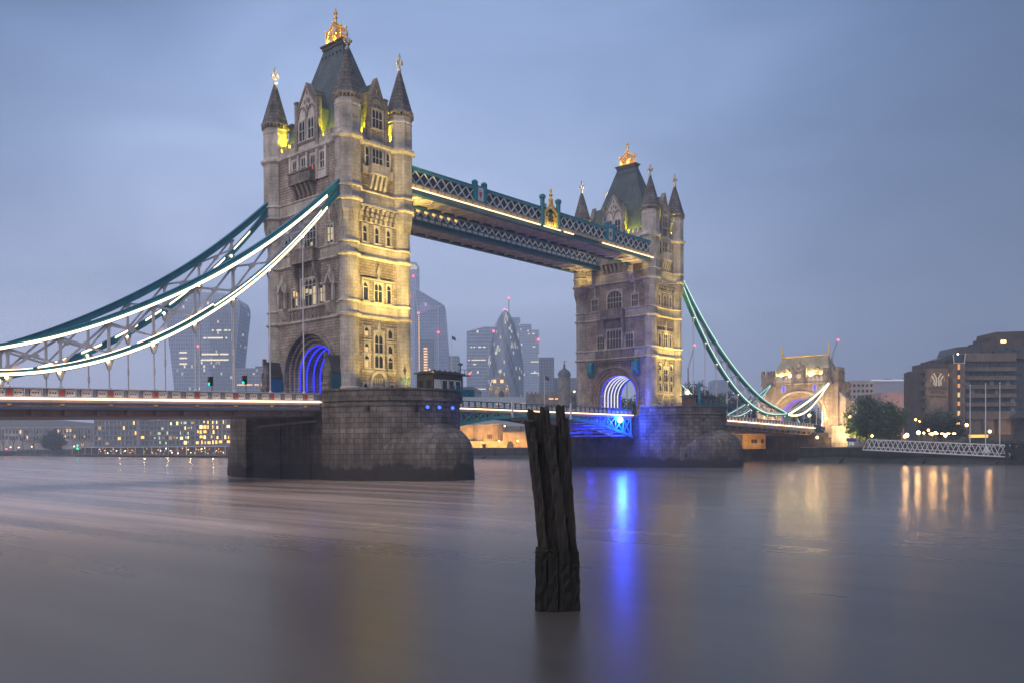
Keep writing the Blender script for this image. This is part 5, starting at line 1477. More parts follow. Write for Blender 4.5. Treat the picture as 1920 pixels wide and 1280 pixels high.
def river_wall(pa, pb, zt, lab, th=.6):
    t = thing('river_wall', lab, 'river wall', (pa[0], pa[1], 0), 'walls along the north bank')
    d = Vector((pb[0] - pa[0], pb[1] - pa[1], 0)); L_ = d.length; d.normalize(); n_ = Vector((-d.y, d.x, 0))
    if n_.x > 0: n_ = -n_
    a = Vector((pa[0], pa[1], 0)) ; b_ = Vector((pb[0], pb[1], 0))
    m = MB().hexa([a + n_*th + Vector((0,0,-3)), b_ + n_*th + Vector((0,0,-3)), b_ - n_*.3 + Vector((0,0,-3)), a - n_*.3 + Vector((0,0,-3)), a + n_*th*.6 + Vector((0,0,zt)), b_ + n_*th*.6 + Vector((0,0,zt)), b_ - n_*.3 + Vector((0,0,zt)), a - n_*.3 + Vector((0,0,zt))])
    put('wall', m, m_rwall, t)
    c = MB().hexa([a + n_*th*.9 + Vector((0,0,zt)), b_ + n_*th*.9 + Vector((0,0,zt)), b_ - n_*.4 + Vector((0,0,zt)), a - n_*.4 + Vector((0,0,zt)), a + n_*th*.9 + Vector((0,0,zt+.2)), b_ + n_*th*.9 + Vector((0,0,zt+.2)), b_ - n_*.4 + Vector((0,0,zt+.2)), a - n_*.4 + Vector((0,0,zt+.2))])
    put('coping', c, m_trimd, t)
    s_ = 6.0; i = 0
    while s_ < L_ and i < 30:
        c0 = a + d*s_ + n_*(th + .12); q = MB().hexa([c0 - d*.2 - n_*.4 + Vector((0,0,-2)), c0 + d*.2 - n_*.4 + Vector((0,0,-2)), c0 + d*.2 + n_*.2 + Vector((0,0,-2)), c0 - d*.2 + n_*.2 + Vector((0,0,-2)), c0 - d*.2 - n_*.6 + Vector((0,0,zt-.4)), c0 + d*.2 - n_*.6 + Vector((0,0,zt-.4)), c0 + d*.2 + n_*.1 + Vector((0,0,zt-.4)), c0 - d*.2 + n_*.1 + Vector((0,0,zt-.4))])
        put('fender_pile', q, m_dark, t); s_ += max(7.0, L_/28); i += 1
    return t
river_wall((139.2, -16.5), (139.2, -140), 3.9, 'dark river wall below the white gangway on the right bank')
river_wall((152, 275), (160.6, 13), 4.1, 'dark river wall below the golden lit castle')
river_wall((150, 462), (152, 275), 4.3, 'dark river wall below the cafe terrace on the left')
river_wall((158, 640), (150, 462), 4.4, 'dark river wall below the bare trees at the far left')
fs = MB()
for (a, b_) in (((160.6, 13), (152, 275)), ((152, 275), (150, 462)), ((150, 462), (158, 640)), ((139.2, -16.5), (139.2, -120))):
    n_ = 26
    for i in range(n_):
        f, g = i/n_, (i+1)/n_
        x0, y0 = a[0] + (b_[0]-a[0])*f, a[1] + (b_[1]-a[1])*f; x1, y1 = a[0] + (b_[0]-a[0])*g, a[1] + (b_[1]-a[1])*g
        w0 = 5 + 2*math.sin(i*1.3); 
        fs.add([(x0 - w0, y0, -.3), (x1 - w0, y1, -.3), (x1, y1, 1.5 + .3*math.sin(i)), (x0, y0, 1.5 + .3*math.sin(i-1))], [(0, 1, 2, 3)])
struct('foreshore', fs, plain('wet_mud', (.03, .028, .022), .6, 0, .4, .3, bump=.4))

# ------------------------------------------------------------------ site grid: d metres ahead along the street grid, r metres across it
FH = Vector((.750, .6614, 0)); RH = Vector((.6614, -.750, 0)); O0 = Vector((-87.15, -113.61, 0))
def gp(d, r, z=0.0): return O0 + FH*d + RH*r + Vector((0, 0, z))
def gbox(mb, r0, r1, d0, d1, z0, z1):
    return mb.hexa([gp(d0,r0,z0), gp(d0,r1,z0), gp(d1,r1,z0), gp(d1,r0,z0), gp(d0,r0,z1), gp(d0,r1,z1), gp(d1,r1,z1), gp(d1,r0,z1)])
def gprism(mb, rz, d0, d1):
    return mb.rings([[gp(d0, r, z) for r, z in rz], [gp(d1, r, z) for r, z in rz]])
def building(name, label, d, r0, r1, z1, dep, mat, group=None, cat='building', z0=3.5):
    t = thing(name, label, cat, gp(d, (r0 + r1)/2, 4.0), group)
    put('wall', gbox(MB(), r0, r1, d, d + dep, z0, z1), mat, t)
    return t
def lit_row(t, d, r0, r1, z, n, sz=(1.2, .9), col=None, prob=.7, seed=0):
    rnd = random.Random(seed); 
    for i in range(n):
        if rnd.random() > prob: continue
        r = r0 + (r1 - r0)*(i + .5)/n
        put('lit_window', gbox(MB(), r - sz[0]/2, r + sz[0]/2, d - .25, d - .05, z, z + sz[1]), col or m_farlit, t)
m_farlit = emis('far_lit_office', (1.0, .84, .62), 1.1)
m_farlit2 = emis('far_orange_glow', (1.0, .52, .24), 1.6)
G_SKY = 'office towers on the skyline'  # most tower fronts below carry haze in their pale blue base colours

# curved-top office tower that widens upwards
D = 935.0
wk = thing('office_tower', 'office tower that flares wider towards its rounded top, behind the left chain', 'skyscraper', gp(D, -326.76, 4), G_SKY)
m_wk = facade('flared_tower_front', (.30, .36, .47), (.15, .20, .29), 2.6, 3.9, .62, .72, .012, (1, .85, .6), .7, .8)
pr_ = [(4, 55), (20, 56.5), (50, 60), (80, 65), (105, 69.5), (130, 75), (148, 79.5), (156, 79.0), (161, 75), (165.5, 62), (168.5, 42), (170, 20)]
rs = [[gp(D - (w_ - 55)*.15, -326.76 - w_/2 + 1.5*(w_ - 55)/25*0, z) if False else gp(D - (w_ - 55)*.12 + q*(34 + (w_-55)*.2), -326.76 + sgn*w_/2, z) for sgn, q in ((-1, 0), (1, 0), (1, 1), (-1, 1))] for z, w_ in pr_]
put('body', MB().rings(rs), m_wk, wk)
for k_ in range(20):   # vertical fins on the right half of the front
    f = k_/19; fin = MB(); zs2 = [z for z, _ in pr_[:8]]
    rr0 = -318.81
    pts = [gp(D - (w_ - 55)*.12 - .35, rr0 + (-326.76 + w_/2 - rr0)*f, z) for z, w_ in pr_[:8]]
    fin.tube(pts, .28, 4); put('fin', fin, plain('pale_fin', (.30, .33, .38), .5), wk)
for z, a, b_, n_, pb_, s_ in ((128, -316.55, -297.26, 12, .6, 1), (120, -329.03, -300.66, 18, .75, 2), (103, -327.89, -299.53, 16, .9, 3), (97, -329.03, -299.53, 16, .95, 4), (80, -334.70, -310.87, 14, .8, 5), (66, -348.88, -327.89, 12, .9, 6), (59, -341.51, -317.68, 14, .9, 7), (105, -351.15, -343.78, 6, 1, 8), (99, -351.15, -343.78, 6, 1, 9), (93, -351.15, -343.78, 6, 1, 10), (32, -360.79, -354.55, 5, .9, 11), (44, -352.85, -350.58, 1, 1, 12), (40, -344.91, -339.24, 4, 1, 13)):
    lit_row(wk, D - (75 - 55)*.12 - .3 if z > 80 else D - .6, a, b_, z, n_, (1.9, 1.5), None, pb_, s_)
g = MB().ball(gp(D - 4, -331.29, 112), 1.1, 6, 4); put('red_beacon', g, m_redl, wk)

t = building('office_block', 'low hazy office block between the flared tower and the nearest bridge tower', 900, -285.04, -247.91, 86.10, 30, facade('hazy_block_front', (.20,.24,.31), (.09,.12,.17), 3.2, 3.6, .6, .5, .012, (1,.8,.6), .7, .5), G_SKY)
lit_row(t, 900, -280.67, -253.91, 68.61, 12, (2.2, 1.0), m_farlit2, .75, 3)
put('roof_plant', gbox(MB(), -263.20, -255.55, 905, 915, 86.10 - .5, 88.28), m_lead, t)

D = 1370.0
t = thing('office_tower', 'tall pale blue slab tower just right of the nearest bridge tower, lights at its top', 'skyscraper', gp(D, -159.59, 4), G_SKY)
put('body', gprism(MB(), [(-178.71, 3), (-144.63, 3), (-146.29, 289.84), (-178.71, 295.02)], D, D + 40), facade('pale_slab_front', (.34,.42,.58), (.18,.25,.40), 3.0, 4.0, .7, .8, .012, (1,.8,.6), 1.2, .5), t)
for i in range(26):
    q = gbox(MB(), -156.27 + (i % 7)*1.6, -156.27 + (i % 7)*1.6 + 1.1, D - .4, D - .1, 279.93 + (i//7)*1.9, 279.93 + (i//7)*1.9 + 1.1); put('lit_window', q, m_farlit, t)
for (px_r, z) in ((-151.28, 269.09), (-157.10, 237.53), (-157.93, 205.95)):
    put('red_beacon', MB().ball(gp(D - 2, px_r, z), 1.5, 6, 4), m_redl, t)

D = 1100.0
t = thing('office_tower', 'slanted roof glass tower with a bright diagonal edge behind the nearest pier', 'skyscraper', gp(D, -101.44, 4), G_SKY)
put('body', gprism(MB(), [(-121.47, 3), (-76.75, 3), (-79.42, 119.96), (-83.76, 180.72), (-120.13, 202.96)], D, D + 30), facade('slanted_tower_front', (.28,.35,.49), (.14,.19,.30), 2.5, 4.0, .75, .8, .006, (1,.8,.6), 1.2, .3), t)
e = MB()
for a, b_ in (((780,540),(787,590)), ((787,590),(834,573)), ((780,540),(834.5,573)), ((824,586),(824,640))): pass
for (r0, z0, r1, z1) in ((-120.13, 202.29, -115.46, 169.56), (-115.46, 169.56, -84.09, 180.72), (-120.13, 202.29, -84.09, 180.72), (-90.77, 178.09, -90.77, 102.68)):
    e = MB().bar(gp(D - .6, r0, z0), gp(D - .6, r1, z1), .9, .9); put('edge_trim', e, plain('pale_edge_trim', (.5,.55,.65), .4), t)
for i in range(6):
    e = MB().bar(gp(D - .5, -114.12, 172.22 + i*1.6), gp(D - .5, -98.77 - i*2, 178.14 + i*1.6), .35, .35); put('violet_light_line', e, emis('violet_light_line', (.75,.55,1), .6), t)
put('red_beacon', MB().ball(gp(D - 2, -90.77, 146.72), 1.3, 6, 4), m_redl, t)

D = 1000.0
t = thing('construction_hoist', 'tall lattice hoist strung with orange lamps beside the slanted glass tower', 'hoist', gp(D, -104.66, 4))
h = MB()
for r_ in (-105.69, -103.51): h.bar(gp(D, r_, 4), gp(D, r_, 154.57), .5, .5)
z = 60.0
while z < 154.57:
    h.bar(gp(D, -105.69, z), gp(D, -103.51, z + 2.5), .25, .25); z += 2.5
put('mast', h, m_lead, t)
z = 62.0
while z < 153.36:
    q = gbox(MB(), -105.33, -103.87, D - .9, D - .5, z, z + 1.0); put('hoist_lamp', q, m_farlit2, t); z += 2.2
put('red_beacon', MB().ball(gp(D - 1, -104.96, 155.79), 1.2, 6, 4), m_redl, t)
t = building('office_block', 'narrow dark block with an orange lit stair strip in front of the slanted glass tower', 985, -101.60, -87.85, 124.23, 20, facade('stair_block_front', (.15,.18,.24), (.08,.11,.16), 2.4, 3.6, .6, .6, .02, (1,.8,.6), 1), G_SKY)
z = 86.54
while z < 115.23:
    put('lit_window', gbox(MB(), -98.01, -93.83, 984.5, 984.8, z, z + 1.5), m_farlit2, t); z += 3.0
t = building('office_block', 'stepped hazy block behind the signal mast of the nearest pier', 900, -64.98, -54.06, 97.37, 20, facade('mid_block_front', (.22,.25,.31), (.10,.13,.18), 2.8, 3.5, .55, .5, .02, (1,.8,.6), 1), G_SKY)
put('lower_wing', gbox(MB(), -54.06, -50.24, 902, 918, 4, 76.54), m_wk, t)

D = 970.0
t = thing('office_tower', 'blue glass tower in two stepped slabs left of the pointed dome tower', 'skyscraper', gp(D, -33.55, 4), G_SKY)
mfa = facade('stepped_tower_front', (.33,.39,.50), (.16,.21,.30), 2.6, 3.7, .72, .68, .014, (1,.85,.6), .7, .8)
put('body', gprism(MB(), [(-49.73, 3), (-16.48, 3), (-16.48, 135.45), (-28.84, 136.11), (-49.14, 130.94)], D, D + 26), mfa, t)
put('rear_slab', gprism(MB(), [(-32.37, 3), (-12.95, 3), (-12.95, 134.26), (-28.84, 137.29)], D + 27, D + 42), mfa, t)
for z, a, b_, n_, pb_, s_ in ((99.14, -47.67, -28.25, 10, .8, 1), (94.43, -45.90, -35.31, 6, .5, 2), (113.27, -44.73, -26.48, 11, .5, 3), (67.36, -39.43, -28.25, 6, .9, 4)): lit_row(t, D, a, b_, z, n_, (1.6, 1.1), None, pb_, s_)

D = 930.0
gk = thing('office_tower', 'rounded cigar shaped glass tower with spiral dark bands and a red tip', 'skyscraper', gp(D, -6.21, 4), G_SKY)
gc = gp(D, -6.21, 0)
k = N('spiral_glass')
tco = k.n('TexCoord').outputs['Object']; sx = k.n('SeparateXYZ', {0: tco})
ang = k.math('DIVIDE', k.math('ARCTAN2', sx.outputs[1], sx.outputs[0]), 2*PI)
zz_ = k.math('DIVIDE', sx.outputs[2], 1.0)
f1 = k.math('FRACT', k.math('ADD', k.math('MULTIPLY', ang, 18.0), k.math('MULTIPLY', zz_, 1/17.0))); f2 = k.math('FRACT', k.math('SUBTRACT', k.math('MULTIPLY', ang, 18.0), k.math('MULTIPLY', zz_, 1/17.0)))
line = k.math('MAXIMUM', k.math('LESS_THAN', f1, .10), k.math('LESS_THAN', f2, .10))
swl = k.math('FRACT', k.math('ADD', k.math('MULTIPLY', ang, 6.0), k.math('MULTIPLY', zz_, 1/73.0)))
darkb = k.math('LESS_THAN', swl, .33)
cellg = k.n('CombineXYZ', {0: k.math('FLOOR', k.math('MULTIPLY', ang, 110.0)), 1: k.math('FLOOR', k.math('DIVIDE', zz_, 3.2)), 2: 0.0}).outputs[0]
wv = k.n('TexWhiteNoise', {'Vector': cellg}, noise_dimensions='3D').outputs['Value']
bign = k.noise(cellg, .16, 1.0, .5, (.5, 1.7, 1))
onl = k.math('MULTIPLY', k.math('LESS_THAN', wv, k.maprange(bign, .52, .70, .01, .5)), k.math('SUBTRACT', 1.0, darkb))
colg = k.mix(darkb, (.15, .20, .28, 1), (.07, .09, .135, 1)); colg = k.mix(line, colg, (.22, .26, .32, 1))
bs = k.bsdf(Base_Color=colg, Roughness=.3); bs.inputs['Emission Color'].default_value = (1, .85, .55, 1); k.l(k.math('MULTIPLY', onl, .55), bs.inputs['Emission Strength'])
prf = []
for i in range(30):
    f = i/29; z = 144*f
    r_ = 19.2*(.90 + .10*math.sin(PI/2*min(1, f/.55))) * (1 if f < .5 else max(0, 1 - ((f - .5)/.5)**2)**.64)
    prf.append((max(r_, .3), z))
put('body', MB().rev(0, 0, prf, 48), k.m, gk, smooth=True, local=True)
for i in range(3): put('red_beacon', MB().ball(gp(D - 2, -6.21 - 2 + 2*i, 148.8 - abs(i - 1)*.9), .5, 6, 4), m_redl, gk)
put('red_beacon', MB().ball(gp(D - 20, -18.06, 123.30), 1.3, 6, 4), m_redl, gk)

t = building('office_tower', 'pale stepped block tower peeping out right of the cigar shaped tower', 1290, 1.57, 40.70, 174.36, 30, facade('right_block_front', (.36,.42,.53), (.19,.24,.34), 3.2, 4.0, .62, .62, .02, (1,.82,.6), .8, .7), G_SKY)
put('upper_step', gbox(MB(), 1.57, 29.74, 1292, 1310, 174.36 - 1, 182.96), mfa, t); put('upper_step', gbox(MB(), 0.00, 13.31, 1294, 1310, 182.18, 193.28), mfa, t)
for z, a, b_, n_, s_ in ((168.09, 25.05, 34.44, 5, 1), (149.31, 26.61, 39.92, 6, 2), (127.39, 28.18, 39.92, 6, 3), (110.96, 28.18, 39.92, 6, 4), (174.45, 13.31, 19.57, 3, 5)): lit_row(t, 1290, a, b_, z, n_, (1.8, 1.3), None, .7, s_)
put('red_beacon', MB().ball(gp(1288, 39.52, 160.22), 1.6, 6, 4), m_redl, t)
t = thing('radio_mast', 'thin mast with a red light above the cigar shaped tower', 'mast', gp(1330, -3.23, 4))
put('pole', MB().tube([gp(1330, -3.23, 4), gp(1330, -3.23, 225.82)], .55, 6), m_lead, t); put('red_beacon', MB().ball(gp(1329, -3.23, 227.43), 1.3, 6, 4), m_redl, t)
t = building('office_block', 'plain hazy block left of the stone turret with a weathervane', 1000, 32.16, 48.54, 105.23, 24, facade('plain_block_front', (.15,.16,.2), (.05,.06,.09), 3.4, 3.6, .5, .5, .015, (1,.8,.6), 1), G_SKY)
t = building('office_block', 'faint low block behind the stone turret with a weathervane', 1020, 49.51, 77.36, 83.60, 24, facade('faint_block_front', (.15,.16,.2), (.05,.06,.09), 3.4, 3.6, .5, .5, .01, (1,.8,.6), 1), G_SKY)
t = building('office_block', 'faint blue towers far off between the trees right of the second bridge tower', 1500, 344.01, 374.95, 115.51, 40, facade('faint_far_front', (.16,.18,.24), (.06,.08,.12), 4, 4, .6, .6, .01, (1,.8,.6), 1), G_SKY)
put('lower_wing', gbox(MB(), 374.95, 391.34, 1502, 1530, 4, 106.19), mfa, t)

# domed civic tower, round hall, castle
m_civic = stone('pale_civic_stone', (.36,.34,.31), (.31,.29,.27), (.2,.19,.17), 1.4, .7, .02, .3, .4)
D = 640.0
t = thing('civic_tower', 'pale square civic tower with lit windows, in front of the cigar shaped tower', 'tower', gp(D, -8.15, 4))
put('body', gbox(MB(), -16.70, -1.16, D, D + 14, 4, 47.07), m_civic, t)
put('upper_stage', gbox(MB(), -13.59, -3.49, D + 2, D + 12, 47.07 - .3, 54.45), m_civic, t)
put('top_stage', gprism(MB(), [(-12.81, 54.45), (-4.27, 54.45), (-5.44, 56.39), (-7.38, 57.95), (-9.71, 57.95), (-11.65, 56.39)], D + 3, D + 11), m_civic, t)
for a in (918, 922, 952, 956): pass
for r_ in (-16.11, -14.17, -3.88, -1.75): put('column', MB().rev(*gp(D - .8, r_, 0)[:2], [(.8, 20), (.7, 46.68), (1.0, 47.07)], 8), m_civic, t)
put('arched_recess', gprism(MB(), [(-9.32, 38.14), (-5.44, 38.14), (-5.44, 43.58), (-7.38, 45.52), (-9.32, 43.58)], D - .3, D + .2), m_dark, t)
for r0, r1 in ((-13.20, -11.26), (-8.15, -5.82)): put('lit_window', gbox(MB(), r0, r1, D + 1.7, D + 2.2, 50.96, 53.29), m_farlit2, t)
put('cornice', gbox(MB(), -17.09, -0.78, D - 1, D + 15, 47.07 - .2, 48.04), m_civic, t)
for r_ in (-15.14, -10.10, -3.49): point(gp(D - 2.2, r_, 46.30), (1, .6, .25), 150, .4)
t = building('hall', 'grey rounded hall roof just beyond the rim of the nearest pier', 600, -35.68, -21.48, 43.46, 16, plain('grey_hall', (.10,.11,.13), .7), None)
put('roof', gprism(MB(), [(-35.68, 43.50), (-20.39, 41.59), (-22.57, 43.78), (-26.21, 44.90), (-32.76, 44.75)], 599, 617), m_lead, t)
t = building('glass_roof_hall', 'long low pale glass roof behind the left half of the opening span', 560, -34.66, 8.49, 36.08, 20, plain('pale_glass_roof', (.33,.37,.42), .35), None)
lit_row(t, 560, -18.69, 13.59, 31.56, 22, (.8, .5), m_farlit2, .5, 5)
# stone keep turret
D = 470.0
m_keep = stone('keep_stone', (.30,.26,.22), (.23,.2,.17), (.14,.12,.1), .8, .5, .03, .6, .5)
t = thing('castle_keep', 'old stone keep turret with a lead cap and weathervane left of the second bridge tower', 'castle', gp(D, 28.23, 4))
c = gp(D, 28.23)
put('turret', MB().rev(c.x, c.y, [(3.2, 6), (3.1, 41.60), (3.5, 41.89), (3.5, 42.60)], 16), m_keep, t)
put('cap', MB().rev(c.x, c.y, [(3.6, 42.46), (3.3, 43.60), (2.5, 44.88), (1.3, 45.60), (.6, 46.45), (.5, 47.16), (.7, 47.59), (.3, 48.16), (.12, 50.16)], 16), m_lead, t)
put('weathervane', gbox(MB(), 27.95, 29.51, D - .05, D + .05, 49.30, 50.16), m_goldp, t)
put('wall', gbox(MB(), 8.15, 39.32, 481, 510, 4, 33.39), m_keep, t)
for i in range(14): put('merlon', gbox(MB(), 8.15 + i*2.2, 8.15 + i*2.2 + 1.2, 481, 482, 33.39 - .1, 33.39 + .9), m_keep, t)
lit_row(t, 480.5, 20.39, 33.78, 30.17, 16, (.7, .6), m_farlit2, .6, 9)
for px_r in (29.71, 34.07): put('white_lamp', MB().ball(gp(478, px_r, 34.22), .4, 6, 4), m_warm, t)
# flags
for D, r_, zt, zb_, h_, lab in ((520.0, -35.18, 69.90, 47.18, 2.6, 'tall flagpole with a drooping dark flag right of the nearest pier cabin'), (450.0, 16.93, 40.91, 29.45, 2.4, 'dark flag on a pole between the cigar shaped tower and the stone turret')):
    t = thing('flagpole', lab, 'flagpole', gp(D, r_, zb_), 'flags over the old castle')
    put('pole', MB().tube([gp(D, r_, min(zb_, 6)), gp(D, r_, zt)], .16, 6), m_white, t)
    fl = MB(); n_ = 8
    for i in range(n_):
        a, b_ = i/n_, (i+1)/n_
        f = lambda q: gp(D + .25*math.sin(q*9), r_ + q*2.4, zt - q*1.2)
        fl.rings([[f(a), f(a) + Vector((0,0,-2.0)), f(a) + Vector((0,0,-2.0)) + FH*.06, f(a) + FH*.06], [f(b_), f(b_) + Vector((0,0,-2.0)), f(b_) + Vector((0,0,-2.0)) + FH*.06, f(b_) + FH*.06]])
    put('flag', fl, plain('dark_flag', (.02,.025,.05), .8), t)
# orange lit castle wall on the river front
D = 400.0
m_cast = stone('golden_castle_stone', (.50,.38,.22), (.42,.31,.18), (.28,.2,.11), .9, .5, .03, .6, .4)
t = thing('castle_wall', 'golden floodlit castle wall and gate on the far bank seen under the left half of the opening span', 'castle', gp(D, -7.28, 4))
put('curtain_wall', gbox(MB(), -24.27, 27.91, D, D + 3, 3.5, 7.21), m_cast, t)
c = gp(D + 9, -10.44); put('round_tower', MB().rev(c.x, c.y, [(8.2, 3.5), (7.8, 14.35), (8.1, 14.47), (8.1, 14.84)], 20), m_cast, t)
c2 = gp(D + 8, -22.33); put('round_tower', MB().rev(c2.x, c2.y, [(6, 3.5), (5.8, 14.66)], 16), m_cast, t)
put('gatehouse_block', gbox(MB(), -4.13, 9.71, D - 2, D + 6, 3.5, 10.75), m_cast, t)
put('inner_wall', gbox(MB(), -8.92, 33.13, 425, 428, 3.5, 14.50), m_keep, t)
for i in range(18): put('merlon', gbox(MB(), -4.13 + i*.78, -4.13 + i*.78 + .45, D - 2, D - 1.4, 10.75 - .1, 11.36), m_cast, t)
for i in range(9):
    a = PI + i*PI/8; put('merlon', MB().rev(c.x + 7.8*math.cos(a + .9), c.y + 7.8*math.sin(a + .9), [(.5, 14.59), (.5, 15.33)], 4), m_cast, t)
put('gate_arch', gprism(MB(), [(-2.18, 3.5), (0.73, 3.5), (0.73, 5.43), (0.12, 6.65), (-0.73, 7.13), (-1.58, 6.65), (-2.18, 5.43)], D - 2.15, D - 1.9), m_dark, t)
for i in range(3): put('slit_window', gbox(MB(), -11.04 + i*.75, -11.04 + i*.75 + .4, D + .3, D + .9, 8.16, 9.86), m_dark, t)
OR = (1.0, .52, .14)
for r_, e_ in ((-21.84, 1500), (-14.56, 1900), (-8.49, 2000), (-2.43, 700), (6.07, 900), (19.42, 900)):
    area(gp(D - 9, r_, 4.6), gp(D + 1, r_, 10.5), 5.0, .5, OR, e_)
for r_, z, lab in ((-5.82, 7.16, 'orange gate lamp left of the castle gate'), (2.67, 7.11, 'orange gate lamp right of the castle gate'), (-3.15, 13.94, 'orange lamp high on the castle wall beside the round tower')):
    l_ = thing('wall_lamp', lab, 'lamp', gp(D - 2.6, r_, z), 'lamps on the golden castle')
    put('globe', MB().ball(gp(D - 2.6, r_, z), .34, 8, 6), m_orange, l_); put('bracket', MB().bar(gp(D - 2.6, r_, z - .2), gp(D - 1.5, r_, z - .4), .1), m_lead, l_)
t = thing('kiosk', 'small dark kiosk on the wharf before the golden castle', 'kiosk', gp(386, -12.18, 4))
put('body', gbox(MB(), -13.00, -11.48, 385, 388, 3.8, 5.24), m_dark, t); put('roof', gprism(MB(), [(-13.58, 5.24), (-10.77, 5.24), (-11.48, 5.83), (-12.88, 5.83)], 384, 389), m_lead, t)

# ------------------------------------------------------------------ left bank
D = 640.0
m_cust = stone('grey_palace_stone', (.42,.39,.37), (.37,.34,.33), (.26,.24,.23), 1.6, .8, .02, .3, .4)
t = thing('palace_building', 'long grey columned palace front at the far left of the far bank', 'building', gp(D, -337.82, 4))
put('wall', gbox(MB(), -396.07, -304.04, D, D + 20, 3.5, 20.67), m_cust, t)
put('roof', gprism(MB(), [(-396.07, 20.67), (-303.65, 20.67), (-305.21, 23.39), (-323.07, 24.94), (-333.94, 26.11), (-396.07, 27.27)], D + 2, D + 19), plain('lead_roof_grey', (.14,.15,.17), .6), t)
put('cornice', gbox(MB(), -396.07, -303.65, D - 1, D, 19.90, 20.87), m_cust, t)
for i in range(9): put('column', MB().rev(*gp(D - 1.2, -354.91 + i*1.9, 0)[:2], [(.42, 10.26), (.36, 19.19)], 8), m_cust, t)
for i in range(8): put('column', MB().rev(*gp(D - 1.2, -318.41 + i*1.75, 0)[:2], [(.42, 10.26), (.36, 19.19)], 8), m_cust, t)
for j, zz0 in enumerate((11.81, 16.08)):
    for i in range(30):
        r_ = -380.54 + i*2.5
        lit = (i*7 + j*3) % 11 == 0
        put('window', gbox(MB(), r_, r_ + 1.0, D - .15, D - .02, zz0, zz0 + 2.6), m_farlit2 if lit else m_glass, t)
for r0, z0 in ((-323.46, 17.09), (-321.13, 17.08), (-318.02, 12.79), (-310.84, 13.14), (-312.58, 6.54)): put('lit_window', gbox(MB(), r0, r0 + 1.3, D - 1.6, D - 1.3, z0, z0 + 2.2), m_lit, t)
lit_row(t, D + 30, -390.24, -371.95, 29.31, 18, (.8, .8), m_lit, .8, 2)
put('rear_block', gbox(MB(), -406.50, -365.85, 671, 685, 4, 31.34), m_cust, t)
def flats(name, label, d, r0, r1, z1, fh, bw, wallm, seed, litp, litm, slab=True, group='riverside buildings on the left bank'):
    rnd = random.Random(seed)
    t = thing(name, label, 'building', gp(d, (r0 + r1)/2, 4), group)
    put('wall', gbox(MB(), r0, r1, d, d + 16, 3.5, z1), wallm, t)
    nf = int((z1 - 7.0)/fh); nb = int((r1 - r0)/bw); k_ = 0
    for j in range(nf):
        z = 7.2 + j*fh
        if slab: put('floor_band', gbox(MB(), r0 - .1, r1 + .1, d - .6, d - .01, z - .45, z - .15), m_civic, t)
        for i in range(nb):
            if k_ >= 98: break
            a = r0 + (i + .12)*bw; wd_ = bw*rnd.choice((.74, .74, .5)); on = rnd.random() < litp; h_ = fh*.68
            w_ = put('window', gbox(MB(), a, a + wd_, d - .10, d - .02, z, z + h_), m_bluegl, t); k_ += 1
            mu = gbox(gbox(MB(), a + wd_/2 - .06, a + wd_/2 + .06, d - .2, d - .1, z, z + h_), a - .08, a + wd_ + .08, d - .2, d - .1, z + h_, z + h_ + .12); put('frame', mu, m_civic, w_)
            if on:
                f0 = rnd.choice((0, 0, .5)); f1 = rnd.choice((1, 1, .5)) if f0 == 0 else 1
                b0 = rnd.choice((0, 0, .25)); put('lit_pane', gbox(MB(), a + .05 + wd_*f0, a + wd_*f1 - .05, d - .14, d - .11, z + h_*b0, z + h_*rnd.choice((1, 1, .8))), rnd.choice(litm), w_)
    return t
m_bluegl = plain('blue_grey_glass', (.05,.065,.085), .15, 0, .5, .3)
m_gw1 = emis('gold_window', (1.0,.46,.08), 2.4); m_gw2 = emis('pale_gold_window', (1.0,.66,.22), 3.0); m_gw3 = emis('green_white_window', (.80,.95,.62), .8); m_gw4 = emis('dim_amber_window', (1.0,.5,.15), .6)
flats('apartment_block', 'grey balcony fronted flats left of the glass offices under the near deck', 575, -273.16, -243.16, 29.25, 3.3, 2.55, plain('grey_cladding', (.27,.28,.30), .6), 3, .12, [m_gw4, m_gw1, m_gw4])
flats('apartment_block', 'darker return wing of the grey flats, beside the glass offices', 566, -239.01, -233.17, 28.86, 3.3, 2.8, plain('dark_cladding', (.17,.17,.18), .6), 4, .16, [m_gw1, m_gw4])
flats('glass_office', 'glass offices with pale greenish lit rooms under the near deck', 545, -224.19, -196.41, 28.43, 3.0, 2.3, plain('glass_office_frame', (.24,.25,.26), .4), 6, .52, [m_gw3, m_gw4, m_gw3, m_gw2])
flats('gold_lit_block', 'block with a chequer of golden lit rooms beside the nearest pier', 520, -187.09, -162.16, 28.46, 3.0, 2.3, plain('pale_frame', (.34,.31,.29), .5), 9, .62, [m_gw1, m_gw2, m_gw2, m_gw1])
t = thing('cafe_terrace', 'long low cafe terrace with a flat canopy and string lights on the left bank', 'cafe', (146, 366, 1.5))
put('deck', MB().box(141.5, 150.5, 274, 458, .9, 1.5), plain('terrace_deck', (.10,.09,.08), .7), t)
put('canopy', MB().box(142.5, 149.5, 274, 458, 5.35, 5.75), plain('pale_canopy', (.36,.40,.48), .5), t)
put('back_wall', MB().box(149.0, 149.3, 275, 457, 1.5, 5.3), plain('dim_back_wall', (.10,.075,.05), .7), t)
rnd = random.Random(8); mfl = [m_gw1, m_gw2, m_warm, emis('red_fairy_light', (1,.15,.1), 2.0), emis('blue_fairy_light', (.2,.25,1), 2.0), m_gw2, m_gw2]
for i in range(97):
    y = 276 + 150*rnd.random()**1.25; s_ = rnd.uniform(.10, .26)
    put('fairy_light', MB().ball((142 + rnd.random()*5, y, rnd.uniform(1.8, 4.9)), s_, 6, 4), rnd.choice(mfl), t)
for i in range(20): put('canopy_post', MB().box(142.6, 142.8, 276 + i*9.4, 276.25 + i*9.4, 1.5, 5.4), m_white, t)
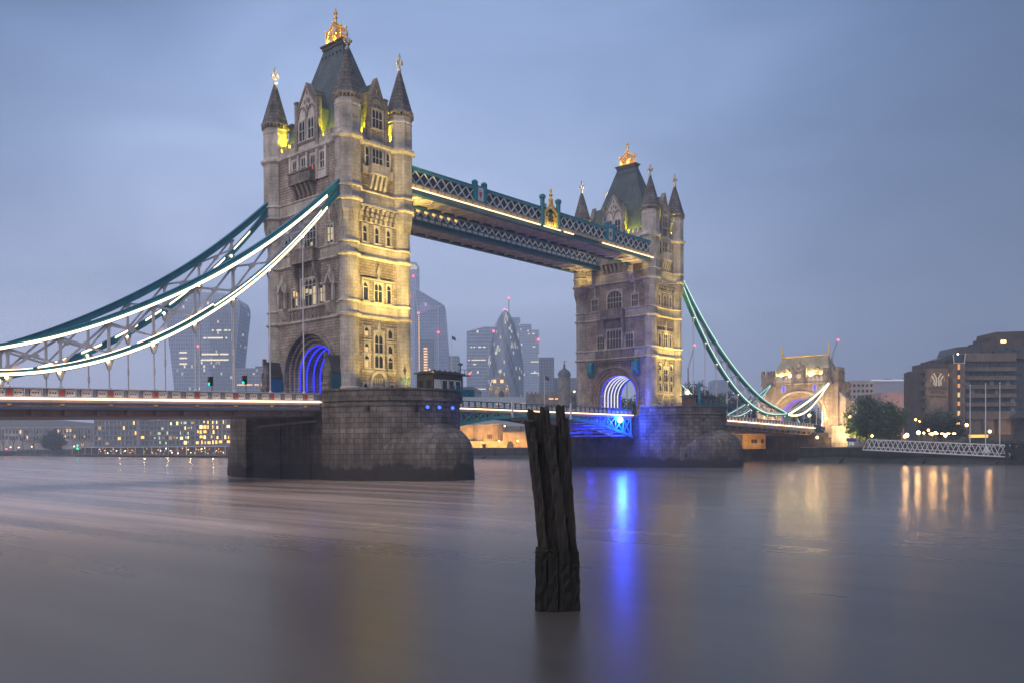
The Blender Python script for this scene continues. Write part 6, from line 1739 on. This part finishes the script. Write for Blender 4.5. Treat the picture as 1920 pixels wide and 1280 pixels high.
for y in (290, 312, 336, 362, 392): point((144, y, 4.3), (1, .66, .30), 260, .3)
t = thing('signal_lamp', 'green navigation lamp on the wharf at the left end of the cafe terrace', 'lamp', gp(505, -249.25, 4))
put('post', MB().tube([gp(505, -249.25, 3), gp(505, -249.25, 7.09)], .12, 6), m_dark, t)
for zz0 in (6.63, 4.95): put('green_lens', MB().ball(gp(504.5, -249.25, zz0), .42, 8, 6), m_green, t)
t = thing('signal_lamp', 'red navigation lamp low on the wharf at the far left', 'lamp', gp(590, -338.99, 4))
put('post', MB().tube([gp(590, -338.99, 0), gp(590, -338.99, 5.27)], .12, 6), m_dark, t); put('red_lens', MB().ball(gp(589.5, -338.99, 4.91), .5, 8, 6), m_redl, t)
for i, (r_, z) in enumerate(((-349.11, 5.85), (-345.83, 6.01), (-335.27, 6.13), (-329.81, 5.92), (-321.08, 6.41), (-311.18, 6.36), (-303.91, 7.75), (-300.69, 6.47), (-292.82, 6.43))):
    od = ('first', 'second', 'third', 'fourth', 'fifth', 'sixth', 'seventh', 'eighth', 'ninth')[i]
    l_ = thing('street_lamp', od + ' glowing globe lamp from the left along the wharf of bare trees', 'street lamp', gp(590, r_, 4), 'globe lamps along the left wharf')
    put('globe', MB().ball(gp(588, r_, z), .42, 8, 6), emis('peach_globe', (1, .55, .32), 5.0), l_); put('post', MB().tube([gp(588, r_, 3.8), gp(588, r_, z - .3)], .09, 6), m_lead, l_)

# ------------------------------------------------------------------ trees
def leafmat(name, a, b):
    k = N(name); p, nr = k.pos()
    n1 = k.noise(p, .5, 3.0); oi = k.noise(p, 3.0, 2.0)
    col = k.mix(k.maprange(k.math('ADD', k.math('MULTIPLY', n1, .6), k.math('MULTIPLY', oi, .4)), .35, .65, 0, 1), c4(a), c4(b))
    bs = k.bsdf(Base_Color=col, Roughness=.6); return k.m
m_leaf = leafmat('plane_tree_leaves', (.018,.042,.012), (.055,.095,.024))
m_leafd = leafmat('dark_leaves', (.014,.026,.012), (.035,.052,.022))
m_bark = plain('bark', (.05,.042,.035), .9, 0, .3, 2.0, bump=.4)
def tree(name, label, c, zb, lumps, n, leaf, mat, seed, group='trees by the river'):
    rnd = random.Random(seed)
    t = thing(name, label, 'tree', (c[0], c[1], zb), group)
    cz = sum(l[2] for l in lumps)/len(lumps)
    tk = MB(); tk.tube([(c[0], c[1], zb - .3), (c[0] + .2, c[1], zb + (cz - zb)*.5), (c[0], c[1] + .3, cz)], [.5, .36, .2], 8)
    for (dx, dy, z, r) in lumps:
        q = Vector((c[0], c[1], 0)) + RH*dx + FH*dy
        tk.tube([(c[0] + .1, c[1], zb + (cz - zb)*.45), ((c[0] + q.x)/2, (c[1] + q.y)/2, (zb + z)/2 + 1), (q.x, q.y, z + r*.3)], [.26, .17, .06], 6)
    put('trunk', tk, m_bark, t)
    cr_ = MB()
    tot = sum(l[3]**2.3 for l in lumps)
    for (dx, dy, z, r) in lumps:
        q = Vector((c[0], c[1], 0)) + RH*dx + FH*dy; q.z = z
        m_ = int(n*r**2.3/tot); ncl = max(6, m_//26)
        for _ in range(ncl):
            while True:
                v = Vector((rnd.uniform(-1, 1), rnd.uniform(-1, 1), rnd.uniform(-1, 1)))
                if .3 < v.length < 1: break
            v = v.normalized()*(.45 + .70*rnd.random()); v.z *= .86
            cc = q + v*r; rc = r*rnd.uniform(.10, .24)
            for _k in range(26):
                o = cc + Vector((rnd.gauss(0, rc), rnd.gauss(0, rc), rnd.gauss(0, rc*.8)))
                a = Vector((rnd.gauss(0, 1), rnd.gauss(0, 1), rnd.gauss(0, 1))).normalized(); b_ = a.orthogonal().normalized()
                s_ = leaf*rnd.uniform(.6, 1.3)
                cr_.add([o - a*s_ - b_*s_*.3, o + b_*s_*.6, o + a*s_ - b_*s_*.2, o - b_*s_*.7], [(0, 1, 2, 3)])
    me = bpy.data.meshes.new('crown'); me.from_pydata([tuple(Vector(v) - Vector(t.location)) for v in cr_.v], [], cr_.f); me.materials.append(mat)
    o = bpy.data.objects.new('crown', me); COL.objects.link(o); o.parent = t
    return t
T1 = gp(238, 95.59); T2 = gp(243, 104.38); T3 = gp(240, 117.07)
tree('plane_tree', 'big green tree beside the gatehouse, its left edge glowing yellow', T1, 4, [(0, 0, 12.0, 4.6), (-1.8, -1, 9.5, 3.4), (1.5, 0, 14.5, 3.4), (-2.6, 0, 8.2, 2.2), (1.4, 1, 8.6, 3.6), (.3, 0, 16.3, 2.0)], 9000, .30, m_leaf, 1)
tree('plane_tree', 'rounded dark tree touching the big tree beside the gatehouse', T2, 4, [(0, 0, 12.2, 4.0), (-2.4, 0, 9.0, 3.5), (2.3, 0, 10.8, 2.6), (1.0, 0, 8.0, 3.0), (-1.0, 0, 14.0, 2.4)], 7500, .30, m_leaf, 2)
tree('plane_tree', 'broad low tree in front of the hotel sign', T3, 4, [(-2.6, 0, 10.6, 3.0), (1.0, 0, 11.0, 3.2), (4.0, 0, 9.0, 2.4), (-4.2, 0, 9.2, 2.0), (0, 0, 8.6, 3.2), (5.3, 0, 7.6, 1.5), (2.5, 0, 8.0, 2.6)], 8000, .28, m_leafd, 3)
tree('bushy_tree', 'dark tree crown just right of the second bridge tower', gp(330, 68.88), 4, [(0, 0, 22, 6.5), (4, 0, 20, 5.0), (-3, 0, 16, 6), (4, 0, 13, 6)], 6000, .5, m_leafd, 4)
tree('bushy_tree', 'dark trees behind the hangers of the green edged chain', gp(318, 77.56), 4, [(0, 0, 19, 5.5), (-5, 0, 17, 5), (5, 0, 18, 4.6), (8, 0, 14, 5), (0, 0, 12, 6)], 6500, .5, m_leafd, 5)
tree('bushy_tree', 'dark tree left of the gatehouse behind the pale blue chain', gp(300, 81.91), 4, [(0, 0, 13, 5), (4.5, 0, 11, 4), (-4, 0, 11, 4.5)], 4000, .5, m_leafd, 6)
tree('bushy_tree', 'green tree seen through the arch of the second bridge tower', gp(300, 40.95), 4, [(0, 0, 17, 5.0), (-4, 0, 12, 4.5), (3.5, 0, 13, 4.5)], 4000, .5, m_leaf, 7)
tree('bushy_tree', 'small dark tree top beside the stone turret with the weathervane', gp(440, 32.03), 4, [(0, 0, 28, 3.2), (2, 0, 24, 4), (-1, 0, 20, 4)], 1500, .5, m_leafd, 8)
tree('evergreen_tree', 'dense dark evergreen among the bare trees at the far left', gp(575, -299.68), 4, [(0, 0, 12, 4.6), (-4, 0, 9.5, 4), (4.2, 0, 10, 4), (0, 0, 7.5, 4.5), (1, 0, 15, 3)], 4500, .6, m_leafd, 9)
tree('bushy_tree', 'dark street tree seen through the gatehouse arch', gp(345, 114.29), 4, [(0, 0, 15, 6), (-5, 0, 12, 5), (5, 0, 13, 5), (0, 0, 9, 6), (6, 0, 9, 4)], 4500, .5, m_leafd, 17)
def bare(label, c, h, seed):
    rnd = random.Random(seed); t = thing('bare_tree', label, 'tree', (c[0], c[1], 4), 'bare trees along the left wharf')
    mb = MB()
    def br(p, d, l, r, dep):
        q = p + d*l; mid = (p + q)/2 + Vector((rnd.uniform(-.1, .1)*l, rnd.uniform(-.1, .1)*l, 0))
        mb.tube([p, mid, q], [r, r*.8, r*.62], 5)
        if dep == 0: return
        for _ in range(3 if dep > 1 else 4):
            dd = (d + Vector((rnd.uniform(-.9, .9), rnd.uniform(-.9, .9), rnd.uniform(-.15, .6)))).normalized()
            br(q, dd, l*rnd.uniform(.55, .8), r*.6, dep - 1)
    br(Vector((c[0], c[1], 3.8)), Vector((0, 0, 1)), h*.32, .38, 4)
    put('branches', mb, m_bark, t)
for i, (px_r, h) in enumerate(((-340.07, 13), (-333.27, 12), (-327.18, 11.5), (-320.02, 11), (-294.19, 11), (-280.84, 14))):
    bare(('leftmost bare tree on the far wharf', 'second bare tree from the left on the far wharf', 'third bare tree from the left on the far wharf', 'bare tree just left of the dark evergreen', 'bare tree just right of the dark evergreen', 'tall bare tree beside the grey flats')[i], gp(588 if i < 4 else 575, px_r), h, 20 + i)

# ------------------------------------------------------------------ right bank: hotel, blocks, gangway, lamps
D = 300.0
hb = thing('hotel', 'stepped brown concrete hotel with balconies and a lit emblem on its end wall', 'hotel', gp(D, 150.16, 4))
m_conc = stone('brown_board_concrete', (.19,.152,.122), (.165,.133,.107), (.11,.09,.07), 2.6, 1.5, .02, .4, .3)
m_concd = stone('dark_board_concrete', (.105,.088,.08), (.09,.076,.069), (.055,.046,.042), 2.6, 1.5, .02, .4, .3)
k_ = .0398; R0 = 139.93
def hx(zx): return R0 + (zx - 680)*k_
def hz(zy): return 30.3 - (zy - 415)*k_
def hbox(zx0, zx1, zy0, zy1, v0, v1, mb=None): return gbox(mb or MB(), hx(zx0), hx(zx1), D + v0, D + v1, hz(zy1), hz(zy0))
put('sign_wall', hbox(706, 908, 415, 1100, 0, 14), m_conc, hb)
put('side_wall', hbox(682, 706, 425, 1100, 1.2, 14), m_concd, hb)
for zy in (415, 490, 565, 640, 710):
    put('balcony', hbox(678, 712, zy, zy + 38, -.8, 3), m_concd, hb)
    put('window', hbox(684, 706, zy + 44, zy + 70, 1.0, 1.19), m_bluegl, hb)
put('upper_step', hbox(755, 918, 362, 415, 2, 14), m_concd, hb); put('upper_step', hbox(830, 930, 335, 364, 4, 14), m_concd, hb)
put('sloped_roof', gprism(MB(), [(hx(830), hz(352)), (hx(830), hz(340)), (hx(932), hz(305)), (hx(932), hz(352))], D + 3.5, D + 13), m_lead, hb)
put('link_wall', hbox(908, 932, 400, 1100, 1.5, 14), m_concd, hb)
put('stair_tower', hbox(930, 1036, 372, 1100, -1.2, 12), m_conc, hb)
put('glazed_lantern', gprism(MB(), [(hx(940), hz(372)), (hx(1028), hz(372)), (hx(1036), hz(300)), (hx(932), hz(300))], D - 1.0, D + 8), m_bluegl, hb)
fr = MB()
for (a, b_, c, d_) in ((932, 300, 940, 372), (1036, 290, 1028, 372), (940, 374, 1028, 374)): fr.bar(gp(D - 1.25, hx(a), hz(b_)), gp(D - 1.25, hx(c), hz(d_)), .22, .2)
put('lantern_frame', fr, m_white, hb)
put('stair_glazing', hbox(967, 988, 380, 830, -1.35, -1.21), m_bluegl, hb)
for i, (a, b_) in enumerate(((382, 430), (474, 508), (548, 582), (622, 662), (700, 735), (778, 822))):
    put('lit_window', hbox(968, 987, a, b_, -1.5, -1.36), m_lit if i in (3, 5) else emis('amber_stair_glass', (1, .38, .12), .8), hb)
put('lit_window', hbox(908, 926, 455, 478, 1.3, 1.48), m_gw1, hb)
put('wall_lamp', MB().ball(gp(D + 1, hx(1000), hz(291)), .3, 6, 4), m_warm, hb)
put('wing_wall', hbox(1036, 1500, 292, 1100, 2, 16), m_concd, hb)
put('wing_parapet', hbox(1030, 1505, 285, 355, 1.2, 16), m_conc, hb)
for zy in (405, 480, 556, 630, 705, 782):
    put('balcony', hbox(1060, 1495, zy, zy + 34, .4, 2.2), m_conc, hb)
    for a in (1075, 1120, 1175, 1230, 1285, 1330, 1370, 1425, 1465):
        wdt = 36 if a not in (1230, 1330) else 26
        put('window', hbox(a, a + wdt, zy - 36, zy - 2, 1.8, 1.97), m_bluegl if (a + zy) % 7 else plain('pale_blind', (.22,.24,.28), .6), hb)
put('podium', hbox(1060, 1500, 816, 848, .2, 16), m_conc, hb)
for a in (1110, 1200, 1345): put('podium_column', hbox(a, a + 110, 848, 980, .9, 2.1), m_conc, hb)
put('roof_wedge', gprism(MB(), [(hx(988), hz(292)), (hx(1015), hz(226)), (hx(1228), hz(212)), (hx(1228), hz(292))], D + 3, D + 15), m_lead, hb)
put('plant_tower', hbox(1226, 1312, 186, 320, 2.5, 12), m_concd, hb)
put('upper_block', hbox(1330, 1900, 260, 330, 2.2, 18), m_concd, hb); put('upper_block', hbox(1326, 1360, 140, 262, 4, 16), m_concd, hb)
put('upper_block', gprism(MB(), [(hx(1345), hz(262)), (hx(1375), hz(95)), (hx(1700), hz(86)), (hx(1700), hz(262))], D + 4.5, D + 17), m_concd, hb)
put('lit_window', hbox(1416, 1460, 165, 188, 4.2, 4.45), m_gw2, hb)
for a in (1345, 1400, 1475, 1520): put('window', hbox(a, a + 45, 238, 262, 2.0, 2.18), m_bluegl, hb)
put('right_wing', hbox(1500, 1900, 320, 1100, 4, 18), m_concd, hb)
for zy in (375, 450, 525, 600, 675, 750):
    put('window', hbox(1505, 1600, zy, zy + 30, 3.8, 3.98), m_bluegl, hb)
put('entrance_canopy', gprism(MB(), [(hx(1430), hz(840)), (hx(1520), hz(780)), (hx(1640), hz(770)), (hx(1640), hz(840))], D - 4, D + 4), m_lead, hb)
# emblem and name on the end wall
em = MB(); ec = (812, 507)
for i in range(22):
    a0, a1 = PI*(-.12 + 1.24*i/22), PI*(-.12 + 1.24*(i+1)/22)
    P_ = lambda a, r_: (ec[0] + r_*math.cos(a), ec[1] - r_*math.sin(a))
    for rr_ in (60,):
        p0, p1 = P_(a0, rr_), P_(a1, rr_); em.bar(gp(D - .12, hx(p0[0]), hz(p0[1])), gp(D - .12, hx(p1[0]), hz(p1[1])), .16, .16)
put('emblem_ring', em, plain('copper_emblem', (.55,.30,.12), .4), hb)
bl = MB()
for s_ in (-1, 1):
    for q in ([(6, 55), (20, 57), (13, -8), (40, -50), (26, -52), (4, -10)], [(26, 52), (36, 44), (32, 8), (54, -22), (44, -34), (22, 4)]):
        gprism(bl, [(hx(ec[0] + s_*a), hz(ec[1] + b_)) for a, b_ in q], D - .2, D - .02)
put('emblem', bl, emis('lit_emblem', (1, .82, .62), .38), hb)
def sign(text, zx, zy, size, mat, ext=.05):
    cu = bpy.data.curves.new('lettering', 'FONT'); cu.body = text; cu.size = size; cu.align_x = 'CENTER'; cu.extrude = ext; cu.resolution_u = 3
    tmp = bpy.data.objects.new('lettering', cu); COL.objects.link(tmp)
    dg = bpy.context.evaluated_depsgraph_get(); me = bpy.data.meshes.new_from_object(tmp.evaluated_get(dg))
    bpy.data.objects.remove(tmp)
    x = RH; z = Vector((0, 0, 1)); y = -FH
    loc = gp(D - .06, hx(zx), hz(zy))
    m4 = Matrix(((x.x, z.x, y.x, loc.x), (x.y, z.y, y.y, loc.y), (x.z, z.z, y.z, loc.z), (0, 0, 0, 1)))
    me.transform(m4); me.transform(Matrix.Translation(-Vector(hb.location)))
    me.materials.clear(); me.materials.append(mat)
    o = bpy.data.objects.new('lettering', me); COL.objects.link(o); o.parent = hb
m_let = plain('dark_bronze_letters', (.045,.03,.022), .5)
sign('GUOMAN', 812, 596, 1.45, m_let); sign('HOTELS', 812, 628, 1.3, m_let); sign('THE TOWER', 812, 664, 1.05, m_let)
spot(gp(D - 9, hx(812), 5.5), gp(D, hx(812), hz(520)), (1, .62, .35), 9000, 34, .8)
spot(gp(D - 6, hx(1380), 5.0), gp(D + 2, hx(1380), hz(880)), (1, .5, .2), 1500, 80, .8)
cn = thing('lit_canopy', 'low amber lit canopy at the foot of the hotel behind the flagpoles', 'canopy', gp(262, 139.57, 4))
put('light_box', gbox(MB(), 137.66, 141.95, 262, 265, 6.50, 7.37), emis('amber_canopy', (1, .55, .12), 1.3), cn); put('roof', gbox(MB(), 137.50, 142.11, 261.5, 265.5, 7.37, 7.53), m_lead, cn)
put('canopy_wall', gbox(MB(), 137.98, 141.79, 262.5, 265, 3.8, 6.50), m_dark, cn)

def winblock(t, d, r0, r1, z0, z1, nx, nz, mat, w_, h_):
    for j in range(nz):
        for i in range(nx):
            r = r0 + (r1 - r0)*(i + .5)/nx; z = z0 + (z1 - z0)*(j + .5)/nz
            put('window', gbox(MB(), r - w_/2, r + w_/2, d - .12, d - .02, z - h_/2, z + h_/2), mat, t)
m_beige = plain('beige_render', (.40,.33,.31), .8, 0, .15, .3); m_pink = plain('pink_render', (.42,.27,.25), .8, 0, .15, .3)
t = building('beige_block', 'beige block with small square windows right of the gatehouse roof', 410, 155.22, 169.65, 34.09, 18, m_beige, None)
put('roof_unit', gbox(MB(), 159.20, 168.16, 412, 420, 34.09 - .1, 34.47), m_beige, t)
winblock(t, 410, 156.72, 168.66, 10.21, 33.35, 6, 9, m_dark, 1.0, 1.2)
t = building('white_roofed_block', 'long pale block with a flat white roof edge behind the trees', 520, 213.28, 244.51, 42.15, 18, plain('lilac_grey_render', (.33,.32,.38), .8), None)
put('roof_edge', gbox(MB(), 212.64, 244.82, 519, 521, 41.83, 42.78), emis('cool_roof_glow', (.8, .85, 1), .5), t)  # white roof edge emits a cool glow of its own
put('roof_plant', gbox(MB(), 222.11, 226.53, 524, 530, 42.78, 43.57), m_lead, t); put('roof_plant', gbox(MB(), 235.36, 242.93, 524, 530, 42.78, 44.04), m_lead, t)
t = building('pink_block', 'pink rendered block with an angled corner between the trees and the hotel', 385, 161.64, 175.66, 27.29, 18, m_pink, None)
put('side_wing', gbox(MB(), 175.66, 181.03, 387, 400, 3.8, 26.78), m_pink, t)
winblock(t, 385, 172.86, 175.66, 12.10, 24.95, 2, 5, m_dark, .8, 1.3); winblock(t, 387, 175.89, 180.33, 12.10, 25.65, 3, 5, m_dark, .8, 1.3)
spot(gp(370, 166.12, 5), gp(386, 172.86, 18), (1, .5, .3), 9000, 70, .8)
for D_, r0, z0, r1, z1, lab in ((700.0, 140.58, 65.88, 145.67, 83.69, 'distant crane jib with a red light right of the second bridge tower'), (640.0, 232.98, 67.78, 237.25, 80.18, 'distant crane jib with a red light behind the gatehouse roof')):
    t = thing('tower_crane', lab, 'crane', gp(D_, r0, 4), 'cranes on the horizon')
    j_ = MB()
    for o_ in (-.5, .5): j_.bar(gp(D_, r0 + o_, z0), gp(D_, r1 + o_*.3, z1), .25, .25)
    for i in range(9):
        f, g_ = i/9, (i+1)/9; j_.bar(gp(D_, r0 + (r1-r0)*f - .5, z0 + (z1-z0)*f), gp(D_, r0 + (r1-r0)*g_ + .4, z0 + (z1-z0)*g_), .15, .15)
    j_.bar(gp(D_, r0, 4), gp(D_, r0, z0), .9, .9)
    put('jib', j_, plain('crane_steel', (.22,.18,.2), .6), t); put('red_beacon', MB().ball(gp(D_ - 1, r1, z1), .8, 6, 4), m_redl, t)

# white truss gangway to the pontoon
gw = thing('gangway', 'white truss gangway sloping down to the right in front of the dark river wall', 'gangway', (134, -35, 0))
A0, A1 = Vector((134.0, -35.2, 3.35)), Vector((129.2, -67.9, 1.75))
dv = A1 - A0; nrm = Vector((dv.y, -dv.x, 0)).normalized()
for side in (-1, 1):
    o = nrm*side*1.1; tr = MB(); n_ = 14; H = 2.55
    tr.bar(A0 + o, A1 + o, .16, .2); tr.bar(A0 + o + dv*.035 + Vector((0,0,H)), A1 + o + Vector((0,0,H)), .16, .2)
    tr.bar(A0 + o + Vector((0,0,.75)), A1 + o + Vector((0,0,.75)), .06, .08)
    for i in range(n_):
        a = A0 + dv*(i/n_) + o; m = A0 + dv*((i+.5)/n_) + o + Vector((0,0,H)); e = A0 + dv*((i+1)/n_) + o
        tr.bar(a, m, .12, .13); tr.bar(m, e, .12, .13)
    put('side_truss', tr, m_whiteg := plain('white_gangway_paint', (.62,.62,.64), .45, 0, .15), gw)
dk = MB().hexa([A0 - nrm*1.1, A0 + nrm*1.1, A1 + nrm*1.1, A1 - nrm*1.1, A0 - nrm*1.1 + Vector((0,0,.12)), A0 + nrm*1.1 + Vector((0,0,.12)), A1 + nrm*1.1 + Vector((0,0,.12)), A1 - nrm*1.1 + Vector((0,0,.12))]); put('walk_deck', dk, m_soff, gw)
sg = MB(); c = A0 + dv*.875 + nrm*(-1.2 if nrm.x > 0 else 1.2) + Vector((0, 0, .9))
sg.prism([c + dv.normalized()*-.9, c + dv.normalized()*.9, c + Vector((0,0,1.5))], nrm*.04); put('warning_sign', sg, plain('pale_sign', (.55,.6,.7), .5), gw)
dp = thing('pontoon_frame', 'black lattice pontoon frame at the right end of the white gangway', 'pontoon', (128, -70, 0))
fr = MB(); x0, x1, y0, y1 = 126.0, 131.0, -68.2, -73.5
for x in (x0, x1):
    for y in (y0, (y0 + y1)/2, y1): fr.bar((x, y, -2), (x, y, 4.8), .55, .55)
    for z in (.9, 2.8, 4.6): fr.bar((x, y0, z), (x, y1, z), .4, .35)
    fr.bar((x, y0, .9), (x, (y0 + y1)/2, 4.6), .3, .3); fr.bar((x, y0, 4.6), (x, (y0 + y1)/2, .9), .3, .3); fr.bar((x, (y0 + y1)/2, .9), (x, y1, 4.6), .3, .3); fr.bar((x, (y0 + y1)/2, 4.6), (x, y1, .9), .3, .3)
for y in (y0, y1):
    for z in (.9, 4.6): fr.bar((x0, y, z), (x1, y, z), .35, .35)
put('frame', fr, plain('black_steel', (.012,.012,.013), .6), dp); put('float', MB().box(124.5, 132.5, -82, -68.3, -.8, .7), m_dark, dp)
ks = thing('ticket_kiosk', 'small blue and white ticket kiosk at the top of the gangway', 'kiosk', (141, -29.5, 4))
put('body', MB().box(140.2, 142.2, -30.5, -28.6, 3.8, 5.5), plain('pale_blue_kiosk', (.25,.38,.52), .5), ks); put('roof', MB().box(139.9, 142.5, -30.8, -28.3, 5.5, 6.3), plain('blue_kiosk_roof', (.03,.06,.28), .5), ks)
for y in (-30.2, -29.5): put('window', MB().box(140.1, 140.19, y, y + .5, 4.5, 5.3), m_lity, ks)
for i, (y, zt) in enumerate(((-56.0, 18.7), (-59.4, 18.85), (-62.45, 18.95))):
    t = thing('flagpole', ('left one of three bare white flagpoles before the hotel', 'middle one of three bare white flagpoles before the hotel', 'right one of three bare white flagpoles before the hotel')[i], 'flagpole', (146, y, 4), 'bare flagpoles before the hotel')
    put('pole', MB().tube([(146, y, 3.8), (146, y, 10), (146, y, zt)], [.13, .11, .07], 8), m_whiteg, t); put('truck', MB().ball((146, y, zt + .1), .17, 6, 4), m_whiteg, t)
# promenade fence and dark undergrowth line
fe = thing('promenade_fence', 'dark railing along the top of the right river wall', 'fence', (139.5, -30, 4))
f_ = MB(); y = -17.0
while y > -75:
    f_.bar((139.4, y, 4.0), (139.4, y, 5.05), .06); y -= 1.4
put('post', f_, m_lead, fe); put('rail', MB().bar((139.4, -17, 5.05), (139.4, -75, 5.05), .07).bar((139.4, -17, 4.6), (139.4, -75, 4.6), .05), m_lead, fe)
hd = thing('hedge', 'dark clipped hedge along the promenade behind the gangway', 'hedge', (147, -45, 4))
hm = MB(); rnd = random.Random(3)
for i in range(2600):
    o = Vector((147 + rnd.uniform(-.8, .8), rnd.uniform(-78, -32), 4 + rnd.uniform(0, 1.35))); a = Vector((rnd.gauss(0,1), rnd.gauss(0,1), rnd.gauss(0,1))).normalized()*.28; b_ = a.orthogonal().normalized()*.2
    hm.add([o - a, o + b_, o + a, o - b_], [(0, 1, 2, 3)])
put('foliage', hm, m_leafd, hd)
# street lamps on the right bank
SOD = (1.0, .50, .16)
LP = [(152, -24.8, 12.2, 1, .2, 'amber lamp high in the crown of the big tree by the gatehouse'), (166, -22.3, 10.8, 2, .3, 'amber lamp between the gatehouse and the big tree'), (150, -31.4, 6.9, 1, .22, 'amber lamp low under the two big trees'),
      (185, -43.2, 10.4, 3, .34, 'upper left lamp of the bright cluster between the trees'), (187, -45.0, 10.0, 3, .34, 'upper right lamp of the bright cluster between the trees'), (158, -40.6, 7.7, 4, .36, 'right lamp of the dazzling low cluster between the trees'), (155, -38.6, 7.0, 4, .40, 'middle lamp of the dazzling low cluster between the trees'), (156, -37.8, 6.7, 3, .3, 'left lamp of the dazzling low cluster between the trees'),
      (168, -36.9, 11.4, 1, .22, 'highest of three small lamps at the right edge of the dark round tree'), (169, -37.6, 10.9, 1, .2, 'middle of three small lamps at the right edge of the dark round tree'), (170, -38.4, 10.4, 1, .18, 'lowest of three small lamps at the right edge of the dark round tree'),
      (152, -44.8, 8.2, 1, .22, 'upper orange lamp left of the hotel stair tower foot'), (151, -44.0, 7.5, 1, .2, 'lower left orange lamp under the broad low tree'), (150.5, -46.1, 7.2, 2, .26, 'orange lamp under the right side of the broad low tree'), (150.5, -46.9, 7.5, 2, .26, 'yellowish lamp under the right edge of the broad low tree'), (150, -49.4, 6.8, 2, .28, 'orange lamp beside the first flagpole'), (154, -58.5, 7.7, 2, .26, 'orange lamp beyond the third flagpole'),
      (164, -10.9, 6.8, 2, .28, 'orange lamp under the deck end by the gatehouse base'), (164.8, 8.8, 6.4, 1, .24, 'orange lamp on the left end of the gatehouse base'), (163, 14.8, 4.9, 3, .34, 'bright starry lamp at the right foot of the farther pier'), (168, -6.9, 13.4, 2, .34, 'orange lamp on the deck before the gatehouse arch'), (170, -11.2, 12.4, 1, .24, 'orange lamp on the deck by the gatehouse corner')]
for x, y, z, e_, r_, lab in LP:
    t = thing('street_lamp', lab, 'street lamp', (x, y, 4), 'amber lamps on the right bank')
    zb_ = 11.0 if (x in (168, 170) and y > -12) else 3.8
    put('post', MB().tube([(x + .25, y, zb_), (x + .25, y, z)], .07, 6).bar((x + .25, y, z + .1), (x - .1, y, z + .2), .08), m_lead, t)
    put('globe', MB().ball((x - .1, y, z), r_*1.35, 8, 6), m_orange if (e_ != 4) else m_warm, t)
    if e_ >= 2: point((x - .8, y, z - .2), SOD, 90*e_ if e_ < 4 else 420, .3)
spot((148.5, -21.0, 4.4), (154.5, -25.2, 9.0), (1.0, .86, .12), 22000, 70, .7)

for i in range(5):
    c_ = gp(232, 110.50 + i*1.55, 7.41); 
    t = thing('parasol_lamp', ('first', 'second', 'third', 'fourth', 'fifth')[i] + ' of a row of white lamps under the broad low tree, counted from the left', 'lamp', c_, 'row of white lamps under the tree')
    put('lamp_tube', MB().bar(c_ - RH*.4, c_ + RH*.4, .2, .24), m_warm, t); put('post', MB().tube([(c_.x, c_.y, 3.8), tuple(c_)], .05, 5), m_lead, t)
for (d, r_, z, lab) in ((300, 81.54, 8.59, 'ochre lit building behind the farther pier under the deck'), ):
    t = building('wharf_house', lab, 262, 68.67, 75.67, 9.06, 8, m_cast, None)
    lit_row(t, 262, 69.31, 75.03, 5.24, 6, (.7, 1.1), m_dark, .8, 2)
    area(gp(254, 68.42, 4.8), gp(262, 70.58, 9), 4, .5, OR, 800)
t = building('wharf_house', 'dim blue lit store under the right half of the opening span', 330, 22.02, 45.05, 7.34, 8, m_keep, None)
point(gp(322, 28.33, 7), (.25,.15,1), 300, .4); point(gp(322, 35.17, 7), (.25,.15,1), 300, .4); point(gp(322, 37.12, 6), SOD, 200, .4)

# ------------------------------------------------------------------ misty evening air
hz_ = bpy.data.materials.new('evening_haze'); hz_.use_nodes = True
nt = hz_.node_tree
for n in list(nt.nodes): nt.nodes.remove(n)
o = nt.nodes.new('ShaderNodeOutputMaterial'); v = nt.nodes.new('ShaderNodeVolumePrincipled')
v.inputs['Color'].default_value = (.72, .83, 1.0, 1); v.inputs['Density'].default_value = 0.00045; v.inputs['Anisotropy'].default_value = 0.0
nt.links.new(v.outputs[0], o.inputs['Volume'])
h = put('haze', MB().box(-345, 2300, -435, 2300, -4.0, 312), hz_); h['kind'] = 'stuff'
